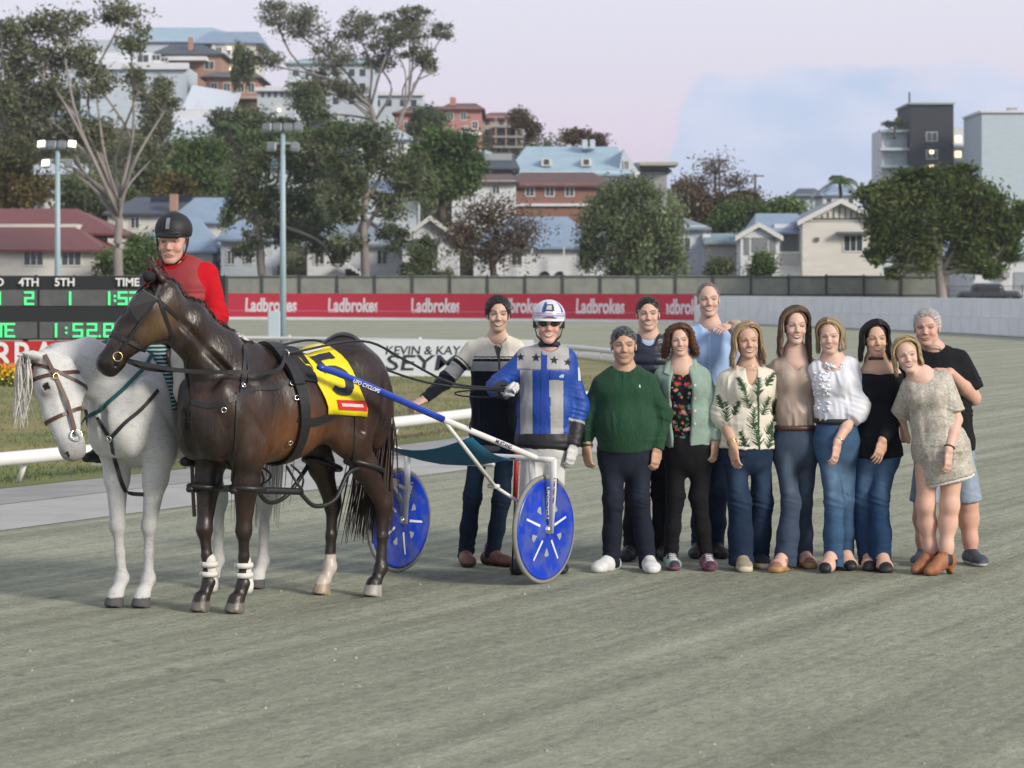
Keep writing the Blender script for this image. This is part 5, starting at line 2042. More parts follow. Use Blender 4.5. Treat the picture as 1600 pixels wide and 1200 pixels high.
    def tufts(s, cap_o, n, ln, col, col2, seed=1, up=0.35, thick=0.0016):
        """short hair: small tufts standing off the shell, combed back"""
        rg = np.random.default_rng(seed)
        me = cap_o.data
        co = np.empty(len(me.vertices) * 3)
        no = np.empty(len(me.vertices) * 3)
        me.vertices.foreach_get('co', co)
        me.vertices.foreach_get('normal', no)
        co, no = co.reshape(-1, 3), no.reshape(-1, 3)
        ok = np.nonzero((no @ s.R[:, 2] > -0.45) | (no @ s.R[:, 1] > 0.2))[0]
        idx = rg.choice(ok, int(n * 1.8))
        V, Fc, C = [], [], []
        for i in idx:
            nn = no[i]
            d = unit(s.R[:, 1] * 0.7 + s.R[:, 2] * -0.2 + s.R[:, 0] * rg.normal() * 0.35 + nn * up)
            sd = unit(np.cross(d, nn)) * thick * rg.uniform(0.7, 1.5)
            L = ln * rg.uniform(0.6, 1.3)
            a = co[i] - d * L * 0.4
            b0 = len(V)
            V += [a - sd, a + sd, a + d * L * 0.6 + nn * L * 0.12 + sd, a + d * L * 0.6 + nn * L * 0.12 - sd, a + d * L * 1.1 + nn * L * 0.05]
            Fc += [(b0, b0 + 1, b0 + 2, b0 + 3), (b0 + 3, b0 + 2, b0 + 4)]
            C += [lerp(col, col2, rg.random()) * rg.uniform(0.8, 1.2)] * 5
        return mk('tuft', np.array(V), Fc, M_HAIR, cap_o, np.array(C))

    def strands(s, cap_o, n, length, col, col2, open_=0.95, vol=1.0, curl=0.0, flare=0.0, seed=1, thick=0.0055, endz=None, wave=0.006, front=0.0, part=0.06,
                tuck=0.0, fringe=0, backonly=False, lenvar=0.12):
        """locks of hair that leave the parting, follow the skull and hang free"""
        rg = np.random.default_rng(seed)
        vol = 1 + (vol - 1) * 0.55
        mb_v, mb_f, mb_c = [], [], []
        hh = s.hh
        n, thick = int(n * 3.2), thick * 0.42
        for i in range(n):
            phi = (open_ + (math.pi - open_) * rg.random() ** 0.85) * (1 if rg.random() < 0.5 else -1)
            sg = 1 if phi > 0 else -1
            lay = rg.uniform(0.985, 1.10) if rg.random() < 0.93 else rg.uniform(1.1, 1.2)
            Ln = length * (1 + rg.normal() * lenvar)
            if endz is not None:
                Ln = (endz[0] if sg < 0 else endz[1]) * (1 + rg.normal() * lenvar)
            pts = []
            yr = -0.235 + 0.635 * rg.random() ** 1.25
            sg = 1 if rg.random() < 0.5 else -1
            if endz is not None:
                Ln = (endz[0] if sg < 0 else endz[1]) * (1 + rg.normal() * lenvar)
            fr_ = math.sqrt(max(0.08, 1 - ((yr - 0.115) / 0.44) ** 2))
            swp = max(0.0, (0.10 - yr)) * rg.uniform(0.25, 0.75) * (open_ if open_ < 1 else 1)
            phi = sg * (1.25 if yr < 0 else 1.25 + 1.6 * yr / 0.4)
            for t in np.linspace(0, 1, 6):
                al = 1.75 * t
                ex = part * (1 - t) + sg * 0.352 * vol * lay * math.sin(min(al, 1.57)) * (0.82 + 0.18 * fr_)
                ez = 0.66 + (0.375 * lay * (0.75 + 0.25 * vol)) * (0.35 + 0.65 * fr_) * math.cos(al)
                pts.append(V3(ex, yr + swp * t * 0.9, ez))
            p0 = pts[-1].copy()
            m = 7
            wv = yr * 26 + sg * 1.3 + rg.normal() * 0.5 if curl < 0.01 else rg.uniform(0, 6.28)
            for j in range(1, m + 1):
                u_ = j / m
                ox = math.sin(phi) * (flare * u_ * u_ + 0.03 * u_ - tuck * u_ * (1.6 - u_))
                oy = -math.cos(phi) * 0.05 * u_ - front * u_ * (1 if abs(phi) < 2.0 else 0.0)
                pts.append(p0 + V3(ox, oy, -Ln * u_))
            W = []
            for j, p in enumerate(pts):
                u_ = max(0, j - 4) / (len(pts) - 5)
                wob = wave * 0.7 * (0.3 + u_)
                cu = curl * (0.35 + 0.65 * min(1, j / 6))
                p = s.H(p)
                p = p + V3(math.sin(wv + j * 1.1) * wob + math.sin(wv * 3 + j * 1.75) * cu, math.cos(wv + j * 1.3) * wob + math.cos(wv * 3 + j * 1.75) * cu, 0)
                W.append(p)
            c = lerp(col, col2, np.clip(0.45 + 0.42 * math.sin(yr * 40 + sg * 2 + seed) * math.sin(yr * 13 + 1) + rg.normal() * 0.14, 0, 1)) * rg.uniform(0.92, 1.08)
            rr = thick * rg.uniform(0.6, 1.25)
            base = len(mb_v)
            for j, p in enumerate(W):
                d = unit(W[min(j + 1, len(W) - 1)] - W[max(j - 1, 0)])
                out = unit(p - s.H((0, 0.1, 0.5 if j < 6 else (W[j] - s.chin) @ s.R[:, 2] / hh)))
                sd = np.cross(d, out)
                r = rr * (1.0 if j < len(W) - 3 else (1.0, 0.8, 0.35)[j - len(W) + 3])
                mb_v += [p + sd * r * 1.5, p + out * r * 0.7, p - sd * r * 1.5, p - out * r * 0.7]
                mb_c += [c] * 4
            for j in range(len(W) - 1):
                for k in range(4):
                    mb_f.append((base + j * 4 + k, base + j * 4 + (k + 1) % 4, base + j * 4 + 4 + (k + 1) % 4, base + j * 4 + 4 + k))
        return mk('lock_of_hair', np.array(mb_v), np.array(mb_f), M_HAIR, cap_o, np.array(mb_c))

    # -------------------------------------------------- clothes
    def torso(s, S, hw, hd, hem, ease=0.0, bust=0.0, belly=0.0, k=0.05, sh_r=0.056, flat=True, top=0.0, chest_t=0.74):
        """hw: half widths (m) chest, waist, hip; hem: fraction below hip (m)"""
        kk = 0.94 if s.female else 0.97
        hw, hd = [v * kk for v in hw], [v * 0.93 for v in hd]
        hm = (s.hipA + s.hipB) / 2
        up = unit(s.neck - hm)
        C, Wt = lerp(hm, s.neck, chest_t), lerp(hm, s.neck, 0.36)
        U = lerp(hm, s.neck, 0.90 - top)
        e = ease
        pts = [U, C, Wt, hm, hm - up * hem]
        rad = [(hw[0] * 0.80 + e, hd[0] * 0.72 + e), (hw[0] + e, hd[0] + e), (hw[1] + e, hd[1] + e), (hw[2] + e, hd[2] + e), (hw[2] * 1.0 + e, hd[2] + e)]
        if hem < 0.005:
            pts, rad = pts[:3] + [hm - up * min(hem, 0.0)], rad[:4]
        S.chain(pts, rad, k, u=s.lat, flatb=flat)
        if belly:
            S.ell(lerp(hm, s.neck, 0.27) + s.fwd * (hd[1] * 0.5), (hw[1] * 0.85, belly, 0.17), 0.08)
        if bust:
            for sg in (-1, 1):
                S.ell(C + s.fwd * (hd[0] * 0.62) + s.lat * sg * hw[0] * 0.48 - V3(0, 0, 0.01), (hw[0] * 0.44, bust, 0.075), 0.06)
        r = sh_r * s.sc + e * 0.6
        nk = s.neck - V3(0, 0, 0.022)
        for sh in (s.shA, s.shB):
            S.cone(nk, sh + V3(0, 0, 0.004), (r * 0.8, r * 1.05), (r * 0.9, r), 0.05, u=V3(0, 0, 1))

    def neckhole(s, S, w=0.075, d=0.07, drop=0.03, fw=0.02, h=0.06):
        S.ell(s.neck + V3(0, 0, h * 0.75 - drop * 0.5) + s.fwd * fw, (w, d, h + drop * 0.5), 0.012, np.stack([s.lat, -s.fwd, V3(0, 0, 1)], 1), op='s')

    def sleeve(s, S, i, r, end=2.0, k=0.03, flat=True, puff=0.0):
        """r: radii at shoulder, elbow, wrist; end: 1 elbow, 2 wrist"""
        a = s.arm[i]
        if a is None:
            return
        if end <= 1:
            e = lerp(a[0], a[1], end)
            S.cone(a[0], e, r[0], r[1], k, flatb=flat)
        else:
            e = lerp(a[1], a[2], end - 1)
            S.cone(a[0], a[1], r[0], r[1], k)
            if puff:
                S.ell(lerp(a[1], e, 0.35), (r[1] + puff, r[1] + puff, r[1] + puff), 0.05)
            S.cone(a[1], e, r[1], r[2], k, flatb=flat)

    def cloth(s, S, name, M, colf, h=0.007, fold=0.007, fs=(26, 20, 5), sm=2, parent=None, seed=3, creases=True):
        V, Q = S.mesh(h, sm)
        N = vnormals(V, Q)
        V0 = V
        # soft body of the cloth, then long hanging folds gathered in patches
        d = fold * 0.45 * fbm(V * 7.0, seed, 2)
        wv = V[:, 2] * fs[2] + 1.5 * vnoise(V * 3.0, seed + 3)
        rdg = 1 - 2 * np.abs(vnoise(np.stack([V[:, 0] * fs[0] + wv * 0.35, V[:, 1] * fs[1], wv], 1), seed + 11))
        pat = np.clip(0.35 + 0.9 * vnoise(V * 5.0, seed + 29), 0, 1)
        d += fold * 0.75 * rdg * pat
        if creases:     # pulled folds around elbows, knees
            for ch in s.arm + s.leg:
                if ch is None:
                    continue
                w = np.exp(-(np.linalg.norm(V - ch[1], axis=1) / 0.11) ** 2)
                d += w * fold * 1.1 * (1 - 2 * np.abs(vnoise(np.stack([V[:, 0] * 7, V[:, 1] * 7, V[:, 2] * 30 + V[:, 0] * 9], 1), seed + 5)))
                e = ch[2]
                w = np.exp(-(np.linalg.norm(V - e, axis=1) / 0.12) ** 2)
                d += w * fold * 1.2 * vnoise(np.stack([V[:, 0] * 8, V[:, 1] * 8, V[:, 2] * 48], 1), seed + 6)
        V = V + N * d[:, None]
        C = colf(V0, N) if callable(colf) else full(len(V), colf)
        o = mk(name, V, Q, M, parent or s.root, C)
        s.last = (V, Q)
        return o

    def bvh(s):
        V, Q = s.last
        return BVHTree.FromPolygons([tuple(p) for p in V], [tuple(int(i) for i in q) for q in Q])

    def arm_t(s, V, i):
        """distance to the arm axis and position along it (0 shoulder, 1 elbow, 2 wrist)"""
        a = s.arm[i]
        best, tt = np.full(len(V), 9.0), np.zeros(len(V))
        for j in (0, 1):
            ab = a[j + 1] - a[j]
            t = np.clip(((V - a[j]) @ ab) / (ab @ ab), 0, 1.15 if j else 1)
            dd = np.linalg.norm(V - a[j] - t[:, None] * ab, axis=1)
            m = dd < best
            best = np.where(m, dd, best)
            tt = np.where(m, t + j, tt)
        return best, tt

    def decal(s, bv, poly, col, name='print', off=0.0025, M=None, parent=None, direction=None, step=0.012, thick=0.0015):
        """cloth patch laid on a garment: poly in photo pixels, carried on to the surface"""
        cx = np.mean([p[0] for p in poly])
        cy = np.mean([p[1] for p in poly])
        px = [(p[0], p[1]) for p in poly]
        bm = bmesh.new()
        vs = [bm.verts.new((p[0], p[1], 0)) for p in px]
        f = bm.faces.new(vs)
        bmesh.ops.triangulate(bm, faces=[f])
        st = step * F / s.Y
        for _ in range(4):
            es = [e for e in bm.edges if e.calc_length() > st * 1.6]
            if not es:
                break
            bmesh.ops.subdivide_edges(bm, edges=es, cuts=1)
            bmesh.ops.triangulate(bm, faces=bm.faces[:])
        pos = []
        O = Vector((0, 0, CH))
        last = None
        for v in bm.verts:
            q = P(v.co.x, v.co.y, s.Y)
            d = (Vector(q) - O).normalized()
            loc, nrm, _, _ = bv.ray_cast(O + d * (s.Y - 1.2), d)
            if loc is None:
                loc, nrm, _, _ = bv.find_nearest(Vector(q))
            pos.append(loc + nrm * off if nrm.dot(d) < 0 else loc - nrm * off)
        Vv = np.array([tuple(p) for p in pos])
        fs = []
        bm.verts.index_update()
        for f in bm.faces:
            fs.append([v.index for v in f.verts])
        bm.free()
        me = mk(name, Vv, fs, M or M_DECAL, parent or s.root, full(len(Vv), col))
        return me

    def trousers(s, col, M=None, r=(0.098, 0.072, 0.062), hw=(0.155, 0.17), hd=(0.105, 0.12), waist=0.09, hem=(0.02, 0.02), name='trousers', fade=0.0,
                 fadec=None, h=0.008, fold=0.010, knee_out=0.0, cut=None, seat=True, seed=4, flare=None, stack=0.0):
        """r: thigh, knee, hem radii; waist: height of the waistband above the hips"""
        S, k = Shape(), s.sc
        hm = (s.hipA + s.hipB) / 2
        S.chain([hm + V3(0, 0, waist), hm + V3(0, 0, 0.0), hm - V3(0, 0, 0.07)], [(hw[0], hd[0]), (hw[1], hd[1]), (hw[1] * 0.95, hd[1] * 0.95)], 0.05, u=s.lat, flata=True)
        off = np.linalg.norm(s.hipB - s.hipA) / 2
        hw, hd, r = [v * 0.95 for v in hw], [v * 0.93 for v in hd], [v * 0.92 for v in r]
        flare = flare and flare * 0.92
        r = (min(r[0], hw[1] - off * 0.96 + 0.004),) + tuple(r[1:])
        for l in s.leg:
            if l is None:
                continue
            th = lerp(l[0], l[1], 0.18) * 1.0
            end = l[2] + V3(0, 0, (hem[0] - 0.085) * k)
            if cut is not None:         # shorts
                e = lerp(l[0], l[1], cut)
                S.chain([l[0], th, e], [r[0] * 0.95, r[0], r[1]], 0.035, flatb=True)
                continue
            pts = [l[0], th, l[1], lerp(l[1], end, 0.5), end]
            mid = (r[1] + r[2]) / 2 if flare is None else flare
            S.chain(pts, [r[0] * 0.95, r[0], r[1], mid, r[2]], 0.035, flatb=True)
        def colf(V, N):
            C = full(len(V), col)
            if fade:
                w = np.zeros(len(V))
                for l in s.leg:
                    ax = l[1] - l[0]
                    t = ((V - l[0]) @ ax) / (ax @ ax)
                    w = np.maximum(w, np.exp(-((t - 0.6) / 0.42) ** 2) * np.clip(N @ s.fwd, 0, 1) ** 1.5 * np.exp(-(((V - l[0] - t[:, None] * ax) @ s.lat) / 0.06) ** 2))
                w = np.clip(w * 1.5 * (0.8 + 0.5 * fbm(V * V3(18, 18, 9), 2)), 0, 1)[:, None] * fade
                C = C * (1 - w) + np.asarray(fadec) * w
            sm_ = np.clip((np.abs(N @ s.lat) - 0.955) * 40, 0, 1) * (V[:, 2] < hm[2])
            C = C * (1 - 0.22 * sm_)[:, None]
            wr = 1 + 0.14 * fbm(np.stack([V[:, 0] * 14, V[:, 1] * 14, V[:, 2] * 22], 1), 8)
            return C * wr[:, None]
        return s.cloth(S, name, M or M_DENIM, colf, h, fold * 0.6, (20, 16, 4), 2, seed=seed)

    def shoe(s, i, yaw, col, sole=(0.75, 0.75, 0.72), L=0.27, w=0.048, hgt=0.075, kind='sneaker', solez=0.028, heel=0.0, col2=None, toe=None, shaft=0.0, M=None, name='shoe', skin=False):
        """shoe under ankle i; yaw turns the toe (0 = towards the viewer, positive = to the right of the picture)"""
        l = s.leg[i]
        k = s.sc
        d = V3(math.sin(yaw), -math.cos(yaw), 0)
        x = V3(math.cos(yaw), math.sin(yaw), 0)
        g = l[2] * V3(1, 1, 0)
        hl, tp = g - d * 0.06 * k, g + d * (L - 0.075) * k
        S = Shape()
        z = lambda h_: V3(0, 0, h_)
        up = heel
        S.chain([hl + z(0.042 + up), g + d * 0.05 + z(0.045 + up * 0.8), tp - d * 0.06 + z(0.036 + up * 0.12), tp - d * 0.015 + z(0.028)],
                [(w * 0.78, 0.045), (w * 0.85, 0.05), (w * 1.05, 0.037), (w * 0.8, 0.028)], 0.03, u=x)
        S.chain([g + z(0.05 + up) - d * 0.012, l[2] + z(0.02 + shaft)], [(0.043, 0.05), (0.042, 0.045)], 0.03, u=x, flatb=True)
        if kind == 'sneaker':
            S.cone(g + d * 0.06 + z(0.085), tp - d * 0.07 + z(0.055), (0.026, 0.016), (0.028, 0.012), 0.02, u=x)
        if heel:
            S.cone(hl + d * 0.02 + z(0.0), hl + d * 0.025 + z(0.05 + up), (0.026, 0.028), (0.032, 0.036), 0.012, u=x, flata=True)
        if kind == 'platform':
            S.chain([hl + z(0.02), tp - d * 0.01 + z(0.02)], [(w * 0.85, 0.03), (w * 1.0, 0.026)], 0.01, u=x)
        S.plane(V3(0, 0, 0.0), (0, 0, -1), 0.004)
        if heel > 0.02 and kind != 'platform':      # arch under a heeled shoe
            S.cone(g + d * 0.0 + x * 0.09, g + d * 0.0 - x * 0.09, heel * 0.75, heel * 0.75, 0.01, op='s')
        V, Q = S.mesh(0.006, 1)
        C = full(len(V), col)
        al = (V - hl) @ d
        zz = V[:, 2]
        cs = np.asarray(sole)
        C = np.where((zz < solez)[:, None], cs, C)
        if col2 is not None:
            m = (np.sin(al * 60) + 0.6 * np.sin(zz * 90 + al * 40) > 0.55) & (zz > solez)
            C = np.where(m[:, None], np.asarray(col2), C)
        if kind == 'sneaker':       # laces
            side = np.abs((V - hl) @ x)
            m = (side < 0.022) & (zz > 0.06) & (al > 0.10) & (al < 0.2) & (np.sin(al * 330) > 0.1)
            C = np.where(m[:, None], np.array([0.7, 0.7, 0.68]), C)
        if kind == 'chelsea':
            side = (V - g) @ d
            m = (np.abs(side + 0.005) < 0.02) & (zz > 0.06)
            C = np.where(m[:, None], np.array([0.02, 0.017, 0.015]), C)
        if skin:                    # open sandal: skin shows between the straps
            m = (zz > solez) & ((np.sin(al * 58 + 1.0) < 0.15) | (zz > 0.085))
            C = np.where(m[:, None], s.skin * np.array([1, 0.93, 0.9]), C)
        return mk(name, V, Q, M or M_SHOE, s.root, C)

    def ring(s, pts, r, M, name, parent=None, n=8, flat=1.0):
        mb = MB()
        mb.tube(pts, r, n, False, flat)
        return mb.build(name, M, parent or s.root, True)

    def loop(s, c, axis, ru, rv, u, rad, M, name, n=20, flat=1.0, parent=None):
        """closed band round a limb or waist"""
        axis = unit(axis)
        u = unit(np.asarray(u, float) - axis * np.dot(u, axis))
        v = np.cross(axis, u)
        pts = [np.asarray(c) + u * ru * math.cos(2 * math.pi * i / n) + v * rv * math.sin(2 * math.pi * i / n) for i in range(n + 1)]
        mb = MB()
        mb.tube(pts, rad, 6, False, flat, up=axis)
        return mb.build(name, M, parent or s.root, True)


def pix(V):
    """photo pixel of points (used to lay out the colours of a garment)"""
    return 800 + F * V[:, 0] / V[:, 1], HY - F * (V[:, 2] - CH) / V[:, 1]


def dots(u, v, n, box, cols, r, seed, bg):
    """scattered flower prints"""
    rg = np.random.default_rng(seed)
    C = full(len(u), bg)
    for i in range(n):
        cx, cy = rg.uniform(box[0], box[2]), rg.uniform(box[1], box[3])
        rr = rg.uniform(*r)
        a = rg.uniform(0, 6.28)
        dx, dy = u - cx, v - cy
        th = np.arctan2(dy, dx)
        m = np.hypot(dx, dy) < rr * (0.72 + 0.28 * np.cos(5 * th + a))
        C[m] = cols[rg.integers(len(cols))]
    return C


def fronds(u, v, stems, seed, w=1.1):
    """palm fronds: stems of paired narrow leaves; returns a 0..1 mask"""
    rg = np.random.default_rng(seed)
    m = np.zeros(len(u))
    for (x0, y0, ang, L) in stems:
        for t in np.linspace(0.08, 1, 10):
            bx, by = x0 + math.cos(ang) * L * t, y0 - math.sin(ang) * L * t
            for sg in (-1, 1):
                la = ang + sg * rg.uniform(0.7, 1.1)
                ll = L * 0.42 * (1.15 - t * 0.7)
                ex, ey = math.cos(la), -math.sin(la)
                tt = np.clip((u - bx) * ex + (v - by) * ey, 0, ll)
                d = np.hypot(u - bx - tt * ex, v - by - tt * ey)
                m = np.maximum(m, d < w * (1.15 - tt / ll))
    return m


def star(cx, cy, r, rot=0.0):
    return [(cx + (r if i % 2 == 0 else r * 0.42) * math.sin(math.pi * i / 5 + rot), cy - (r if i % 2 == 0 else r * 0.42) * math.cos(math.pi * i / 5 + rot)) for i in range(10)]
DENIM_D, DENIM_M, DENIM_L = srgb(32, 36, 48), srgb(32, 46, 68), srgb(70, 98, 128)
FADE_D, FADE_M, FADE_L = srgb(58, 66, 82), srgb(66, 88, 114), srgb(112, 138, 162)
M_BELT = mat('black leather', (0.02, 0.019, 0.018), 0.4, noise=0.2)
M_BELT2 = mat('brown leather', (0.09, 0.045, 0.025), 0.45, noise=0.2)
M_SILVER = mat('silver', (0.7, 0.7, 0.7), 0.25, metal=1.0)


def watch(p, i, M, r=0.031, t=0.93):
    a = p.arm[i]
    c = lerp(a[1], a[2], t)
    return p.loop(c, a[2] - a[1], r, r * 0.9, p.lat, 0.006, M, 'bracelet', 16)


# ------------------------------------------------------------------ horses
M_BAY = mat('wet bay coat', vcol=True, rough=0.36, noise=0.30, nscale=16, bump=0.45, bscale=30, bdist=0.010, spec=0.5, rnoise=0.14, stretch=(1.4, 1.4, 0.5))
M_GREY = mat('grey coat', vcol=True, rough=0.72, noise=0.14, nscale=130, bump=0.10, bscale=90, bdist=0.003, spec=0.25)
M_MANE = mat('horse hair', vcol=True, rough=0.45, noise=0.2, nscale=50)
M_TACK = mat('black harness', (0.014, 0.014, 0.015), 0.42, noise=0.25, nscale=30, bump=0.15, bscale=80)
M_TACKB = mat('brown harness', (0.075, 0.034, 0.020), 0.45, noise=0.25, nscale=30)
M_TEAL = mat('teal webbing', srgb(20, 78, 84), 0.8, noise=0.2, nscale=40)
M_CHROME = mat('chrome', (0.75, 0.75, 0.75), 0.2, metal=1.0)
M_WHITEB = mat('white boot', srgb(208, 206, 200), 0.7, noise=0.08)
M_PADB = mat('black pad', (0.012, 0.012, 0.014), 0.85, bump=0.3, bscale=60)


class Horse:
    def __init__(s, base, head, Y_shift=0.0):
        s.B = V3(base[0], base[1], 0)
        s.H = unit(np.asarray(head + (0,), float))
        s.L = V3(-s.H[1], s.H[0], 0)

    def T(s, x, y, z):
        return s.B + s.H * x + s.L * y + V3(0, 0, z)

    def loc(s, V):
        d = V - s.B
        return d @ s.H, d @ s.L, V[:, 2]

    def HP(s, px, py, off):
        kx = (px - 800) / F
        t = (off + s.B @ s.L) / (kx * s.L[0] + s.L[1])
        return P(px, py, t)

    def shape(s, legs, neck, nrad, poll, d, f, hl=0.60, hs=1.0, mouth=0.0):
        """legs: hoof (x, y) for LF, RF, LH, RH; neck: local points; head from poll along d with forehead normal f"""
        S, T, L = Shape(), s.T, s.L
        S.chain([T(0.13, 0, 1.12), T(-0.12, 0, 1.15), T(-0.48, 0, 1.17), T(-0.78, 0, 1.22), T(-1.02, 0, 1.28)],
                [(0.16, 0.24), (0.22, 0.325), (0.255, 0.305), (0.23, 0.265), (0.215, 0.245)], 0.08, u=L)
        S.chain([T(-0.02, 0, 1.40), T(-0.22, 0, 1.47), T(-0.48, 0, 1.44)], [(0.07, 0.08), (0.055, 0.07), (0.07, 0.06)], 0.10, u=L)
        S.chain([T(-0.8, 0, 1.42), T(-1.0, 0, 1.485), T(-1.2, 0, 1.40)], [(0.09, 0.09), (0.10, 0.10), (0.05, 0.07)], 0.10, u=L)
        R = np.stack([s.H, s.L, V3(0, 0, 1)], 1)
        for sg in (-1, 1):
            Rs = rotm(s.L, 0.45) @ R
            S.ell(T(0.03, sg * 0.155, 1.12), (0.13, 0.085, 0.26), 0.07, Rs)
            S.ell(T(0.135, sg * 0.095, 1.03), (0.10, 0.09, 0.14), 0.06, R)
            S.ell(T(-0.06, sg * 0.165, 0.96), (0.12, 0.075, 0.13), 0.06, R)
            S.ell(T(-1.00, sg * 0.125, 1.27), (0.25, 0.125, 0.25), 0.07, R)
            S.ell(T(-1.17, sg * 0.10, 1.12), (0.125, 0.095, 0.24), 0.07, R)
            S.ell(T(-0.84, sg * 0.165, 1.05), (0.13, 0.08, 0.17), 0.07, R)
        for i, (hx, hy) in enumerate(legs):
            sg = 1 if i % 2 == 0 else -1
            if i < 2:
                el, kn, ft = T(-0.05, sg * 0.155, 0.90), T(hx - 0.01, hy * 1.1 + sg * 0.01, 0.475), T(hx - 0.03, hy, 0.165)
                S.chain([el, lerp(el, kn, 0.35), kn], [(0.080, 0.112), (0.062, 0.080), (0.038, 0.044)], 0.05, u=L)
                S.ell(kn, (0.046, 0.042, 0.058), 0.03, R)
                S.chain([kn, lerp(kn, ft, 0.5), ft], [(0.032, 0.038), (0.025, 0.033), (0.030, 0.037)], 0.025, u=L)
            else:
                st, hk, ft = T(-0.90, sg * 0.16, 0.98), T(hx - 0.055, hy * 1.02, 0.55), T(hx - 0.03, hy, 0.165)
                S.chain([T(-1.02, sg * 0.14, 1.15), st, lerp(st, hk, 0.45), hk], [(0.10, 0.17), (0.085, 0.125), (0.058, 0.082), (0.038, 0.052)], 0.06, u=L)
                S.ell(hk, (0.055, 0.044, 0.066), 0.03, R)
                S.cone(hk + V3(0, 0, 0.06) - s.H * 0.045, hk - s.H * 0.02 - V3(0, 0, 0.05), 0.024, 0.026, 0.03)
                S.chain([hk, lerp(hk, ft, 0.5), ft], [(0.034, 0.044), (0.027, 0.037), (0.032, 0.041)], 0.025, u=L)
            hf = T(hx + 0.035, hy, 0.055)
            S.ell(ft, (0.046, 0.041, 0.045), 0.02, R)
            S.chain([ft, hf], [(0.035, 0.037), (0.042, 0.042)], 0.02, u=L)
            S.cone(hf + V3(0, 0, 0.025) - s.H * 0.005, T(hx + 0.05, hy, 0.0), (0.046, 0.050), (0.058, 0.066), 0.008, u=L, flatb=True)
        npts = [T(*q) for q in neck]
        S.chain(npts, nrad, 0.08, u=L)
        for sg in (-1, 1):      # furrows between the big muscles
            cut = lambda a, b, r: S.cone(T(*a), T(*b), r, r, 0.035, op='s')
            cut((-0.215, sg * 0.268, 1.40), (-0.175, sg * 0.268, 1.00), 0.016)
            cut((0.055, sg * 0.262, 1.20), (-0.10, sg * 0.262, 1.02), 0.014)
            cut((-0.80, sg * 0.272, 1.28), (-0.90, sg * 0.258, 1.02), 0.018)
            cut((-1.13, sg * 0.245, 1.36), (-1.08, sg * 0.235, 0.98), 0.016)
            a, b = npts[1] + L * sg * (nrad[1][0] + 0.012) - V3(0, 0, nrad[1][1] * 0.42), npts[-1] + L * sg * (nrad[-1][0] + 0.012) - V3(0, 0, nrad[-1][1] * 0.35)
            S.cone(a, b, 0.016, 0.012, 0.03, op='s')
        S.cone(T(0.27, 0, 1.16), T(0.24, 0, 0.92), 0.022, 0.022, 0.04, op='s')
        # head
        d, f = unit(d), unit(np.asarray(f, float) - unit(d) * np.dot(f, unit(d)))
        sd = np.cross(d, f)
        pl = np.asarray(poll, float)
        hp = lambda a, b, c=0.0: pl + d * a * hl / 0.6 + f * b * hs + sd * c * hs
        s.hp, s.hd, s.hf, s.hsd = hp, d, f, sd
        S.chain([hp(0.02, -0.03), hp(0.16, -0.01), hp(0.32, -0.005), hp(0.50, -0.02)], [(0.075, 0.085), (0.092, 0.10), (0.062, 0.084), (0.054, 0.070)], 0.05, u=sd)
        S.chain([hp(0.06, -0.09), hp(0.20, -0.105), hp(0.40, -0.055)], [(0.055, 0.08), (0.062, 0.085), (0.042, 0.045)], 0.05, u=sd)
        S.ell(hp(0.55, -0.022), (0.060, 0.072, 0.058), 0.04, np.stack([d, f, sd], 1))
        S.cone(hp(0.50, -0.065), hp(0.565, -0.055), 0.036, 0.03, 0.025)
        for sg in (-1, 1):
            S.ell(hp(0.175, 0.045, sg * 0.078), (0.04, 0.03, 0.026), 0.03, np.stack([d, f, sd], 1))
            S.ell(hp(0.17, 0.05, sg * 0.098), (0.024, 0.020, 0.014), 0.006, np.stack([d, f, sd], 1), op='s')
            S.ell(hp(0.17, 0.045, sg * 0.088), (0.021, 0.019, 0.014), 0.004, np.stack([d, f, sd], 1))
            S.ell(hp(0.565, 0.022, sg * 0.040), (0.024, 0.016, 0.016), 0.015, np.stack([d, f, sd], 1))
            S.ell(hp(0.578, 0.030, sg * 0.054), (0.020, 0.013, 0.016), 0.006, np.stack([d, f, sd], 1), op='s')
            S.ell(hp(0.24, 0.0, sg * 0.060), (0.10, 0.012, 0.018), 0.03, np.stack([d, f, sd], 1))
        S.cone(hp(0.53, -0.052, -0.06), hp(0.53, -0.052, 0.06), 0.006, 0.006, 0.006, op='s')
        return S

    def ears(s, S, tips):
        for a, b in tips:
            a, b = np.asarray(a), np.asarray(b)
            m = lerp(a, b, 0.45)
            S.chain([a, m, b], [(0.036, 0.026), (0.042, 0.022), (0.008, 0.007)], 0.015, u=s.hsd)


def hair_locks(name, roots, paths, col, col2, thick, parent, seed=1, M=None):
    """paths: list of point lists"""
    rg = np.random.default_rng(seed)
    V, Fc, C = [], [], []
    for pts in paths:
        c = lerp(col, col2, rg.random())
        r0 = thick * rg.uniform(0.6, 1.3)
        b = len(V)
        n = len(pts)
        for j, p in enumerate(pts):
            dd = unit(pts[min(j + 1, n - 1)] - pts[max(j - 1, 0)])
            a = unit(np.cross(dd, V3(0.3, 1, 0.2)))
            e = np.cross(dd, a)
            r = r0 * (1 - 0.75 * (j / (n - 1)) ** 2)
            V += [p + a * r, p - a * r * 0.5 + e * r * 0.8, p - a * r * 0.5 - e * r * 0.8]
            C += [c] * 3
        for j in range(n - 1):
            for k in range(3):
                Fc.append((b + j * 3 + k, b + j * 3 + (k + 1) % 3, b + j * 3 + 3 + (k + 1) % 3, b + j * 3 + 3 + k))
    return mk(name, np.array(V), np.array(Fc), M or M_MANE, parent, np.array(C))


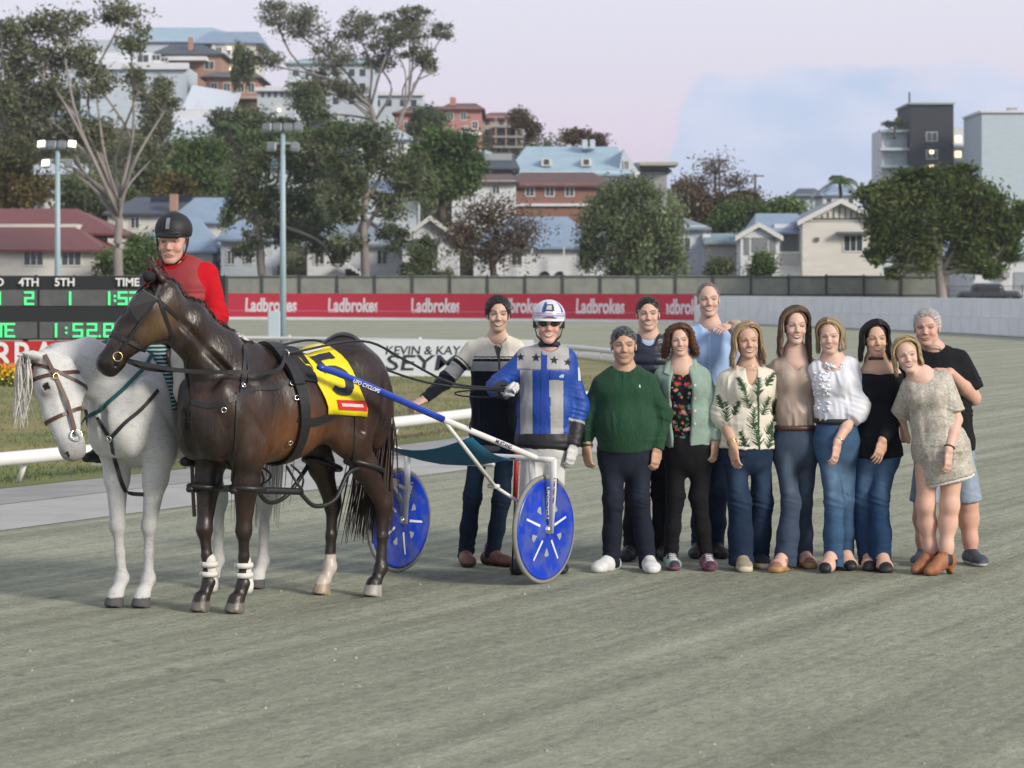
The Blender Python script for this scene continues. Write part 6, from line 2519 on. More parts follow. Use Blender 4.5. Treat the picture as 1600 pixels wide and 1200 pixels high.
def lay(bv, px, n=6, off=0.006):
    """pixel polyline carried on to a surface as seen from the viewpoint; returns points and normals"""
    pts = spline([V3(a, b, 0) for a, b in px], n)
    O = Vector((0, 0, CH))
    out, nn = [], []
    for q in pts:
        d = (Vector(P(q[0], q[1], 15)) - O).normalized()
        loc, nrm, _, _ = bv.ray_cast(O + d * 8, d)
        if loc is None:
            loc, nrm, _, _ = bv.find_nearest(O + d * (15.2))
        out.append(np.array(loc + nrm * off))
        nn.append(np.array(nrm))
    # smooth
    for _ in range(2):
        o2 = [out[0]] + [(out[i - 1] + 2 * out[i] + out[i + 1]) / 4 for i in range(1, len(out) - 1)] + [out[-1]]
        out = o2
    return out, nn


def wrap(bv, c, u, v, n=40, off=0.006, a0=0.0, a1=2 * math.pi):
    c, u, v = np.asarray(c), unit(u), unit(v)
    pts, nn = [], []
    for i in range(n + 1):
        a = a0 + (a1 - a0) * i / n
        d = u * math.cos(a) + v * math.sin(a)
        loc, nrm, _, _ = bv.ray_cast(Vector(c + d * 0.9), Vector(-d))
        q = np.array(loc) if loc is not None else c + d * 0.2
        pts.append(q + d * off)
        nn.append(d)
    return pts, nn


def strap_on(bv, px, w, name, M, parent, n=6, off=0.006, t=0.006):
    pts, nn = lay(bv, px, n, off)
    mb = MB()
    mb.strap(pts, w, t, np.array(nn))
    return mb.build(name, M, parent)


def ringobj(name, c, nrm, R, r, M, parent):
    nrm = unit(nrm)
    u = unit(np.cross(nrm, V3(0.2, 0.1, 1)))
    v = np.cross(nrm, u)
    mb = MB()
    mb.tube([np.asarray(c) + (u * math.cos(a) + v * math.sin(a)) * R for a in np.linspace(0, 2 * math.pi, 13)], r, 6, False, up=nrm)
    return mb.build(name, M, parent, True)


# ================================================================== bay harness horse
bay = Horse((-1.68, 14.86), (-0.65, -0.76))
hb = thing('horse', 'wet dark bay racehorse in black harness wearing the yellow number cloth', 'horse', tuple(bay.B))
bpoll = bay.HP(256, 447, -0.06)
bmuz = bay.HP(163, 556, -0.06) * V3(1, 0, 1) + V3(0, bpoll[1] - 0.10, 0)
bd = unit(bmuz - bpoll)
S = bay.shape([(-0.045, 0.10), (0.042, -0.10), (-1.144, 0.15), (-1.012, -0.155)],
              [(-0.10, 0, 1.26), (0.06, -0.005, 1.475), (0.25, -0.03, 1.665), (0.42, -0.055, 1.79)],
              [(0.135, 0.235), (0.100, 0.185), (0.080, 0.145), (0.072, 0.112)], bpoll, bd, (-0.85, -0.15, 0.6), hl=0.60)
bay.ears(S, [(bay.hp(-0.015, 0.03, -0.055), bay.hp(-0.015, 0.03, -0.055) + V3(-0.10, 0.04, 0.13)), (bay.hp(-0.015, 0.03, 0.055), bay.hp(-0.015, 0.03, 0.055) + V3(-0.055, -0.02, 0.155))])
V_, Q_ = S.mesh(0.0095, 2)
V_ = V_ + vnormals(V_, Q_) * (0.0055 * fbm(V_ * V3(9, 9, 6), 14, 2) * sstep(0.5, 0.9, V_[:, 2]))[:, None]
lx, ly, lz = bay.loc(V_)
n1 = fbm(V_ * 4, 2)
C_ = full(len(V_), (0.017, 0.0088, 0.006))
tan = np.clip(np.exp(-((lx + 0.42) / 0.34) ** 2 - ((lz - 0.98) / 0.17) ** 2) * 1.1 + 0.3 * n1, 0, 1)[:, None] * (ly > -0.4)[:, None]
C_ = C_ * (1 - tan) + np.array([0.135, 0.055, 0.022]) * tan
thigh = np.clip(np.exp(-((lx + 1.1) / 0.22) ** 2 - ((lz - 0.95) / 0.3) ** 2) * 0.55, 0, 1)[:, None]
C_ = C_ * (1 - thigh) + np.array([0.050, 0.019, 0.010]) * thigh
low = sstep(0.62, 0.42, lz)[:, None] * (lx < 0.25)[:, None]
C_ = C_ * (1 - 0.75 * low) + np.array([0.016, 0.011, 0.010]) * 0.75 * low
# sweat marks drying pale on neck and shoulder
sw = sstep(0.25, 0.6, fbm(np.stack([lx * 9 + lz * 5, ly * 6, lz * 5], 1), 31)) * (lx > -0.3) * sstep(0.95, 1.2, lz)
C_ = C_ * (1 - 0.30 * sw[:, None]) + np.array([0.12, 0.10, 0.085]) * 0.30 * sw[:, None]
hq = (V_ - bpoll)
ha, hb_, hc = hq @ bay.hd, hq @ bay.hf, hq @ bay.hsd
onh = (ha > -0.03) & (ha < 0.72) & (np.abs(hb_) < 0.24) & (np.abs(hc) < 0.13) & (lx > 0.25)
cheek = onh * np.exp(-((ha - 0.20) / 0.13) ** 2 - ((hb_ + 0.10) / 0.09) ** 2)
C_ = C_ * (1 - 0.8 * cheek[:, None]) + np.array([0.14, 0.085, 0.042]) * 0.8 * cheek[:, None]
C_[onh & (ha > 0.46)] *= 0.55
C_[onh & (np.abs(ha - 0.17) < 0.022) & (np.abs(hb_ - 0.045) < 0.02) & (np.abs(hc) > 0.07)] = (0.004, 0.003, 0.003)
C_[onh & (np.abs(ha - 0.578) < 0.024) & (np.abs(hb_ - 0.030) < 0.016) & (np.abs(hc) > 0.04)] = (0.004, 0.004, 0.004)
# pale pastern and hooves
rh = (ly < 0) & (lx < -0.7)
lh = (ly > 0) & (lx < -0.7)
C_[rh & (lz < 0.24)] = (0.46, 0.41, 0.36)
C_[lz < 0.062] = (0.13, 0.115, 0.10)
C_[lh & (lz < 0.075)] = (0.34, 0.31, 0.28)
C_[rh & (lz < 0.068)] = (0.30, 0.24, 0.17)
bbody = mk('body', V_, Q_, M_BAY, hb, C_)
BV = BVHTree.FromPolygons([tuple(p) for p in V_], [tuple(int(i) for i in q) for q in Q_])
rg = np.random.default_rng(3)
paths = []
for i in range(240):        # tail
    a, b = rg.normal() * 0.022, rg.normal() * 0.028
    q = bay.T(-1.235 + a, b, 1.41)
    ln = rg.uniform(0.95, 1.12)
    ox, oy = rg.normal() * 0.045, rg.normal() * 0.035
    paths.append([q, bay.T(-1.31 + a * 1.3, b * 1.5, 1.26), bay.T(-1.315 + ox * 0.5, b * 2 + oy * 0.5, 1.0), bay.T(-1.27 + ox, b * 2 + oy, 0.70),
                  bay.T(-1.22 + ox * 1.5, b * 2.2 + oy * 1.5, 1.42 - ln)])
hair_locks('tail', None, [spline(p_, 3) for p_ in paths], (0.012, 0.008, 0.007), (0.045, 0.024, 0.016), 0.006, hb, 4)
paths = []
def crest(bv, a, b, t, lift=0.0):
    q = lerp(a, b, t)
    loc = bv.ray_cast(Vector((q[0], q[1], 2.6)), Vector((0, 0, -1)))[0]
    return np.array(loc) + V3(0, 0, lift) if loc is not None else q


for i in range(420):        # thin mane lying along the crest
    t = rg.random()
    c = crest(BV, bay.T(-0.20, 0, 0), bay.T(0.47, -0.06, 0), t, -0.004) + bay.L * rg.normal() * 0.006
    dn = -bay.L if rg.random() < 0.75 else bay.L * 0.5
    bk = -bay.H * rg.uniform(0.0, 0.03)
    paths.append([c, c + dn * 0.03 + V3(0, 0, 0.008) + bk, c + dn * 0.06 + V3(0, 0, -0.012) + bk * 1.5, c + dn * 0.075 + V3(rg.normal() * 0.008, 0, -0.06) + bk * 2])
hair_locks('mane', None, paths, (0.010, 0.008, 0.007), (0.03, 0.02, 0.015), 0.0045, hb, 6)
paths = []
for i in range(30):
    c = bay.hp(0.0, 0.06, rg.normal() * 0.03)
    paths.append([c, c + bay.hd * 0.05 + bay.hf * 0.02, c + bay.hd * 0.12 + bay.hf * 0.015 + bay.hsd * rg.normal() * 0.02])
hair_locks('forelock', None, paths, (0.010, 0.008, 0.007), (0.02, 0.015, 0.012), 0.007, hb, 7)

# harness -------------------------------------------------------------
hs_ = thing('harness', 'black racing harness buckled on the dark bay horse', 'harness', tuple(bay.B))
# saddle and girth: full loops round the barrel
cB = bay.T(-0.38, 0, 1.16)
for nm, x0, w, t, M, tl in (('girth', -0.40, 0.075, 0.012, M_TACK, 0.10), ('saddle_pad', -0.43, 0.16, 0.016, M_PADB, 0.0)):
    c = bay.T(x0, 0, 1.16)
    ax = unit(bay.H * 0.985 + V3(0, 0, -tl if nm == 'girth' else 0.12))
    u = bay.L
    v = unit(np.cross(ax, u))
    v = v if v[2] > 0 else -v
    a0, a1 = (0, 2 * math.pi) if nm == 'girth' else (0.62, math.pi - 0.62)
    pts, nn = wrap(BV, c, u, v, 44, 0.012 if nm == 'girth' else 0.010, a0, a1)
    mb = MB()
    mb.strap(pts, w, t, np.array(nn))
    mb.build(nm, M, hs_)
mb = MB()       # saddle tree ridge with terrets
c = bay.T(-0.37, 0, 1.16)
pts, nn = wrap(BV, c, bay.L, V3(0, 0, 1), 20, 0.026, 0.55, math.pi - 0.55)
mb.strap(pts, 0.085, 0.022, np.array(nn))
mb.build('saddle', M_TACK, hs_)
for sg in (-1, 1):
    q, _ = wrap(BV, c, bay.L, V3(0, 0, 1), 1, 0.05, math.pi / 2 - sg * 0.42, math.pi / 2 - sg * 0.42 + 0.01)
    ringobj('terret', q[0], bay.H, 0.022, 0.004, M_CHROME, hs_)
# yellow number cloth lying over the back behind the saddle
YEL = srgb(226, 206, 20)
cl = thing('number_cloth', 'yellow saddle cloth with black number five on the bay horse', 'saddle cloth', tuple(bay.B))
cols_, rows_ = 10, 22
grid, gn = [], []
for j in range(cols_ + 1):
    row, nr_ = [], []
    a_end = -0.10 - 0.10 * j / cols_
    for i in range(rows_ + 1):
        a = a_end + (math.pi - 2 * a_end) * i / rows_
        x = -0.47 - 0.33 * j / cols_ - 0.13 * (1 - math.sin(max(a, 0) if a < 1.57 else max(math.pi - a, 0)))
        q_, n_ = wrap(BV, bay.T(x, 0, 1.16), bay.L, V3(0, 0, 1), 1, 0.014 + 0.004 * math.sin(j * 1.9 + i), a, a + 0.001)
        row.append(q_[0])
        nr_.append(n_[0])
    grid.append(row)
    gn.append(nr_)
V2, F2 = [], []
for j in range(cols_ + 1):
    for i in range(rows_ + 1):
        V2.append(grid[j][i])
for j in range(cols_):
    for i in range(rows_):
        F2.append((j * (rows_ + 1) + i, j * (rows_ + 1) + i + 1, (j + 1) * (rows_ + 1) + i + 1, (j + 1) * (rows_ + 1) + i))
cloth_o = mk('cloth', np.array(V2), F2, mat('yellow vinyl cloth', YEL, 0.55, noise=0.06, bump=0.2, bscale=25), cl)
sol = cloth_o.modifiers.new('thickness', 'SOLIDIFY')
sol.thickness = 0.004
sol.offset = 1
CV = BVHTree.FromPolygons([tuple(map(float, p)) for p in V2], F2)


def cloth_decal(poly_uv, col, name, off, M=None):
    """patch on the near side of the cloth; u along the back (0 front .. 1 rear), v down the side (0 spine .. 1 hem)"""
    bm = bmesh.new()
    f = bm.faces.new([bm.verts.new((a, b, 0)) for a, b in poly_uv])
    bmesh.ops.triangulate(bm, faces=[f])
    for _ in range(3):
        es = [e for e in bm.edges if e.calc_length() > 0.07]
        if es:
            bmesh.ops.subdivide_edges(bm, edges=es, cuts=1)
            bmesh.ops.triangulate(bm, faces=bm.faces[:])
    bm.verts.index_update()
    Vv = []
    for vv in bm.verts:
        u, w = vv.co.x, vv.co.y
        fj, fi = np.clip(u, 0, 0.999) * cols_, np.clip((1 - w) * 0.5, 0, 0.999) * rows_
        j, i = int(fj), int(fi)
        a, b = fj - j, fi - i
        g = lambda jj, ii: grid[jj][ii]
        p = (g(j, i) * (1 - a) + g(j + 1, i) * a) * (1 - b) + (g(j, i + 1) * (1 - a) + g(j + 1, i + 1) * a) * b
        nrm = lerp(gn[j][i], gn[j][i + 1], b)
        Vv.append(p + unit(nrm) * (0.004 + off))
    Fc = [[v.index for v in f.verts] for f in bm.faces]
    bm.free()
    return mk(name, np.array(Vv), Fc, M or mat('print ' + name, col, 0.6), cloth_o, None)


def bar(x0, y0, x1, y1):
    return [(x0, y0), (x1, y0), (x1, y1), (x0, y1)]


# figure 5: its strokes on the cloth
NUM = srgb(26, 32, 44)
cloth_decal(bar(0.34, 0.20, 0.84, 0.29), NUM, 'number_stroke', 0.003)
cloth_decal(bar(0.34, 0.285, 0.50, 0.47), NUM, 'number_stroke', 0.0032)
aa = np.linspace(-2.2, 2.5, 15)
for i in range(14):
    r2 = lambda a, k: (0.55 + 0.32 * k * math.cos(a), 0.56 + 0.19 * k * math.sin(a))
    cloth_decal([r2(aa[i], 1), r2(aa[i + 1], 1), r2(aa[i + 1], 0.5), r2(aa[i], 0.5)], NUM, 'number_stroke', 0.0034)
cloth_decal(bar(0.30, 0.80, 0.98, 0.93), srgb(196, 30, 36), 'red_patch', 0.003)
cloth_decal(bar(0.38, 0.845, 0.90, 0.885), srgb(230, 190, 190), 'patch_print', 0.005)
cloth_decal(bar(0.25, 0.05, 0.85, 0.14), srgb(214, 206, 190), 'white_patch', 0.003)
# straps along the near side
for nm, pl_, w in (('breast_strap', [(300, 628), (330, 634), (370, 620), (398, 607), (430, 606), (455, 594)], 0.030),
                   ('neck_strap', [(376, 522), (382, 560), (378, 600), (371, 640)], 0.022),
                   ('neck_strap', [(376, 522), (386, 560), (388, 600), (374, 606)], 0.016),
                   ('chest_strap', [(290, 552), (292, 590), (294, 625), (296, 660)], 0.026),
                   ('hobble_hanger', [(370, 612), (369, 660), (366, 715), (363, 752)], 0.014),
                   ('back_strap', [(470, 552), (505, 536), (534, 524), (570, 536), (598, 560)], 0.020),
                   ('hip_strap', [(534, 556), (550, 600), (554, 660), (552, 722)], 0.012),
                   ('under_strap', [(466, 652), (490, 660), (520, 648), (540, 640)], 0.050)):
    strap_on(BV, pl_, w, nm, M_TACK, hs_)
for q in ((378, 604), (455, 600), (455, 575), (350, 640), (462, 622), (452, 690)):
    pt_, nm_ = lay(BV, [q, (q[0] + 1, q[1])], 1, 0.016)
    ringobj('ring', pt_[0], nm_[0], 0.014, 0.0035, M_CHROME, hs_)
# hobbles: padded tubes between fore and hind leg on each side, loops round the legs
for sg, (fx, hx_) in ((1, (-0.045, -1.144)), (-1, (0.042, -1.012))):
    yy = 0.135 * sg
    zf, zh = 0.72, 0.80
    mb = MB()
    mb.tube(spline([bay.T(fx + 0.10, yy, zf - 0.005), bay.T(fx - 0.16, yy + 0.03 * sg, zf - 0.02), bay.T(-0.46, yy + 0.05 * sg, zf - 0.04)], 6), 0.021, 8)
    mb.tube(spline([bay.T(-0.44, yy + 0.05 * sg, zf - 0.04), bay.T(-0.56, yy + 0.06 * sg, zf - 0.13), bay.T(-0.72, yy + 0.07 * sg, zf - 0.10), bay.T(-0.86, yy + 0.05 * sg, zh - 0.03), bay.T(hx_ + 0.12, yy + 0.06 * sg, zh + 0.0)], 6), 0.014, 8)
    cf, chn = bay.T(fx - 0.03, 0.13 * sg, zf), bay.T(-1.0 + (hx_ + 1.08) * 0.4, 0.152 * sg, zh)
    for c, ru, rv, dz in ((cf, 0.105, 0.085, 0.01), (chn, 0.135, 0.085, 0.04)):
        mb.tube([c + bay.H * ru * math.cos(a) + bay.L * rv * math.sin(a) + V3(0, 0, dz * math.cos(a)) for a in np.linspace(0, 2 * math.pi, 21)], 0.017, 8, False)
    mb.build('hobble', M_TACK, hs_, True)
    mb = MB()
    mb.tube(spline([bay.T(-0.40, sg * 0.12, 0.83), bay.T(-0.46, yy, 0.74), bay.T(-0.47, yy + 0.04 * sg, 0.69)], 5), 0.008, 6)
    mb.tube(spline([bay.T(-0.40, sg * 0.16, 0.84), bay.T(-0.52, yy, 0.76), bay.T(-0.47, yy + 0.04 * sg, 0.69)], 5), 0.007, 6)
    mb.build('hobble_hanger', M_TACK, hs_, True)
# white tendon boots on the forelegs
for hx, hy in ((-0.045, 0.10), (0.042, -0.10)):
    S = Shape()
    S.cone(bay.T(hx - 0.045, hy, 0.14), bay.T(hx - 0.035, hy, 0.30), (0.040, 0.038), (0.034, 0.040), 0.02, u=bay.L)
    S.ell(bay.T(hx - 0.062, hy, 0.155), (0.032, 0.042, 0.05), 0.02)
    V2_, Q2_ = S.mesh(0.006, 1)
    bo = thing('leg_boot', 'white tendon boot with straps on the %s foreleg of the bay horse' % ('near' if hy > 0 else 'off'), 'leg boot', tuple(bay.T(hx, hy, 0)))
    mk('shell', V2_, Q2_, M_WHITEB, bo)
    for z in (0.215, 0.272):
        mb = MB()
        c = bay.T(hx - 0.028, hy, z)
        mb.tube([c + bay.H * 0.048 * math.cos(a) + bay.L * 0.046 * math.sin(a) for a in np.linspace(0, 2 * math.pi, 17)], 0.011, 6, False, flat=1.6)
        mb.build('strap', M_WHITEB, bo, True)
# bridle with blinkers
br = thing('bridle', 'black bridle with blinkers and bit on the bay horse', 'bridle', tuple(bay.B))
hp = bay.hp


def headband(a0, b0, a1, b1, w, nm, M, hobj, par, bvh, n=24, off=0.007):
    """closed strap round the head through (a0,b0) at the front and (a1,b1) at the back"""
    c = (hobj.hp(a0, b0) + hobj.hp(a1, b1)) / 2
    u = unit(hobj.hp(a0, b0) - c)
    pts, nn = wrap(bvh, c, u, hobj.hsd, n, off)
    pts = [p_ if np.linalg.norm(p_ - c) < 0.24 else c + unit(p_ - c) * 0.12 for p_ in pts]
    mb = MB()
    mb.strap(pts, w, 0.005, np.array(nn))
    return mb.build(nm, M, par)


headband(0.40, 0.07, 0.36, -0.12, 0.022, 'noseband', M_TACK, bay, br, BV)
headband(0.085, 0.09, 0.10, -0.12, 0.020, 'browband', M_TACK, bay, br, BV)
headband(0.03, 0.07, 0.20, -0.20, 0.020, 'throat_strap', M_TACK, bay, br, BV)
for sg in (-1, 1):
    mb = MB()
    mb.strap([hp(0.02, 0.02, sg * 0.10), hp(0.15, -0.015, sg * 0.112), hp(0.28, -0.02, sg * 0.098), hp(0.44, -0.03, sg * 0.072)], 0.018, 0.005, bay.hsd * sg)
    mb.build('cheek_strap', M_TACK, br)
    mb = MB()           # blinker: stiff square leather cup standing off the eye
    co = [hp(0.09, -0.02, sg * 0.112), hp(0.10, 0.085, sg * 0.118), hp(0.235, 0.09, sg * 0.120), hp(0.27, -0.005, sg * 0.104)]
    mb.prism(co, bay.hsd * sg * 0.008)
    bl_ = mb.build('blinker', M_TACK, br)
    bvm = bl_.modifiers.new('edge', 'BEVEL')
    bvm.width, bvm.segments = 0.012, 2
    ringobj('bit_ring', hp(0.485, -0.035, sg * 0.068), bay.hsd, 0.026, 0.004, M_GOLD if 'M_GOLD' in globals() else M_CHROME, br)
mb = MB()
mb.tube([hp(-0.02, 0.07, 0), hp(0.1, 0.098, 0), hp(0.28, 0.086, 0), hp(0.42, 0.066, 0)], 0.007, 6)
mb.build('face_strap', M_TACK, br)
S = Shape()
S.ell(hp(0.19, -0.20, 0.10), (0.026, 0.026, 0.03), 0.01)
S.ell(hp(0.215, -0.205, 0.10), (0.024, 0.022, 0.022), 0.01)
V2_, Q2_ = S.mesh(0.006, 1)
mk('fleece_roll', V2_, Q2_, mat('fleece', srgb(186, 172, 128), 0.95, bump=0.5, bscale=90), br)
S = Shape()
for i in range(7):
    S.ell(hp(0.015 + 0.012 * math.sin(i * 2.2), 0.10 + 0.012 * math.cos(i * 1.7), -0.055 + 0.018 * math.sin(i * 1.3)), 0.026, 0.008)
V2_, Q2_ = S.mesh(0.006, 0)
mk('ear_pompom', V2_, Q2_, mat('black fleece', (0.012, 0.012, 0.015), 0.9, bump=0.6, bscale=90), br)
# driving reins: bit to terret to the driver's hand
rein = thing('driving_reins', 'black driving reins from the bay horse back to the driver', 'reins', tuple(bay.B))
hand_pt = P(794, 609, 16.66)
for sg in (-1, 1):
    tq, _ = wrap(BV, bay.T(-0.37, 0, 1.16), bay.L, V3(0, 0, 1), 1, 0.05, math.pi / 2 - sg * 0.42, math.pi / 2 - sg * 0.42 + 0.01)
    mb = MB()
    bit = hp(0.485, -0.035, sg * 0.07)
    shp = bay.T(0.10, sg * 0.24, 1.40)
    mb.strap(spline([bit, lerp(bit, shp, 0.5) + V3(0, 0, -0.03) + bay.L * sg * 0.02, shp, bay.T(-0.18, sg * 0.262, 1.40), tq[0]], 5), 0.024, 0.005, bay.L * sg)
    mb.build('rein', M_TACK, rein)
    mb = MB()
    mb.tube(spline([tq[0], bay.T(-0.95, sg * 0.20, 1.56), bay.T(-1.33, sg * 0.20, 1.44), lerp(bay.T(-1.33, sg * 0.2, 1.42), hand_pt, 0.45) + V3(0, 0, -0.05), hand_pt + V3(-0.02, 0, 0.01 * sg)], 6), 0.008, 6)
    mb.build('rein', M_TACK, rein)
mb = MB()
mb.tube(spline([hand_pt + V3(0.01, 0, -0.01), hand_pt + V3(-0.1, 0.05, -0.05), hand_pt + V3(-0.30, 0.1, -0.045), hand_pt + V3(-0.34, 0.1, -0.02), hand_pt + V3(-0.15, 0.04, 0.0), hand_pt], 5), 0.006, 6)
mb.build('rein', M_TACK, rein)

# ================================================================== grey pony horse
gry = Horse((-2.24, 15.10), (-0.48, -0.876))
hg = thing('horse', 'white horse with lowered head standing at the left, carrying the rider in red', 'horse', tuple(gry.B))
gpoll = P(66, 562, 14.62)
gmuz = P(106, 700, 14.55)
gd = unit(gmuz - gpoll)
S = gry.shape([(-0.03, 0.075), (0.03, -0.075), (-1.14, 0.13), (-1.05, -0.15)],
              [(-0.12, 0, 1.22), (0.10, -0.02, 1.34), (0.31, -0.10, 1.43), (0.42, -0.18, 1.435), (0.46, -0.24, 1.36)],
              [(0.135, 0.235), (0.105, 0.185), (0.09, 0.155), (0.08, 0.13), (0.075, 0.108)], gpoll, gd, (-0.95, -0.35, 0.1), hl=0.60)
S.cone(gry.T(0.44, -0.21, 1.40), gpoll + V3(0.045, 0.02, -0.085), (0.080, 0.115), (0.068, 0.09), 0.06, u=gry.L)
gry.ears(S, [(gry.hp(-0.01, 0.02, -0.05), gry.hp(-0.05, 0.13, -0.11)), (gry.hp(-0.01, 0.02, 0.05), gry.hp(-0.07, 0.12, 0.06))])
V_, Q_ = S.mesh(0.0095, 2)
V_ = V_ + vnormals(V_, Q_) * (0.0055 * fbm(V_ * V3(9, 9, 6), 16, 2) * sstep(0.5, 0.9, V_[:, 2]))[:, None]
lx, ly, lz = gry.loc(V_)
C_ = full(len(V_), (0.56, 0.565, 0.555))
fl = np.clip(vnoise(V_ * 120, 5) - 0.15 + 0.3 * vnoise(V_ * 9, 6), 0, 1)[:, None]
C_ = C_ * (1 - 0.5 * fl) + np.array([0.20, 0.195, 0.19]) * 0.5 * fl
dp = np.clip(fbm(V_ * 13, 44) * 0.9 + 0.1, 0, 1)[:, None] * 0.35
C_ = C_ * (1 - dp) + np.array([0.30, 0.30, 0.31]) * dp
kn = np.exp(-((lz - 0.42) / 0.22) ** 2)[:, None] * 0.38 * (lz < 0.8)[:, None]
C_ = C_ * (1 - kn) + np.array([0.22, 0.22, 0.22]) * kn * (0.8 + 0.2 * fbm(V_ * 20, 1))[:, None]
hq = V_ - gpoll
ha, hb_, hc = hq @ gry.hd, hq @ gry.hf, hq @ gry.hsd
onh = (ha > -0.08) & (ha < 0.72) & (np.abs(hb_) < 0.2) & (np.abs(hc) < 0.13) & (V_[:, 0] < -2.3)
mz = onh * sstep(0.44, 0.56, ha)
C_ = C_ * (1 - 0.65 * mz[:, None]) + np.array([0.16, 0.15, 0.15]) * 0.65 * mz[:, None]
ey = onh * np.exp(-((ha - 0.19) / 0.05) ** 2 - ((hb_ - 0.04) / 0.04) ** 2) * (np.abs(hc) > 0.05)
C_ = C_ * (1 - 0.7 * ey[:, None]) + np.array([0.12, 0.12, 0.12]) * 0.7 * ey[:, None]
C_[onh & (np.abs(ha - 0.17) < 0.02) & (np.abs(hb_ - 0.045) < 0.018) & (np.abs(hc) > 0.07)] = (0.008, 0.006, 0.006)
C_[onh & (np.abs(ha - 0.578) < 0.024) & (np.abs(hb_ - 0.030) < 0.016) & (np.abs(hc) > 0.04)] = (0.01, 0.01, 0.01)
C_[lz < 0.062] = (0.085, 0.085, 0.09)
mk('body', V_, Q_, M_GREY, hg, C_)
GV = BVHTree.FromPolygons([tuple(p) for p in V_], [tuple(int(i) for i in q) for q in Q_])
paths = []
for i in range(110):        # forelock and mane
    c = gry.hp(-0.02, 0.04, rg.normal() * 0.035)
    ln = rg.uniform(0.22, 0.40)
    e = c + gry.hf * rg.uniform(0.04, 0.10) + V3(0, 0, 0.01)
    paths.append(spline([c, e, e + V3(rg.normal() * 0.012, rg.normal() * 0.02, -ln * 0.5), e + V3(rg.normal() * 0.02, rg.normal() * 0.03, -ln)], 3))
hair_locks('forelock', None, paths, (0.50, 0.48, 0.44), (0.66, 0.64, 0.60), 0.005, hg, 8)
paths = []
for i in range(260):
    t = rg.random()
    c = crest(GV, gry.T(-0.05, 0, 0), gry.T(0.50, -0.25, 0), t, -0.004)
    paths.append([c, c - gry.L * 0.02 + V3(0, 0, 0.006), c - gry.L * 0.05 + V3(0, 0, -0.015), c - gry.L * 0.065 + V3(rg.normal() * 0.01, 0, -0.06)])
hair_locks('mane', None, paths, (0.46, 0.45, 0.42), (0.62, 0.61, 0.58), 0.004, hg, 9)
paths = []
for i in range(120):
    b, ox, oy = rg.normal() * 0.03, rg.normal() * 0.05, rg.normal() * 0.05
    paths.append(spline([gry.T(-1.275, b, 1.40), gry.T(-1.35, b * 1.5, 1.25), gry.T(-1.36 + ox, b * 2 + oy, 0.9), gry.T(-1.32 + ox, b * 2 + oy, 0.45 + rg.uniform(-0.1, 0.1))], 3))
hair_locks('tail', None, paths, (0.46, 0.45, 0.42), (0.6, 0.59, 0.56), 0.007, hg, 10)

gb = thing('bridle', 'brown leather bridle with teal reins on the white horse', 'bridle', tuple(gry.B))
ghp = gry.hp
headband(0.105, 0.09, 0.12, -0.12, 0.022, 'browband', M_TACKB, gry, gb, GV)
headband(0.02, 0.06, 0.22, -0.19, 0.018, 'throat_strap', M_TACKB, gry, gb, GV)
headband(0.36, 0.08, 0.33, -0.13, 0.022, 'noseband', M_TACKB, gry, gb, GV)
for sg in (-1, 1):
    mb = MB()
    mb.strap([ghp(-0.01, 0.0, sg * 0.092), ghp(0.13, -0.02, sg * 0.112), ghp(0.28, -0.045, sg * 0.104), ghp(0.45, -0.05, sg * 0.075)], 0.022, 0.006, gry.hsd * sg)
    mb.build('cheek_strap', M_TACKB, gb)
    ringobj('bit_ring', ghp(0.48, -0.05, sg * 0.072), gry.hsd, 0.032, 0.005, M_CHROME, gb)
    ringobj('buckle', ghp(0.13, -0.02, sg * 0.118), gry.hsd, 0.016, 0.004, M_GOLD if 'M_GOLD' in globals() else M_CHROME, gb)
sd1 = gry.T(-0.24, 0.12, 1.58)
mb = MB()
q0 = P(136, 655, 14.72)
nk_, nn_ = lay(GV, [(138, 654), (160, 637), (190, 612), (215, 588), (236, 556)], 5, 0.02)
mb.strap([ghp(0.48, -0.05, 0.075)] + nk_, 0.022, 0.005, np.array([nn_[0]] + nn_))
mb.build('rein', M_TEAL, gb)
mb = MB()
mb.strap(spline([ghp(0.48, -0.05, -0.075), gry.T(0.42, -0.33, 1.30), gry.T(0.15, -0.2, 1.52), gry.T(-0.2, -0.1, 1.62)], 6), 0.022, 0.005, -gry.L)
mb.build('rein', M_TEAL, gb)
bp = thing('breastplate', 'dark leather breastplate straps across the chest of the white horse', 'breastplate', tuple(gry.B))
strap_on(GV, [(152, 652), (160, 668), (172, 684)], 0.020, 'strap', M_TACK, bp)
strap_on(GV, [(174, 684), (196, 660), (220, 640), (246, 610)], 0.022, 'strap', M_TACK, bp)
strap_on(GV, [(174, 686), (180, 720), (190, 756), (200, 776)], 0.024, 'strap', M_TACK, bp)
pt_, nm_ = lay(GV, [(174, 684), (175, 685)], 1, 0.018)
ringobj('ring', pt_[0], nm_[0], 0.017, 0.005, M_CHROME, bp)
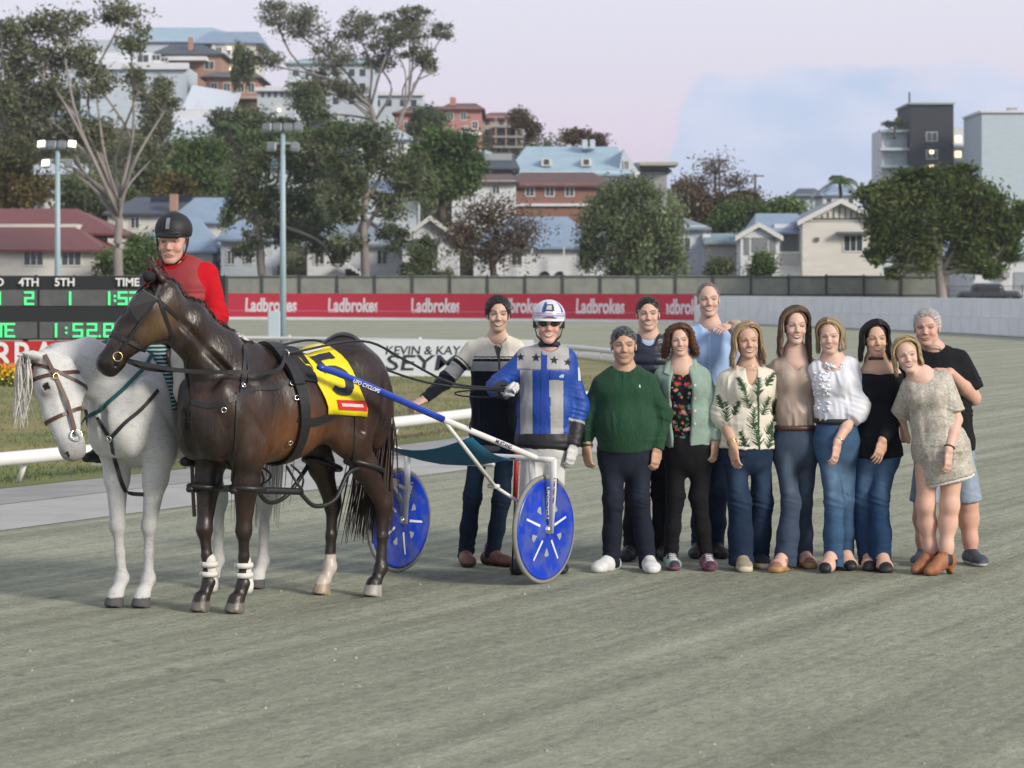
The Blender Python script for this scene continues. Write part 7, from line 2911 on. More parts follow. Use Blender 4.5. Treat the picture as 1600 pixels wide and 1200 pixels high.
# saddle cloth with woven stripes, saddle, stirrups
sdl = thing('saddle', 'riding saddle on a teal striped cloth on the white horse', 'saddle', tuple(gry.B))
cols_, rows_ = 12, 26
V2, F2, C2 = [], [], []
for j in range(cols_ + 1):
    x = -0.06 - 0.50 * j / cols_
    row, nr_ = wrap(GV, gry.T(x, 0, 1.16), gry.L, V3(0, 0, 1), rows_, 0.016, 0.02, math.pi - 0.02)
    for i in range(rows_ + 1):
        V2.append(row[i])
for j in range(cols_):
    for i in range(rows_):
        F2.append((j * (rows_ + 1) + i, j * (rows_ + 1) + i + 1, (j + 1) * (rows_ + 1) + i + 1, (j + 1) * (rows_ + 1) + i))
m_sc = mat('woven stripe', srgb(22, 70, 78), 0.9, bump=0.4, bscale=120)
nt = m_sc.node_tree
wv = nt.nodes.new('ShaderNodeTexWave')
wv.bands_direction = 'Z'
wv.inputs['Scale'].default_value = 14
wv.inputs['Distortion'].default_value = 1.2
tcn = nt.nodes.new('ShaderNodeTexCoord')
nt.links.new(tcn.outputs['Object'], wv.inputs['Vector'])
rp = nt.nodes.new('ShaderNodeValToRGB')
rp.color_ramp.elements[0].color, rp.color_ramp.elements[0].position = (*srgb(18, 60, 66), 1), 0.55
rp.color_ramp.elements[1].color, rp.color_ramp.elements[1].position = (*srgb(150, 176, 176), 1), 0.72
nt.links.new(wv.outputs['Color'], rp.inputs['Fac'])
nt.links.new(rp.outputs['Color'], nt.nodes['Principled BSDF'].inputs['Base Color'])
so = mk('saddle_cloth', np.array(V2), F2, m_sc, sdl)
md = so.modifiers.new('thickness', 'SOLIDIFY')
md.thickness, md.offset = 0.012, 1
S = Shape()
S.chain([gry.T(-0.13, 0, 1.585), gry.T(-0.28, 0, 1.555), gry.T(-0.50, 0, 1.60)], [(0.07, 0.05), (0.12, 0.035), (0.15, 0.05)], 0.05, u=gry.L)
for sg in (-1, 1):
    S.cone(gry.T(-0.26, sg * 0.16, 1.48), gry.T(-0.20, sg * 0.285, 1.10), (0.14, 0.022), (0.13, 0.016), 0.04, u=gry.H)
V2_, Q2_ = S.mesh(0.009, 1)
mk('seat', V2_, Q2_, mat('saddle leather', (0.05, 0.024, 0.015), 0.4, noise=0.2), sdl)
for sg in (-1, 1):
    mb = MB()
    q = gry.T(-0.16, sg * 0.34, 0.82)
    mb.strap([gry.T(-0.24, sg * 0.30, 1.30), q + V3(0, 0, 0.09)], 0.025, 0.006, gry.L * sg)
    mb.build('stirrup_leather', M_TACKB, sdl)
    mb = MB()
    mb.tube([q + gry.L * 0.06 * math.cos(a) + V3(0, 0, 0.07 * math.sin(a) + 0.02) for a in np.linspace(-0.3, math.pi + 0.3, 14)], 0.007, 6)
    mb.box((-0.062, -0.03, -0.008), (0.062, 0.03, 0.006), frame_M(q + V3(0, 0, 0.0), gry.L, gry.H))
    mb.build('stirrup_iron', M_CHROME, sdl)
mb = MB()
q = gry.T(-0.10, 0.36, 0.84)
mb.strap(spline([q, q + V3(0.005, 0, -0.15), q + V3(0.015, -0.01, -0.30)], 4), 0.022, 0.005, (0, -1, 0))
mb.build('strap_end', M_TACKB, sdl)
# ------------------------------------------------------------------ sulky
M_WPAINT = mat('white enamel', srgb(214, 214, 212), 0.3, noise=0.06, nscale=6, coat=0.3)
M_BPAINT = mat('blue shaft', srgb(22, 58, 160), 0.3, coat=0.3, noise=0.08, nscale=12)
M_DISC = mat('blue disc', srgb(16, 60, 185), 0.32, coat=0.3, noise=0.08, nscale=7, hue2=(0.13, 0.15, 0.20), n2=0.45, n2scale=9)
M_TYRE = mat('grey tyre', srgb(128, 128, 122), 0.85, noise=0.15, nscale=30)
M_STK = mat('white sticker', srgb(214, 218, 224), 0.5)
M_PRINTD = mat('dark print', srgb(40, 40, 80), 0.5)
M_MESH = mat('teal mesh', srgb(26, 100, 138), 0.6, bump=0.6, bscale=260, bdist=0.003, noise=0.15, nscale=200)
SH = unit(V3(-0.57, -0.82, 0))          # heading of the sulky
SL = V3(-SH[1], SH[0], 0)               # to its left (towards the viewer)
WR = 0.345
near = P(850, 828, 16.28) * V3(1, 1, 0)
HALF = 0.58
mid = near - SL * HALF
sk = thing('sulky', 'racing sulky with blue disc wheels, white frame and blue shafts behind the bay horse', 'sulky', tuple(mid))
ST = lambda x, y, z: mid + SH * x + SL * y + V3(0, 0, z)


def wheel(y, face):
    w = thing_part = MB()
    n = 56
    c = ST(0, y, WR)
    ring = lambda r, o: [c + SL * o + SH * r * math.cos(2 * math.pi * k / n) + V3(0, 0, r * math.sin(2 * math.pi * k / n)) for k in range(n)]
    # disc: shallow cone each side with a rolled rim
    prof = [(0.0, 0.030), (0.05, 0.030), (0.06, 0.024), (0.20, 0.019), (0.285, 0.013), (0.30, 0.018), (0.318, 0.018), (0.318, -0.018), (0.30, -0.018), (0.285, -0.013), (0.20, -0.019), (0.06, -0.024), (0.05, -0.030), (0.0, -0.030)]
    V, Fc = [], []
    for r, o in prof:
        V += ring(max(r, 0.001), o)
    for i in range(len(prof) - 1):
        for k in range(n):
            Fc.append((i * n + k, i * n + (k + 1) % n, (i + 1) * n + (k + 1) % n, (i + 1) * n + k))
    disc = mk('wheel', np.array(V), Fc, M_DISC, sk)
    mb = MB()
    mb.tube([c + SH * 0.330 * math.cos(a) + V3(0, 0, 0.330 * math.sin(a)) for a in np.linspace(0, 2 * math.pi, 65)], 0.0165, 10, False, up=SL)
    mb.build('tyre', M_TYRE, disc, True)
    mb = MB()
    mb.tube([c - SL * 0.05, c + SL * 0.05], 0.028, 14)
    mb.build('hub', M_CHROME, disc, True)
    for sd in (1, -1):
        for k in range(5):      # radial stickers and white cut-outs between them
            a = 2 * math.pi * k / 5 + 0.35 + (0.4 if y < 0 else 0)
            dr = lambda ang, r, o: c + SL * sd * o + SH * r * math.cos(ang) + V3(0, 0, r * math.sin(ang))
            surf = lambda r: float(np.interp(r, [0.06, 0.20, 0.285], [0.024, 0.019, 0.013])) + 0.002
            pr = [(0.085, 0.10), (0.235, 0.028), (0.235, -0.028), (0.085, -0.10)]
            if k != 1:
                mb = MB()
                V = [dr(a + t, r, surf(r)) for r, t in pr]
                mb.add(V, [(0, 1, 2, 3)])
                mb.build('sticker', M_STK, disc)
            else:
                rd = SH * math.cos(a) + V3(0, 0, math.sin(a))
                tg = np.cross(SL * sd, rd)
                text_mesh('lettering', 'UFO CYCLOPS'[:3] + 'CYCLE', 0.042, M_STK, frame_M(dr(a, 0.165, surf(0.165) + 0.001), -rd * (1 if True else 1), np.cross(SL * sd, -rd)), disc, 0.0005, 0.0015)
            b = a + math.pi / 5
            mb = MB()
            mb.add([dr(b + t, r, surf(r) + 0.0005) for r, t in ((0.115, 0.0), (0.165, 0.16), (0.175, 0.0), (0.165, -0.16))], [(0, 1, 2, 3)])
            mb.build('cut_out', mat('pale cut-out', srgb(150, 156, 160), 0.6), disc)
    return disc


for y in (HALF, -HALF):
    wheel(y, 1)
AZ = 0.79            # height of the arch
mb = MB()
mb.tube(spline([ST(0.02, HALF + 0.09, AZ), ST(0.02, 0.3, AZ + 0.005), ST(0.02, -0.3, AZ + 0.005), ST(0.02, -HALF - 0.09, AZ)], 4), 0.020, 10)
mb.build('arch', M_WPAINT, sk, True)
for y in (HALF, -HALF):
    for o in (0.085, -0.085):
        mb = MB()
        mb.tube([ST(0.02, y + o, AZ + 0.01), ST(0.012, y + o * 0.92, 0.60), ST(0.0, y + o * 0.62, WR - 0.02)], [0.026, 0.024, 0.019], 10, flat=0.6, up=SH)
        mb.build('fork', M_WPAINT, sk, True)
    if y > 0:
        text_mesh('lettering', 'REGAL', 0.055, M_PRINTD, frame_M(ST(0.013, y + 0.0955, 0.60), V3(0, 0, -1) - SL * 0.1, np.cross(SL, V3(0, 0, -1))), sk, 0.0008, 0.001, shear=0.2)
# shafts: blue forward part, white rear part
for sg in (1, -1):
    y1, y2 = 0.40 * sg, (HALF - 0.02) * sg
    tip = bay.HP(497, 573, 0.335) if sg > 0 else bay.T(-0.52, -0.335, 1.40)
    jn = P(692, 655, 15.62) if sg > 0 else None
    end = ST(0.03, y2 - 0.02 * sg, AZ + 0.01)
    if sg < 0:
        # mirrored through the middle plane of the sulky
        mir = lambda q: q - SL * 2 * np.dot(q - mid, SL)
        tip, jn = mir(bay.HP(497, 573, 0.335)), mir(P(692, 655, 15.62))
        end = ST(0.03, y2 + 0.02, AZ + 0.01)
        tip = tip + V3(0, 0, 0.0)
    m1 = lerp(tip, jn, 0.25) + V3(0, 0, 0.012)
    mb = MB()
    mb.tube(spline([tip - unit(jn - tip) * 0.0, m1, jn], 8), [0.016] + [0.021] * 16, 12)
    sf = mb.build('shaft', M_BPAINT, sk, True)
    mb = MB()
    k1 = lerp(jn, end, 0.88)
    mb.tube(spline([jn, lerp(jn, end, 0.5), k1, end], 6), 0.0195, 12)
    mb.build('rear_shaft', M_WPAINT, sk, True)
    if sg > 0:
        dirx = unit(jn - tip)
        up_ = np.cross(SL, dirx)
        up_ = up_ if up_[2] > 0 else -up_
        c0 = lerp(tip, jn, 0.36) + V3(0, 0, 0.006)
        outw = unit(V3(0, 0, CH) - c0)
        outw = unit(outw - dirx * np.dot(outw, dirx))
        text_mesh('lettering', 'UFO CYCLOPS', 0.032, M_STK, frame_M(c0 + outw * 0.0225, dirx, np.cross(outw, dirx)), sf, 0.0006, 0.0008, shear=0.2)
        k0 = lerp(jn, end, 0.62)
        dr2 = unit(end - jn)
        o2 = unit(V3(0, 0, CH) - k0)
        o2 = unit(o2 - dr2 * np.dot(o2, dr2))
        text_mesh('lettering', 'MUSTANG', 0.034, M_PRINTD, frame_M(k0 + o2 * 0.0205, dr2, np.cross(o2, dr2)), sk, 0.0006, 0.0005)
    # stay from the shaft down to a foot rest and the fork
    a = jn
    fr = ST(0.30, (HALF - 0.17) * sg, 0.63) if sg > 0 else ST(0.30, -(HALF - 0.17), 0.63)
    mb = MB()
    mb.tube([a, lerp(a, fr, 0.5), fr], 0.0125, 8)
    mb.tube([fr, ST(0.05, (HALF - 0.07) * sg, 0.47)], 0.011, 8)
    mb.tube([fr, fr - SH * 0.16 - V3(0, 0, 0.07)], 0.011, 8)
    mb.build('stay', M_WPAINT, sk, True)
    mb = MB()
    mb.tube([fr - SL * 0.05 * sg, fr + SL * 0.03 * sg], 0.015, 8)
    mb.build('foot_rest', M_WPAINT, sk, True)
# crossbar to the seat, seat and mesh sling
mb = MB()
mb.tube([ST(0.04, 0.16, AZ - 0.05), ST(-0.10, 0.16, AZ - 0.01)], 0.014, 8)
mb.tube([ST(0.04, -0.16, AZ - 0.05), ST(-0.10, -0.16, AZ - 0.01)], 0.014, 8)
mb.tube([ST(0.04, 0.22, AZ - 0.045), ST(0.04, -0.22, AZ - 0.045)], 0.016, 8)
mb.build('seat_bracket', M_WPAINT, sk, True)
S = Shape()
S.cone(ST(-0.06, 0.13, AZ + 0.045), ST(-0.06, -0.13, AZ + 0.045), (0.10, 0.022), (0.10, 0.022), 0.02, u=SH)
V_, Q_ = S.mesh(0.008, 1)
mk('seat', V_, Q_, M_PADB, sk)
V2, F2 = [], []
nu, nv = 14, 10
for i in range(nu + 1):
    for j in range(nv + 1):
        u, v = i / nu, j / nv
        yy = (0.46 - 0.10 * u) * (2 * v - 1)
        x = 0.62 - 0.56 * u
        z = AZ + 0.17 - 0.17 * u - 0.10 * math.sin(math.pi * v) * (1 - 0.5 * u) - 0.03 * math.sin(math.pi * u)
        V2.append(ST(x, yy, z))
for i in range(nu):
    for j in range(nv):
        F2.append((i * (nv + 1) + j, i * (nv + 1) + j + 1, (i + 1) * (nv + 1) + j + 1, (i + 1) * (nv + 1) + j))
so = mk('mesh_sling', np.array(V2), F2, M_MESH, sk)
md = so.modifiers.new('thickness', 'SOLIDIFY')
md.thickness = 0.006
for sg in (1, -1):
    mb = MB()
    mb.tube([ST(0.62, 0.46 * sg, AZ + 0.17), ST(0.70, 0.50 * sg, AZ + 0.25)], 0.006, 6)
    mb.tube([ST(0.06, 0.36 * sg, AZ), ST(0.02, 0.40 * sg, AZ)], 0.006, 6)
    mb.build('tie', M_TACK, sk, True)
# whip leaning on the arch beside the near wheel
wh = thing('whip', 'thin black whip with red wrapped handle standing by the near wheel', 'whip', tuple(G(802, 900)))
q0, q1 = P(800, 898, 16.70), P(808, 700, 16.70)
mb = MB()
mb.tube([q0, lerp(q0, q1, 0.6)], [0.006, 0.008], 8)
mb.build('shaft', M_TACK, wh, True)
mb = MB()
mb.tube([lerp(q0, q1, 0.6), q1], 0.017, 10)
mb.build('handle', mat('red wrap', srgb(150, 22, 34), 0.6, noise=0.3, nscale=60), wh, True)
# ---- the mounted rider in red
seat = gry.T(-0.36, 0, 1.66)
p = Person('mounted rider in red jacket and black helmet on the white horse', 15.72, (272, 341, 270, 411), ((250, 432), (322, 432)),
           ((262, 532), (306, 532)), [(226, 492, -0.05), (240, 540, -0.25)], [(338, 494, -0.10), (296, 534, -0.38)], None, None, yaw=-0.38, hyaw=-0.12, pitch=0.12,
           skin=(0.50, 0.29, 0.21), hairth=0.0, neck=(280, 418), base=seat * V3(1, 1, 0))
p.head(smile=0.0, teeth=False, jaw=1.0, wide=0.96, brow=(0.2, 0.16, 0.13), age=1.0, neckr=0.056, blush=0.8)
p.hand(0, (0.3, -0.7, -0.3), (-0.2, -0.3, 0.9), 1.2), p.hand(1, (-0.4, -0.7, -0.3), (0.2, -0.3, 0.9), 1.2)
S = Shape()
p.torso(S, (0.180, 0.175, 0.175), (0.125, 0.13, 0.13), 0.06, ease=0.010, sh_r=0.060)
p.sleeve(S, 0, (0.072, 0.062, 0.048)), p.sleeve(S, 1, (0.074, 0.064, 0.048))
p.neckhole(S, 0.062, 0.064, 0.05, 0.03)
p.cloth(S, 'jacket', M_COTTON, srgb(176, 16, 30), fold=0.010)
S = Shape()
p.torso(S, (0.185, 0.185, 0.18), (0.135, 0.14, 0.14), 0.02, ease=0.020, sh_r=0.056)
p.neckhole(S, 0.070, 0.075, 0.08, 0.05)
for sg, sh_ in ((-1, p.shA), (1, p.shB)):
    S.ell(sh_ + p.lat * sg * 0.02 - V3(0, 0, 0.03), (0.062, 0.13, 0.12), 0.01, np.stack([p.lat, -p.fwd, V3(0, 0, 1)], 1), op='s')
V_, Q_ = S.mesh(0.007, 2)
V_ = V_ + vnormals(V_, Q_) * (0.007 * np.abs(np.sin(V_[:, 2] * math.pi / 0.05)) * (V_[:, 2] < p.neck[2] - 0.16))[:, None]
mk('vest', V_, Q_, mat('faded red vest', srgb(138, 40, 44), 0.7, noise=0.2, nscale=20, bump=0.3, bscale=40), p.root)
p.loop(p.neck + V3(0, 0, 0.03), (0.1, 0.2, 1), 0.064, 0.068, p.lat, 0.015, mat('red collar', srgb(170, 14, 28), 0.9), 'collar', flat=1.8)
S = Shape()
c0 = p.neck + p.fwd * 0.065 - V3(0, 0, 0.035)
S.cone(c0, c0 - V3(0, 0, 0.09) + p.fwd * 0.05, (0.03, 0.015), (0.018, 0.012), 0.01, u=p.lat)
V_, Q_ = S.mesh(0.005, 1)
C_ = full(len(V_), srgb(206, 206, 214))
C_[np.abs((V_ - c0) @ p.lat) < 0.010] = srgb(36, 40, 66)
mk('shirt_and_tie', V_, Q_, M_COTTON, p.root, C_)
# legs astride
S = Shape()
for sg in (-1, 1):
    hp_, kn_, an_ = gry.T(-0.38, sg * 0.12, 1.62), gry.T(-0.06, sg * 0.345, 1.28), gry.T(-0.20, sg * 0.36, 0.93)
    S.chain([hp_, lerp(hp_, kn_, 0.5), kn_], [0.10, 0.09, 0.068], 0.05)
    S.chain([kn_, lerp(kn_, an_, 0.35), an_], [0.066, 0.064, 0.045], 0.04)
S.ell(gry.T(-0.38, 0, 1.64), (0.16, 0.16, 0.12), 0.06)
V_, Q_ = S.mesh(0.009, 2)
mk('breeches', V_, Q_, M_COTTON, p.root, full(len(V_), srgb(196, 190, 178)))
for sg in (-1, 1):
    S = Shape()
    kn_, an_ = gry.T(-0.10, sg * 0.352, 1.18), gry.T(-0.20, sg * 0.36, 0.92)
    S.chain([kn_, lerp(kn_, an_, 0.4), an_], [0.074, 0.070, 0.052], 0.03, flata=True)
    S.chain([an_ - gry.H * 0.05 - V3(0, 0, 0.02), an_ + gry.H * 0.06 - V3(0, 0, 0.045), an_ + gry.H * 0.17 - V3(0, 0, 0.055)], [(0.040, 0.045), (0.042, 0.042), (0.034, 0.028)], 0.03, u=gry.L)
    V_, Q_ = S.mesh(0.008, 1)
    mk('riding_boot', V_, Q_, M_SHOE, p.root, full(len(V_), (0.014, 0.012, 0.012)))
# helmet
S = Shape()
S.ell(p.H((0, 0.09, 0.74)), np.array((0.415, 0.49, 0.40)) * p.hh, 0.01, p.R)
S.plane(p.H((0, 0, 0.60)), -(p.R[:, 2] + 0.10 * p.R[:, 1]), 0.004)
S.cone(p.H((-0.22, -0.36, 0.645)), p.H((0.22, -0.36, 0.645)), (0.05 * p.hh, 0.14 * p.hh), (0.05 * p.hh, 0.14 * p.hh), 0.01, u=p.R[:, 2])
V_, Q_ = S.mesh(0.005, 1)
hel = mk('helmet', V_, Q_, mat('helmet velvet', (0.010, 0.010, 0.012), 0.6, bump=0.2, bscale=200), p.root)
mb = MB()
mb.strap([p.H((-0.02, -0.405, 0.80)), p.H((-0.02, -0.37, 0.92)), p.H((-0.02, -0.28, 1.03))], 0.022, 0.008, -p.R[:, 1])
mb.build('vent', mat('vent grey', (0.18, 0.20, 0.22), 0.4), hel)
for sg in (-1, 1):
    mb = MB()
    mb.strap([p.H((sg * 0.37, 0.0, 0.66)), p.H((sg * 0.345, -0.02, 0.42)), p.H((sg * 0.27, -0.08, 0.15)), p.H((sg * 0.08, -0.2, -0.03))], 0.022, 0.006, p.R[:, 0])
    mb.build('strap', M_BELT, hel)
p.finish()
# ---- man in the green jumper
p = Person('man in dark green cable knit jumper, dark jeans and white trainers', 17.05, (974, 507, 975, 569), ((941, 605), (1011, 602)),
           ((956, 706), (1000, 706)), [(917, 650, 0.02), (917, 698, -0.03)], [(1037, 648, 0.02), (1026, 702, -0.06)],
           [(958, 780, -0.02), (955, 0.0)], [(999, 780, -0.02), (1013, -0.02)], yaw=0.05, skin=(0.44, 0.26, 0.175), hairth=0.022, neck=(976, 583))
p.head(smile=0.5, teeth=False, jaw=1.08, wide=1.04, stubble=0.25, age=0.8, brow=(0.02, 0.017, 0.015), scalp=(0.05, 0.045, 0.04), neckr=0.061)
p.hand(0, (0.05, -0.1, -1), (-0.8, -0.6, 0), 0.55, fat=1.12)
p.hand(1, (-0.1, -0.15, -1), (0.7, -0.7, 0), 0.6, fat=1.12)
c = p.cap((0.018, 0.017, 0.018), hairline=0.85, col2=(0.11, 0.11, 0.115), amp=0.006)
p.tufts(c, 900, 0.026, (0.02, 0.02, 0.02), (0.16, 0.16, 0.165), 2)
S = Shape()
p.torso(S, (0.190, 0.188, 0.185), (0.125, 0.135, 0.130), -0.02, ease=0.012, belly=0.11, sh_r=0.060)
p.sleeve(S, 0, (0.066, 0.057, 0.043)), p.sleeve(S, 1, (0.066, 0.057, 0.043))
p.neckhole(S, 0.078, 0.078, 0.03)
p.cloth(S, 'jumper', mat('cable knit', vcol=True, rough=0.95, noise=0.18, nscale=30, bump=0.9, bscale=55, bdist=0.008, spec=0.1, sheen=0.15, stretch=(1.6, 1.6, 0.6)),
        srgb(42, 72, 54), fold=0.009)
p.decal(p.bvh(), [(998, 602), (1000, 601), (1001, 606), (999, 606)], (0.5, 0.55, 0.5), 'emblem', step=0.02)
p.trousers(DENIM_D, r=(0.090, 0.070, 0.064), hw=(0.168, 0.176), hd=(0.118, 0.122), fade=0.3, fadec=FADE_D)
for i, a in ((0, -0.55), (1, 0.1)):
    p.shoe(i, a, srgb(205, 206, 206), sole=srgb(214, 214, 212), L=0.285, w=0.052)
p.finish()

# ---- man at the back in the quilted vest
p = Person('man with short dark hair in navy quilted vest standing behind the green jumper', 17.75, (1012, 461, 1013, 517), ((983, 556), (1042, 556)),
           ((996, 690), (1030, 690)), [(955, 600, 0.08), (962, 650, 0.0)], [(1062, 610, 0.1), (1066, 655, 0.1)],
           [(992, 770, 0), (986, 0.0)], [(1034, 770, 0), (1034, 0)], skin=(0.52, 0.32, 0.235), hairth=0.02, neck=(1013, 531))
p.head(smile=1.0, jaw=1.08, wide=1.05, brow=(0.05, 0.03, 0.02), scalp=(0.04, 0.028, 0.02), age=0.5, neckr=0.060, blush=0.5)
c = p.cap((0.022, 0.016, 0.012), hairline=0.90, amp=0.005, temple=0.02)
p.tufts(c, 900, 0.026, (0.016, 0.012, 0.010), (0.04, 0.03, 0.022), 3)
p.hand(0, (0.1, -0.1, -1), (-0.8, -0.6, 0), 0.5)
S = Shape()
p.torso(S, (0.165, 0.16, 0.155), (0.11, 0.11, 0.11), 0.0, ease=0.0)
p.sleeve(S, 0, (0.062, 0.052, 0.040)), p.sleeve(S, 1, (0.062, 0.052, 0.040))
p.neckhole(S, 0.062, 0.064, 0.04)
p.cloth(S, 'shirt', M_COTTON, srgb(170, 190, 222))
S = Shape()
p.torso(S, (0.175, 0.175, 0.165), (0.12, 0.125, 0.12), -0.04, ease=0.014, sh_r=0.056)
p.neckhole(S, 0.062, 0.066, 0.09, 0.04)
V_, Q_ = S.mesh(0.007, 2)
N_ = vnormals(V_, Q_)
V_ = V_ + N_ * (0.011 * np.abs(np.sin(V_[:, 2] * math.pi / 0.075)) + 0.004 * fbm(V_ * 18, 3))[:, None]
mk('vest', V_, Q_, mat('quilted nylon', (0.012, 0.016, 0.032), 0.4, bump=0.3, bscale=40, noise=0.1), p.root)
for sg in (-1, 1):
    mb = MB()
    c0 = p.neck + p.fwd * 0.06
    mb.prism([c0 + V3(sg * 0.006, 0, -0.045), c0 + V3(sg * 0.03, -0.004, -0.035), p.neck + V3(sg * 0.062, -0.03, 0.03), p.neck + V3(sg * 0.052, -0.036, 0.036)], (0, 0.008, 0.002))
    mb.build('collar_leaf', mat('shirt collar', srgb(180, 198, 226), 0.9), p.root)
p.trousers(srgb(20, 22, 30), M_COTTON, r=(0.092, 0.075, 0.064), hw=(0.155, 0.165), hd=(0.11, 0.12))
for i, a in ((0, -0.3), (1, 0.2)):
    p.shoe(i, a, (0.012, 0.012, 0.014), sole=(0.02, 0.02, 0.02), L=0.29, kind='plain')
p.finish()

# ---- tall man at the back
p = Person('tall balding man in light blue shirt standing at the back', 17.95, (1106, 441, 1108, 495), ((1078, 530), (1143, 532)),
           ((1092, 684), (1130, 684)), [(1064, 600, 0.05), (1070, 655, 0.1)], [(1164, 600, 0.1), (1166, 660, 0.12)],
           [(1096, 770, 0), (1092, 0.0)], [(1122, 770, 0), (1118, 0.0)], skin=(0.52, 0.32, 0.24), hairth=0.006, neck=(1109, 512))
p.head(smile=1.0, jaw=1.0, wide=0.98, brow=(0.16, 0.11, 0.08), scalp=None, age=0.9, neckr=0.058, blush=0.5)
c = p.cap((0.16, 0.13, 0.11), hairline=1.06, amp=0.003, vol=0.965, temple=-0.03, low=0.36)
p.tufts(c, 350, 0.018, (0.16, 0.13, 0.11), (0.24, 0.2, 0.17), 4, 0.2)
S = Shape()
p.torso(S, (0.175, 0.165, 0.16), (0.115, 0.115, 0.115), 0.02, ease=0.006)
p.sleeve(S, 0, (0.07, 0.058, 0.046)), p.sleeve(S, 1, (0.07, 0.058, 0.046))
p.neckhole(S, 0.062, 0.064, 0.07, 0.035)
p.cloth(S, 'shirt', M_COTTON, srgb(160, 188, 226), fold=0.011)
for sg in (-1, 1):
    mb = MB()
    c0 = p.neck + p.fwd * 0.075
    mb.prism([c0 + V3(sg * 0.012, 0.0, -0.055), c0 + V3(sg * 0.055, 0.012, -0.045), p.neck + V3(sg * 0.072, -0.02, 0.03), p.neck + V3(sg * 0.056, -0.04, 0.035)], (0, 0.008, 0.003))
    mb.build('collar_leaf', mat('blue shirt collar', srgb(172, 198, 232), 0.9), p.root)
bv = p.bvh()
p.decal(bv, [(1107, 524), (1111, 524), (1111, 640), (1107, 640)], srgb(172, 198, 232), 'placket', step=0.03)
p.trousers(DENIM_M, r=(0.09, 0.072, 0.062), hw=(0.15, 0.16), hd=(0.11, 0.12), fade=0.5, fadec=FADE_M)
for i, a in ((0, -0.2), (1, 0.2)):
    p.shoe(i, a, (0.015, 0.013, 0.012), sole=(0.03, 0.03, 0.03), L=0.29, kind='plain')
p.hand(0, (0, -0.1, -1), (-0.8, -0.6, 0), 0.5), p.hand(1, (0, -0.1, -1), (0.8, -0.6, 0), 0.5)
p.finish()

# ---- woman with curly hair
p = Person('woman with curly auburn hair in sage denim jacket over a black floral top', 17.15, (1060, 502, 1063, 556), ((1037, 590), (1096, 590)),
           ((1056, 702), (1096, 702)), [(1026, 640, 0.06), (1036, 690, 0.1)], [(1118, 640, 0.0), (1117, 690, -0.06)],
           [(1055, 778, 0), (1048, 0.02)], [(1092, 778, -0.02), (1104, -0.02)], yaw=-0.05, skin=(0.52, 0.32, 0.24), female=True, neck=(1065, 571), hairth=0.03)
p.head(smile=0.9, jaw=0.98, wide=1.04, lip=(0.36, 0.12, 0.11), brow=(0.07, 0.04, 0.03), chestskin=0.05, blush=0.5)
c = p.cap((0.055, 0.025, 0.014), vol=1.08, hairline=0.985, low=0.2, col2=(0.10, 0.045, 0.022), amp=0.010)
p.strands(c, 420, 0.5, (0.05, 0.022, 0.012), (0.17, 0.075, 0.035), vol=1.22, curl=0.016, flare=0.10, wave=0.012, thick=0.0055, endz=(0.50, 0.50), lenvar=0.2, seed=5, part=0.05)
p.hand(1, (-0.05, -0.12, -1), (0.8, -0.6, 0), 0.5)
S = Shape()
p.torso(S, (0.142, 0.145, 0.15), (0.105, 0.11, 0.115), 0.03, ease=0.0, bust=0.075, sh_r=0.046)
p.neckhole(S, 0.075, 0.07, 0.05)


def floral(V, N):
    u, v = pix(V)
    return dots(u, v, 260, (1030, 570, 1110, 720), [(0.42, 0.03, 0.03), (0.03, 0.22, 0.22), (0.55, 0.20, 0.06), (0.06, 0.16, 0.05), (0.5, 0.32, 0.30), (0.35, 0.06, 0.12)],
                (1.6, 4.0), 4, (0.008, 0.008, 0.012))


p.cloth(S, 'top', M_COTTON, floral, h=0.005)
S = Shape()
p.torso(S, (0.15, 0.158, 0.165), (0.115, 0.122, 0.125), -0.02, ease=0.012, bust=0.075, sh_r=0.052)
p.sleeve(S, 0, (0.064, 0.054, 0.044)), p.sleeve(S, 1, (0.064, 0.054, 0.044))
S.ell(p.neck - V3(0.012, 0.16, 0.27), (0.075, 0.15, 0.42), 0.01, op='s')
p.neckhole(S, 0.088, 0.085, 0.03)
p.cloth(S, 'jacket', M_DENIM, srgb(132, 152, 142), fold=0.010)
bv = p.bvh()
for y in (602, 622, 642, 662):
    p.decal(bv, [(1086 + 2 * math.cos(a), y + 2 * math.sin(a)) for a in np.linspace(0, 5.5, 8)], srgb(190, 196, 190), 'button', step=0.02, off=0.004)
for sg in (-1, 1):
    mb = MB()
    mb.prism([p.neck + V3(sg * 0.075 - 0.008, -0.105, -0.075), p.neck + V3(sg * 0.115 - 0.008, -0.085, -0.055), p.neck + V3(sg * 0.10, -0.02, 0.028), p.neck + V3(sg * 0.075, -0.035, 0.035)], (0, 0.01, 0.004))
    mb.build('collar_leaf', mat('jacket collar', srgb(138, 158, 148), 0.9, bump=0.3, bscale=60), p.root)
p.trousers((0.008, 0.008, 0.010), M_COTTON, r=(0.085, 0.062, 0.048), hw=(0.140, 0.158), hd=(0.105, 0.115), hem=(0.075, 0))
for i, a in ((0, 0.1), (1, 0.1)):
    p.shoe(i, a, srgb(120, 150, 140) if i == 0 else srgb(120, 80, 96), sole=srgb(120, 70, 80), L=0.25, w=0.046, col2=srgb(70, 44, 66), solez=0.022)
p.finish()

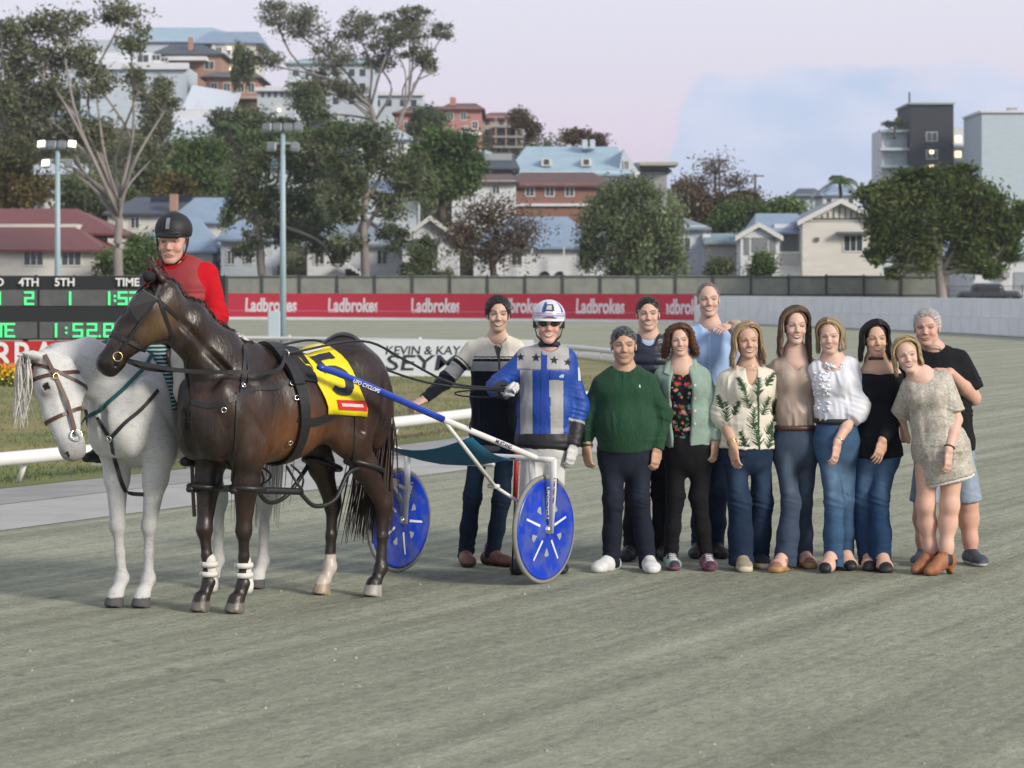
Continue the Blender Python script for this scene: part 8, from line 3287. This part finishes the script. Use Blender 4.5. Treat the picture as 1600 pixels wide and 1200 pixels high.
# ---- woman with the palm print blouse
p = Person('blonde woman in cream blouse with green palm print and wide dark jeans', 17.1, (1167, 500, 1169, 560), ((1137, 596), (1197, 594)),
           ((1146, 700), (1188, 700)), [(1129, 645, 0.02), (1146, 697, -0.14)], [(1216, 640, 0.18), (1236, 660, 0.24)],
           [(1156, 786, -0.03), (1158, -0.02)], [(1190, 786, 0.10), (1182, 0.16)], yaw=0.08, hyaw=0.08, skin=(0.48, 0.29, 0.205), female=True, neck=(1170, 577), hairth=0.028)
p.head(smile=0.85, jaw=0.98, wide=1.0, lip=(0.40, 0.16, 0.15), brow=(0.14, 0.09, 0.05), chestskin=0.09, age=0.3)
c = p.cap((0.30, 0.20, 0.10), vol=1.05, hairline=0.985, low=0.2, col2=(0.46, 0.34, 0.19))
p.strands(c, 360, 0.7, (0.22, 0.135, 0.065), (0.56, 0.43, 0.26), vol=1.10, flare=0.06, wave=0.008, thick=0.0048, endz=(0.74, 0.66), front=0.10, seed=8)
p.hand(0, (0.1, -0.12, -1), (-0.75, -0.65, 0), 0.4, bare=0.75)
watch(p, 0, M_GOLD), watch(p, 0, M_GOLD, 0.032, 0.86)
S = Shape()
p.torso(S, (0.150, 0.160, 0.185), (0.11, 0.115, 0.125), 0.0, ease=0.012, bust=0.075, sh_r=0.050)
p.sleeve(S, 0, (0.072, 0.074, 0.062), end=1.32, puff=0.008), p.sleeve(S, 1, (0.072, 0.072, 0.062), end=1.3)
S.ell(p.neck + V3(0.012, -0.12, -0.01), (0.042, 0.11, 0.115), 0.012, op='s')
p.neckhole(S, 0.07, 0.07, 0.02)


def palms(V, N):
    u, v = pix(V)
    C = full(len(V), srgb(214, 208, 192))
    m = fronds(u, v, [(1186, 700, 1.75, 34), (1176, 672, 1.5, 34), (1190, 650, 1.2, 30), (1172, 640, 1.85, 30), (1184, 620, 1.5, 28), (1196, 604, 1.0, 24), (1164, 610, 2.1, 22), (1198, 680, 1.1, 26),
                      (1200, 702, 1.3, 30), (1206, 650, 1.3, 26), (1136, 660, 1.6, 30), (1146, 650, 1.2, 24), (1130, 640, 1.9, 22), (1166, 700, 1.9, 26), (1210, 690, 1.5, 26)], 3)
    C[m > 0] = srgb(52, 74, 54)
    ed = (np.abs(u - 1184 - 0.02 * (v - 600)) < 1.6) & (v > 600)
    C[ed] = srgb(60, 80, 60)
    return C


p.cloth(S, 'blouse', M_COTTON, palms, h=0.0048, fold=0.011)
p.loop(p.neck + V3(0.0, -0.05, -0.035), (0, 0.75, 1), 0.058, 0.085, p.lat, 0.002, M_GOLD, 'necklace', 24)
p.trousers(DENIM_M, r=(0.085, 0.078, 0.095), hw=(0.145, 0.16), hd=(0.105, 0.112), fade=0.4, fadec=FADE_M, flare=0.086, hem=(0.035, 0), fold=0.012)
for i, a in ((0, 0.1), (1, 0.3)):
    p.shoe(i, a, srgb(150, 140, 120) if i == 0 else (0.02, 0.02, 0.02), sole=srgb(196, 186, 160), L=0.25, kind='platform', heel=0.02, solez=0.04)
p.finish()

# ---- woman with long brown hair
p = Person('tall woman with long brown hair in beige satin blouse, brown belt and flared jeans', 17.15, (1244, 475, 1242, 538), ((1217, 577), (1266, 577)),
           ((1224, 694), (1262, 694)), [(1192, 590, 0.28), (1146, 506, 0.62)], [(1290, 600, 0.22), (1318, 584, 0.34)],
           [(1236, 786, -0.06), (1226, -0.12)], [(1254, 786, 0.1), (1252, 0.14)], yaw=0.0, hyaw=0.06, skin=(0.54, 0.34, 0.265), female=True, neck=(1242, 555), hairth=0.03)
p.head(smile=0.95, teeth=True, jaw=0.92, wide=0.98, lip=(0.30, 0.08, 0.09), brow=(0.10, 0.06, 0.04), chestskin=0.07, blush=0.5)
c = p.cap((0.075, 0.043, 0.028), vol=1.06, hairline=0.985, low=0.20, col2=(0.14, 0.085, 0.055))
p.strands(c, 420, 1.0, (0.07, 0.04, 0.026), (0.20, 0.13, 0.08), vol=1.10, endz=(0.80, 1.10), wave=0.006, front=0.10, thick=0.0045, seed=3)
p.hand(0, (-0.75, -0.6, -0.25), (-0.2, -0.6, 0.75), 0.35, bare=0.15)
S = Shape()
p.torso(S, (0.142, 0.120, 0.13), (0.095, 0.095, 0.10), -0.125, ease=0.008, bust=0.072, sh_r=0.046)
p.sleeve(S, 0, (0.062, 0.060, 0.05)), p.sleeve(S, 1, (0.062, 0.06, 0.05))
S.ell(p.neck + V3(0, -0.11, -0.005), (0.042, 0.10, 0.11), 0.012, op='s')
p.neckhole(S, 0.066, 0.066, 0.02)
p.cloth(S, 'blouse', mat('matt satin', vcol=True, rough=0.5, noise=0.06, nscale=14, bump=0.5, bscale=16, bdist=0.012, spec=0.4, stretch=(1.5, 1.5, 0.6)), srgb(168, 150, 138), fold=0.012)
hm = (p.hipA + p.hipB) / 2
p.trousers(srgb(58, 70, 88), r=(0.088, 0.066, 0.084), hw=(0.128, 0.155), hd=(0.10, 0.11), waist=0.125, fade=0.6, fadec=srgb(98, 112, 130), flare=0.076, hem=(0.025, 0))
p.loop(hm + V3(0, 0, 0.112), (0, 0, 1), 0.135, 0.106, p.lat, 0.010, M_BELT2, 'belt', flat=1.8, n=28)
p.shoe(0, -0.5, srgb(150, 108, 78), sole=srgb(172, 134, 92), L=0.25, kind='platform', heel=0.03, solez=0.042, skin=True)
p.shoe(1, 0.3, srgb(150, 108, 78), sole=srgb(172, 134, 92), L=0.25, kind='platform', heel=0.03, solez=0.042, skin=True)
p.finish()

# ---- woman in the white ruffled blouse
p = Person('woman with fair bobbed hair in white ruffled blouse, black belt and blue jeans', 17.05, (1296, 494, 1298, 553), ((1278, 580), (1326, 576)),
           ((1294, 690), (1320, 690)), [(1252, 604, 0.26), (1262, 566, 0.30)], [(1340, 634, 0.0), (1308, 692, -0.17)],
           [(1303, 784, -0.04), (1302, -0.06)], [(1322, 784, 0.06), (1318, 0.1)], yaw=-0.15, hyaw=-0.22, skin=(0.55, 0.34, 0.26), female=True, neck=(1301, 566), hairth=0.028)
p.head(smile=0.7, jaw=1.0, wide=1.02, lip=(0.42, 0.15, 0.15), brow=(0.18, 0.12, 0.08), chestskin=0.06, age=0.3, blush=0.5)
c = p.cap((0.24, 0.16, 0.085), vol=1.06, hairline=0.985, low=0.22, col2=(0.42, 0.31, 0.18))
p.strands(c, 380, 0.5, (0.17, 0.105, 0.055), (0.50, 0.38, 0.23), vol=1.12, tuck=0.06, wave=0.005, thick=0.0048, endz=(0.50, 0.44), lenvar=0.08, seed=11, part=-0.06)
p.hand(1, (-0.15, -0.15, -1), (0.75, -0.65, 0), 0.4, bare=0.72)
watch(p, 1, M_SILVER)
p.hand(0, (0.35, -0.9, 0.2), (0, -0.2, 1), 0.5, bare=0.2)
S = Shape()
p.torso(S, (0.138, 0.126, 0.126), (0.10, 0.102, 0.104), -0.14, ease=0.006, bust=0.075, sh_r=0.048)
p.sleeve(S, 0, (0.065, 0.06, 0.05)), p.sleeve(S, 1, (0.076, 0.080, 0.066), end=1.38, puff=0.01)
p.neckhole(S, 0.066, 0.066, 0.05)
blo = p.cloth(S, 'blouse', M_COTTON, srgb(214, 216, 224), fold=0.012)
rg = np.random.default_rng(5)
bv = p.bvh()
S = Shape()
for j in range(120):         # frills gathered round the neck and down the front
    if j < 50:
        a = rg.uniform(-2.4, 2.4)
        q = p.neck + V3(math.sin(a) * 0.082, -math.cos(a) * 0.088 - 0.012, -0.045 + 0.05 * abs(math.sin(a / 2)) + rg.uniform(-0.02, 0.008))
    else:
        q = P(1272 + 26 * rg.random(), 580 + 62 * rg.random(), p.Y)
        d = (Vector(q) - Vector((0, 0, CH))).normalized()
        loc = bv.ray_cast(Vector((0, 0, CH)) + d * (p.Y - 1), d)[0]
        q = np.array(loc) if loc is not None else p.neck + V3(0, -0.09, -0.05)
    S.ell(q, (0.016, 0.010, 0.006), 0.003, rotm(rg.normal(size=3), rg.uniform(0, 3)))
V_, Q_ = S.mesh(0.0038, 0)
mk('ruffle', V_, Q_, mat('white cotton', srgb(218, 220, 228), 0.9), blo)
hm = (p.hipA + p.hipB) / 2
p.trousers(srgb(58, 86, 116), r=(0.085, 0.066, 0.072), hw=(0.132, 0.146), hd=(0.104, 0.11), waist=0.15, fade=0.6, fadec=srgb(112, 138, 164), hem=(0.03, 0))
p.loop(hm + V3(0, 0, 0.138), (0, 0, 1), 0.138, 0.110, p.lat, 0.011, M_BELT, 'belt', flat=1.8, n=28)
for i, a in ((0, -0.5), (1, 0.2)):
    p.shoe(i, a, (0.012, 0.012, 0.016), sole=(0.02, 0.02, 0.02), L=0.245, heel=0.05, kind='heel', solez=0.012, skin=True)
p.finish()

# ---- woman in the black off-shoulder top
p = Person('dark haired woman in black off-shoulder top and blue flared jeans', 17.1, (1367, 497, 1369, 557), ((1352, 586), (1398, 586)),
           ((1354, 704), (1388, 704)), [(1330, 640, 0.12), (1340, 690, 0.16)], [(1407, 642, 0.02), (1379, 688, -0.20)],
           [(1348, 786, 0.0), (1358, 0.04)], [(1374, 778, -0.08), (1376, -0.06)], yaw=0.06, hyaw=0.05, skin=(0.50, 0.30, 0.205), female=True, neck=(1370, 568), hairth=0.028)
p.head(smile=0.9, jaw=0.96, wide=1.0, lip=(0.36, 0.07, 0.08), brow=(0.012, 0.01, 0.01), chestskin=0.06)
c = p.cap((0.008, 0.006, 0.006), vol=1.06, hairline=0.985, low=0.2, col2=(0.014, 0.011, 0.01))
p.strands(c, 380, 0.6, (0.006, 0.005, 0.005), (0.022, 0.016, 0.014), vol=1.10, flare=0.05, wave=0.004, thick=0.005, endz=(0.66, 0.66), lenvar=0.07, seed=13, part=0.08)
p.hand(1, (-0.3, -0.2, -1), (0.55, -0.8, 0.1), 0.3, spread=0.25)
S = Shape()
hm = (p.hipA + p.hipB) / 2
C_ = lerp(hm, p.neck, 0.72)
S.chain([lerp(hm, p.neck, 0.86), C_, lerp(hm, p.neck, 0.36), hm, hm - V3(0, 0, 0.03)], [(0.140, 0.085), (0.135, 0.10), (0.130, 0.10), (0.162, 0.122), (0.172, 0.128)], 0.04, u=p.lat, flatb=True, flata=True)
for sg in (-1, 1):
    S.ell(C_ + p.fwd * 0.06 + p.lat * sg * 0.066, (0.065, 0.075, 0.075), 0.06)
p.sleeve(S, 0, (0.054, 0.050, 0.040), k=0.04), p.sleeve(S, 1, (0.054, 0.050, 0.040), k=0.04)
S.plane(p.shA * V3(1, 1, 0) + V3(0, 0, lerp(hm, p.neck, 0.87)[2]), (0, 0, 1), 0.006)
p.cloth(S, 'top', M_COTTON, (0.008, 0.009, 0.013), fold=0.008)
p.loop(p.H((0, 0.03, -0.10)), (0, 0.25, 1), 0.056, 0.060, p.lat, 0.009, M_BELT, 'choker', flat=1.5)
for i, dx in enumerate((-0.33, 0.33)):
    mb = MB()
    q = p.H((dx, 0.02, 0.36))
    mb.tube([q + V3(0, -0.01, 0.006), q + V3(0, -0.012, -0.006)], 0.006, 8)
    mb.build('earring', M_SILVER, p.root, True)
p.trousers(srgb(38, 62, 94), r=(0.084, 0.066, 0.076), hw=(0.138, 0.15), hd=(0.10, 0.108), fade=0.7, fadec=srgb(96, 124, 154), flare=0.076, hem=(0.03, 0))
for i, a in ((0, -0.1), (1, 0.1)):
    p.shoe(i, a, (0.012, 0.012, 0.014), sole=(0.02, 0.02, 0.02), L=0.245, heel=0.04, kind='platform', solez=0.03, skin=True)
p.finish()

# ---- older man in the black T-shirt
p = Person('grey haired man in black T-shirt and light denim shorts at the right end', 17.45, (1447, 481, 1449, 541), ((1426, 570), (1497, 568)),
           ((1450, 694), (1500, 694)), [(1408, 640, 0.05), (1412, 690, 0.0)], [(1521, 622, -0.02), (1484, 582, -0.30)],
           [(1444, 786, 0), (1443, 0.0)], [(1512, 786, 0), (1517, 0.0)], yaw=-0.12, hyaw=-0.28, skin=(0.52, 0.30, 0.225), hairth=0.016, neck=(1458, 552))
p.head(smile=0.6, teeth=False, jaw=1.12, wide=1.06, brow=(0.20, 0.15, 0.12), scalp=None, age=0.9, neckr=0.066, blush=0.8)
c = p.cap((0.42, 0.41, 0.40), hairline=0.93, amp=0.007, vol=1.0, col2=(0.20, 0.17, 0.15), temple=0.0)
p.tufts(c, 900, 0.030, (0.25, 0.22, 0.20), (0.55, 0.54, 0.52), 5, 0.7)
p.hand(1, (-0.9, -0.2, 0.1), (0.1, -0.4, 0.9), 0.42, bare=1.45, fat=1.22)
S = Shape()
p.torso(S, (0.185, 0.195, 0.195), (0.125, 0.14, 0.135), 0.055, ease=0.012, belly=0.13, sh_r=0.060)
p.sleeve(S, 0, (0.085, 0.088, 0.08), end=0.85), p.sleeve(S, 1, (0.084, 0.090, 0.08), end=0.80)
p.neckhole(S, 0.076, 0.076, 0.035)
p.cloth(S, 'T-shirt'.lower().replace('-', '_'), M_COTTON, (0.010, 0.011, 0.013), fold=0.012)
p.loop(p.neck + V3(-0.01, -0.05, -0.02), (0, 0.9, 1), 0.062, 0.085, p.lat, 0.003, mat('cord', (0.35, 0.34, 0.30), 0.8), 'lanyard', 24, flat=2.0)
p.trousers(srgb(134, 148, 164), r=(0.112, 0.108, 0.1), hw=(0.185, 0.19), hd=(0.135, 0.14), cut=0.98, name='shorts', fade=0.3, fadec=srgb(176, 190, 204))
for i in (0, 1):
    p.bare_leg(i, 0.7, r=(0.08, 0.062, 0.066, 0.042))
    p.shoe(i, (-0.35, 0.2)[i], srgb(56, 60, 72), sole=srgb(196, 198, 200), L=0.29, w=0.052, kind='plain', solez=0.024)
p.finish()

# ---- young woman in the sparkling dress
p = Person('young blonde woman in short silvery beige dress and tan ankle boots, head tilted', 16.85, (1411, 524, 1422, 582), ((1425, 606), (1473, 596)),
           ((1450, 700), (1488, 698)), [(1408, 650, 0.16), (1420, 690, 0.2)], [(1494, 656, -0.04), (1482, 704, -0.16)],
           [(1446, 790, 0.02), (1456, 0.04)], [(1484, 790, -0.02), (1477, -0.05)], yaw=-0.12, hyaw=-0.08, skin=(0.56, 0.35, 0.265), female=True, neck=(1440, 590), hairth=0.022)
p.head(smile=0.8, jaw=0.98, wide=1.02, lip=(0.46, 0.17, 0.17), brow=(0.20, 0.13, 0.08), chestskin=0.03, blush=0.5)
c = p.cap((0.34, 0.22, 0.11), vol=1.03, hairline=0.985, low=0.25, col2=(0.52, 0.38, 0.21))
p.strands(c, 340, 0.5, (0.26, 0.16, 0.075), (0.62, 0.47, 0.28), vol=1.06, wave=0.004, thick=0.0046, endz=(0.56, 0.40), lenvar=0.08, seed=17, tuck=0.02, part=0.05)
p.hand(1, (-0.05, -0.12, -1), (0.75, -0.65, 0), 0.4, bare=1.3)
watch(p, 1, M_BELT, 0.033, 0.90)
S = Shape()
p.torso(S, (0.130, 0.144, 0.186), (0.100, 0.112, 0.135), 0.215, ease=0.008, bust=0.07, sh_r=0.046)
p.sleeve(S, 0, (0.068, 0.072, 0.07), end=0.9), p.sleeve(S, 1, (0.068, 0.076, 0.074), end=0.82)
p.neckhole(S, 0.064, 0.064, 0.03)


def sequins(V, N):
    C = full(len(V), srgb(172, 166, 154))
    n1 = vnoise(V * 130, 3)
    n2 = vnoise(V * V3(30, 30, 18), 8)
    C *= (1 + 0.35 * n1 + 0.12 * n2)[:, None]  # sequin sparkle painted into the colour as fine random flecks
    return np.clip(C, 0, 0.9)


p.cloth(S, 'dress', mat('sequin cloth', vcol=True, rough=0.55, metal=0.05, noise=0.3, nscale=130, bump=0.4, bscale=150, bdist=0.004), sequins, h=0.0052, fold=0.009)
S = Shape()
hm = (p.hipA + p.hipB) / 2
S.chain([hm, hm - unit(p.neck - hm) * 0.236], [(0.160, 0.115), (0.172, 0.122)], 0.02, u=p.lat, flatb=True)
p.cloth(S, 'lining', M_COTTON, srgb(214, 214, 212), fold=0.006)
for i in (0, 1):
    p.bare_leg(i, 0.3, r=(0.082, 0.056, 0.056, 0.036))
    p.shoe(i, -0.95, srgb(150, 96, 62), sole=srgb(128, 84, 52), L=0.245, w=0.043, heel=0.045, kind='chelsea', shaft=0.055, solez=0.014, name='ankle_boot')
p.finish()

# ---- man in the striped jumper holding the sulky shaft
p = Person('smiling man in cream and navy striped jumper holding the sulky shaft', 17.4, (779, 460, 778, 519), ((738, 550), (806, 549)),
           ((752, 676), (790, 676)), [(697, 594, -0.06), (663, 624, -0.20)], [(826, 600, 0.1), (830, 650, 0.1)],
           [(738, 776, -0.02), (727, 0.0)], [(784, 780, -0.02), (768, -0.02)], yaw=0.05, hyaw=0.04, skin=(0.50, 0.31, 0.225), hairth=0.02, neck=(777, 534))
p.head(smile=1.0, jaw=0.94, wide=0.94, brow=(0.025, 0.018, 0.014), scalp=(0.03, 0.022, 0.018), stubble=0.25, age=0.6, neckr=0.052)
c = p.cap((0.014, 0.011, 0.010), hairline=0.90, amp=0.006, vol=1.01)
p.tufts(c, 900, 0.030, (0.010, 0.008, 0.007), (0.032, 0.024, 0.018), 6, 0.6)
p.hand(0, (-0.75, -0.5, -0.35), (-0.3, -0.4, 0.85), 0.75)
S = Shape()
p.torso(S, (0.168, 0.152, 0.15), (0.11, 0.105, 0.115), 0.01, ease=0.010, sh_r=0.054)
p.sleeve(S, 0, (0.060, 0.050, 0.038)), p.sleeve(S, 1, (0.060, 0.050, 0.038))
p.neckhole(S, 0.062, 0.064, 0.06, 0.035)


def striped(V, N):
    u, v = pix(V)
    d0, t0 = p.arm_t(V, 0)
    d1, t1 = p.arm_t(V, 1)
    q = v.copy()
    onA = (d0 < 0.075) & (u < 742)
    onB = (d1 < 0.075) & (u > 806)
    q = np.where(onA, 540 + t0 * 46, q)
    q = np.where(onB, 540 + t1 * 46, q)
    q = q + 0.12 * np.abs(u - 778) * (~onA) * (~onB) * 0 
    C = full(len(V), srgb(206, 201, 188))
    C[q > 557] = srgb(40, 44, 54)
    C[q > 558.5] = srgb(206, 201, 188)
    C[q > 560.5] = srgb(24, 30, 34)
    C[q > 565] = srgb(140, 142, 142)
    C[q > 580] = srgb(22, 25, 36)
    return C


jm = p.cloth(S, 'jumper', M_KNIT, striped, h=0.005, fold=0.009)
bv = p.bvh()
p.decal(bv, [(777, 541), (780, 541), (782, 580), (779, 580)], srgb(52, 54, 52), 'zip', step=0.02, parent=jm)
p.decal(bv, [(771, 537), (785, 537), (780, 560), (777, 560)], srgb(70, 74, 64), 'undershirt', step=0.015, off=0.0015)
for sg in (-1, 1):
    mb = MB()
    c0 = p.neck + p.fwd * 0.07
    mb.prism([c0 + V3(sg * 0.014, 0, -0.06), c0 + V3(sg * 0.060, 0.015, -0.045), p.neck + V3(sg * 0.074, -0.015, 0.032), p.neck + V3(sg * 0.056, -0.035, 0.036)], (0, 0.010, 0.003))
    mb.build('collar_leaf', mat('jumper collar', srgb(192, 188, 178), 0.95, bump=0.3, bscale=120), p.root)
p.trousers(srgb(26, 38, 54), r=(0.080, 0.062, 0.056), hw=(0.138, 0.148), hd=(0.105, 0.115), fade=0.6, fadec=srgb(54, 76, 98), hem=(0.045, 0))
p.shoe(0, 0.15, srgb(112, 78, 62), sole=srgb(70, 50, 40), L=0.28, kind='plain', shaft=0.04, name='ankle_boot')
p.shoe(1, 0.75, srgb(112, 78, 62), sole=srgb(70, 50, 40), L=0.28, kind='plain', shaft=0.04, name='ankle_boot')
p.finish()

# ---- the driver
p = Person('race driver in blue and silver starred jacket, white helmet and white gloves', 16.95, (858, 473, 857, 537), ((822, 562), (884, 564)),
           ((834, 690), (866, 690)), [(777, 604, -0.02), (790, 612, -0.24)], [(905, 634, 0.02), (895, 696, -0.06)],
           [(826, 790, -0.05), (813, 0.0)], [(866, 790, 0.0), (868, 0.05)], yaw=-0.05, hyaw=0.0, skin=(0.55, 0.31, 0.24), hairth=0.012, neck=(858, 549))
p.head(smile=0.9, jaw=0.95, wide=0.95, brow=(0.2, 0.12, 0.08), age=0.6, neckr=0.055, blush=1.0)
WHT = srgb(205, 204, 202)
p.hand(0, (0.35, -0.6, 0.35), (-0.3, -0.5, 0.8), 1.15, col=WHT, glove=True, size=1.0)
p.hand(1, (-0.15, -0.1, -1), (0.7, -0.7, 0), 0.45, col=WHT, glove=True, bare=0.1, size=1.02)
S = Shape()
p.torso(S, (0.172, 0.178, 0.182), (0.118, 0.12, 0.122), 0.012, ease=0.010, sh_r=0.058)
p.sleeve(S, 0, (0.068, 0.064, 0.052)), p.sleeve(S, 1, (0.068, 0.062, 0.050))
p.neckhole(S, 0.064, 0.066, 0.05, 0.03)


def silks(V, N):
    u, v = pix(V)
    d0, t0 = p.arm_t(V, 0)
    d1, t1 = p.arm_t(V, 1)
    BLUE, SIL, DRK = np.array(srgb(24, 66, 150)), np.array(srgb(160, 160, 160)), np.array(srgb(34, 34, 40))
    C = full(len(V), BLUE)
    tor = (u > 808) & (u < 890)
    yoke = tor & (v < 577 + 0.02 * (u - 850))
    C[yoke] = SIL
    C[tor & (v >= 577) & (u > 813) & (u < 832)] = SIL
    C[tor & (v >= 594) & (u > 858) & (u < 880) & (v < 620)] = SIL
    C[tor & (v >= 620) & (u > 860) & (u < 880)] = SIL
    C[tor & (np.abs(v - 577.5) < 0.8)] = SIL * 0.5
    C[(v > 678) & (u > 794) & (u < 892)] = DRK
    aA = (d0 < 0.09) & (u < 808)
    C[aA] = BLUE
    C[aA & (t0 > 1.55)] = DRK
    aB = (d1 < 0.09) & (u > 889)
    C[aB] = BLUE
    C[aB & (t1 > 1.45)] = DRK
    C[aB & (np.abs(t1 - 1.42) < 0.03)] = SIL
    return C


jk = p.cloth(S, 'jacket', M_NYLON, silks, h=0.0048, fold=0.008)
bv = p.bvh()
for cx, cy, r, ro in ((814, 558, 6.2, -0.1), (838, 559, 7.2, 0.0), (866, 563, 7, 0.05), (887, 566, 6.4, 0.1)):
    p.decal(bv, star(cx, cy, r, ro), srgb(24, 27, 36), 'star', step=0.012, off=0.004, parent=jk)
p.decal(bv, [(846, 546), (855, 547), (854, 678), (845, 678)], srgb(20, 60, 150), 'zip_flap', step=0.02, off=0.003, parent=jk)
p.decal(bv, [(859, 580), (883, 582), (882, 594), (859, 592)], srgb(20, 58, 146), 'pocket_flap', step=0.012, off=0.004, parent=jk)
p.decal(bv, [(877, 585), (881, 585), (880, 590), (874, 590), (873, 588)], srgb(150, 190, 220), 'emblem', step=0.02, off=0.006, parent=jk)
p.decal(bv, [(902, 574), (905, 574), (907, 595), (903, 595)], srgb(190, 194, 200), 'emblem', step=0.02, off=0.004, parent=jk)
p.loop(p.neck + V3(0, -0.005, 0.02), (0, 0.15, 1), 0.062, 0.066, p.lat, 0.016, mat('dark collar', srgb(30, 36, 56), 0.7), 'collar', flat=1.4)
p.trousers(srgb(196, 196, 194), M_COTTON, r=(0.082, 0.066, 0.058), hw=(0.150, 0.158), hd=(0.105, 0.11), fold=0.012)
for i, a in ((0, -0.1), (1, 0.2)):
    p.shoe(i, a, (0.015, 0.015, 0.018), sole=(0.02, 0.02, 0.02), L=0.28, kind='plain', shaft=0.03, name='boot')
# helmet: shell, peak, straps, goggles
S = Shape()
S.ell(p.H((0, 0.09, 0.70)), np.array((0.425, 0.50, 0.43)) * p.hh, 0.01, p.R)
S.ell(p.H((0, -0.46, 0.30)), np.array((0.40, 0.50, 0.40)) * p.hh, 0.01, p.R, op='s')
S.plane(p.H((0, 0, 0.40)), -p.R[:, 2], 0.004)
V_, Q_ = S.mesh(0.005, 1)
q = p.hl(V_)
C_ = full(len(V_), srgb(205, 205, 212))
ang = np.arctan2(q[:, 0], -(q[:, 1] - 0.09))
C_[(np.abs(q[:, 2] - 0.72) < 0.022) & (np.abs(ang) > 0.0)] = srgb(150, 150, 185)
C_[(np.abs(q[:, 2] - 0.775) < 0.015)] = srgb(190, 120, 150)
C_[(np.abs(np.sin(ang * 2.6 + 0.8)) < 0.30) & (q[:, 2] > 0.80) & (q[:, 2] < 1.06)] = srgb(40, 84, 160)
C_[(np.abs(ang) < 0.30) & (np.abs(q[:, 2] - 0.92) < 0.09)] = srgb(36, 60, 100)
C_[(np.abs(ang) < 0.15) & (np.abs(q[:, 2] - 0.93) < 0.055)] = srgb(190, 180, 160)
hel = mk('helmet', V_, Q_, M_GLOSS, p.root, C_)
mb = MB()
pk = []
for t in np.linspace(-1.15, 1.15, 17):
    pk.append((p.H((0.41 * math.sin(t), 0.05 - 0.46 * math.cos(t), 0.645)), p.H((0.43 * math.sin(t), 0.0 - 0.60 * math.cos(t) , 0.60))))
Vp = [a for a, b in pk] + [b for a, b in pk] + [a - p.R[:, 2] * 0.01 for a, b in pk] + [b - p.R[:, 2] * 0.006 for a, b in pk]
n = len(pk)
Fp = []
for i in range(n - 1):
    Fp += [(i, n + i, n + i + 1, i + 1), (2 * n + i, 2 * n + i + 1, 3 * n + i + 1, 3 * n + i), (n + i, 3 * n + i, 3 * n + i + 1, n + i + 1)]
mb.add(Vp, Fp)
mb.build('peak', mat('white peak', srgb(214, 214, 214), 0.3, coat=0.3), hel, True)
for sg in (-1, 1):
    mb = MB()
    mb.strap([p.H((sg * 0.37, -0.05, 0.60)), p.H((sg * 0.36, -0.06, 0.42)), p.H((sg * 0.30, -0.10, 0.2)), p.H((sg * 0.10, -0.22, -0.01))], 0.03, 0.006, p.R[:, 0])
    mb.strap([p.H((sg * 0.365, 0.0, 0.62)), p.H((sg * 0.365, 0.0, 0.40))], 0.07, 0.02, p.R[:, 0])
    mb.build('strap', M_BELT, hel)
S = Shape()
for sg in (-1, 1):
    S.ell(p.H((sg * 0.13, -0.325, 0.51)), np.array((0.125, 0.05, 0.07)) * p.hh, 0.008, p.R)
    S.cone(p.H((sg * 0.24, -0.28, 0.53)), p.H((sg * 0.34, 0.0, 0.52)), 0.006, 0.005, 0.004)
V_, Q_ = S.mesh(0.004, 1)
mk('sunglasses', V_, Q_, M_DARKGLASS, p.root)
p.finish()
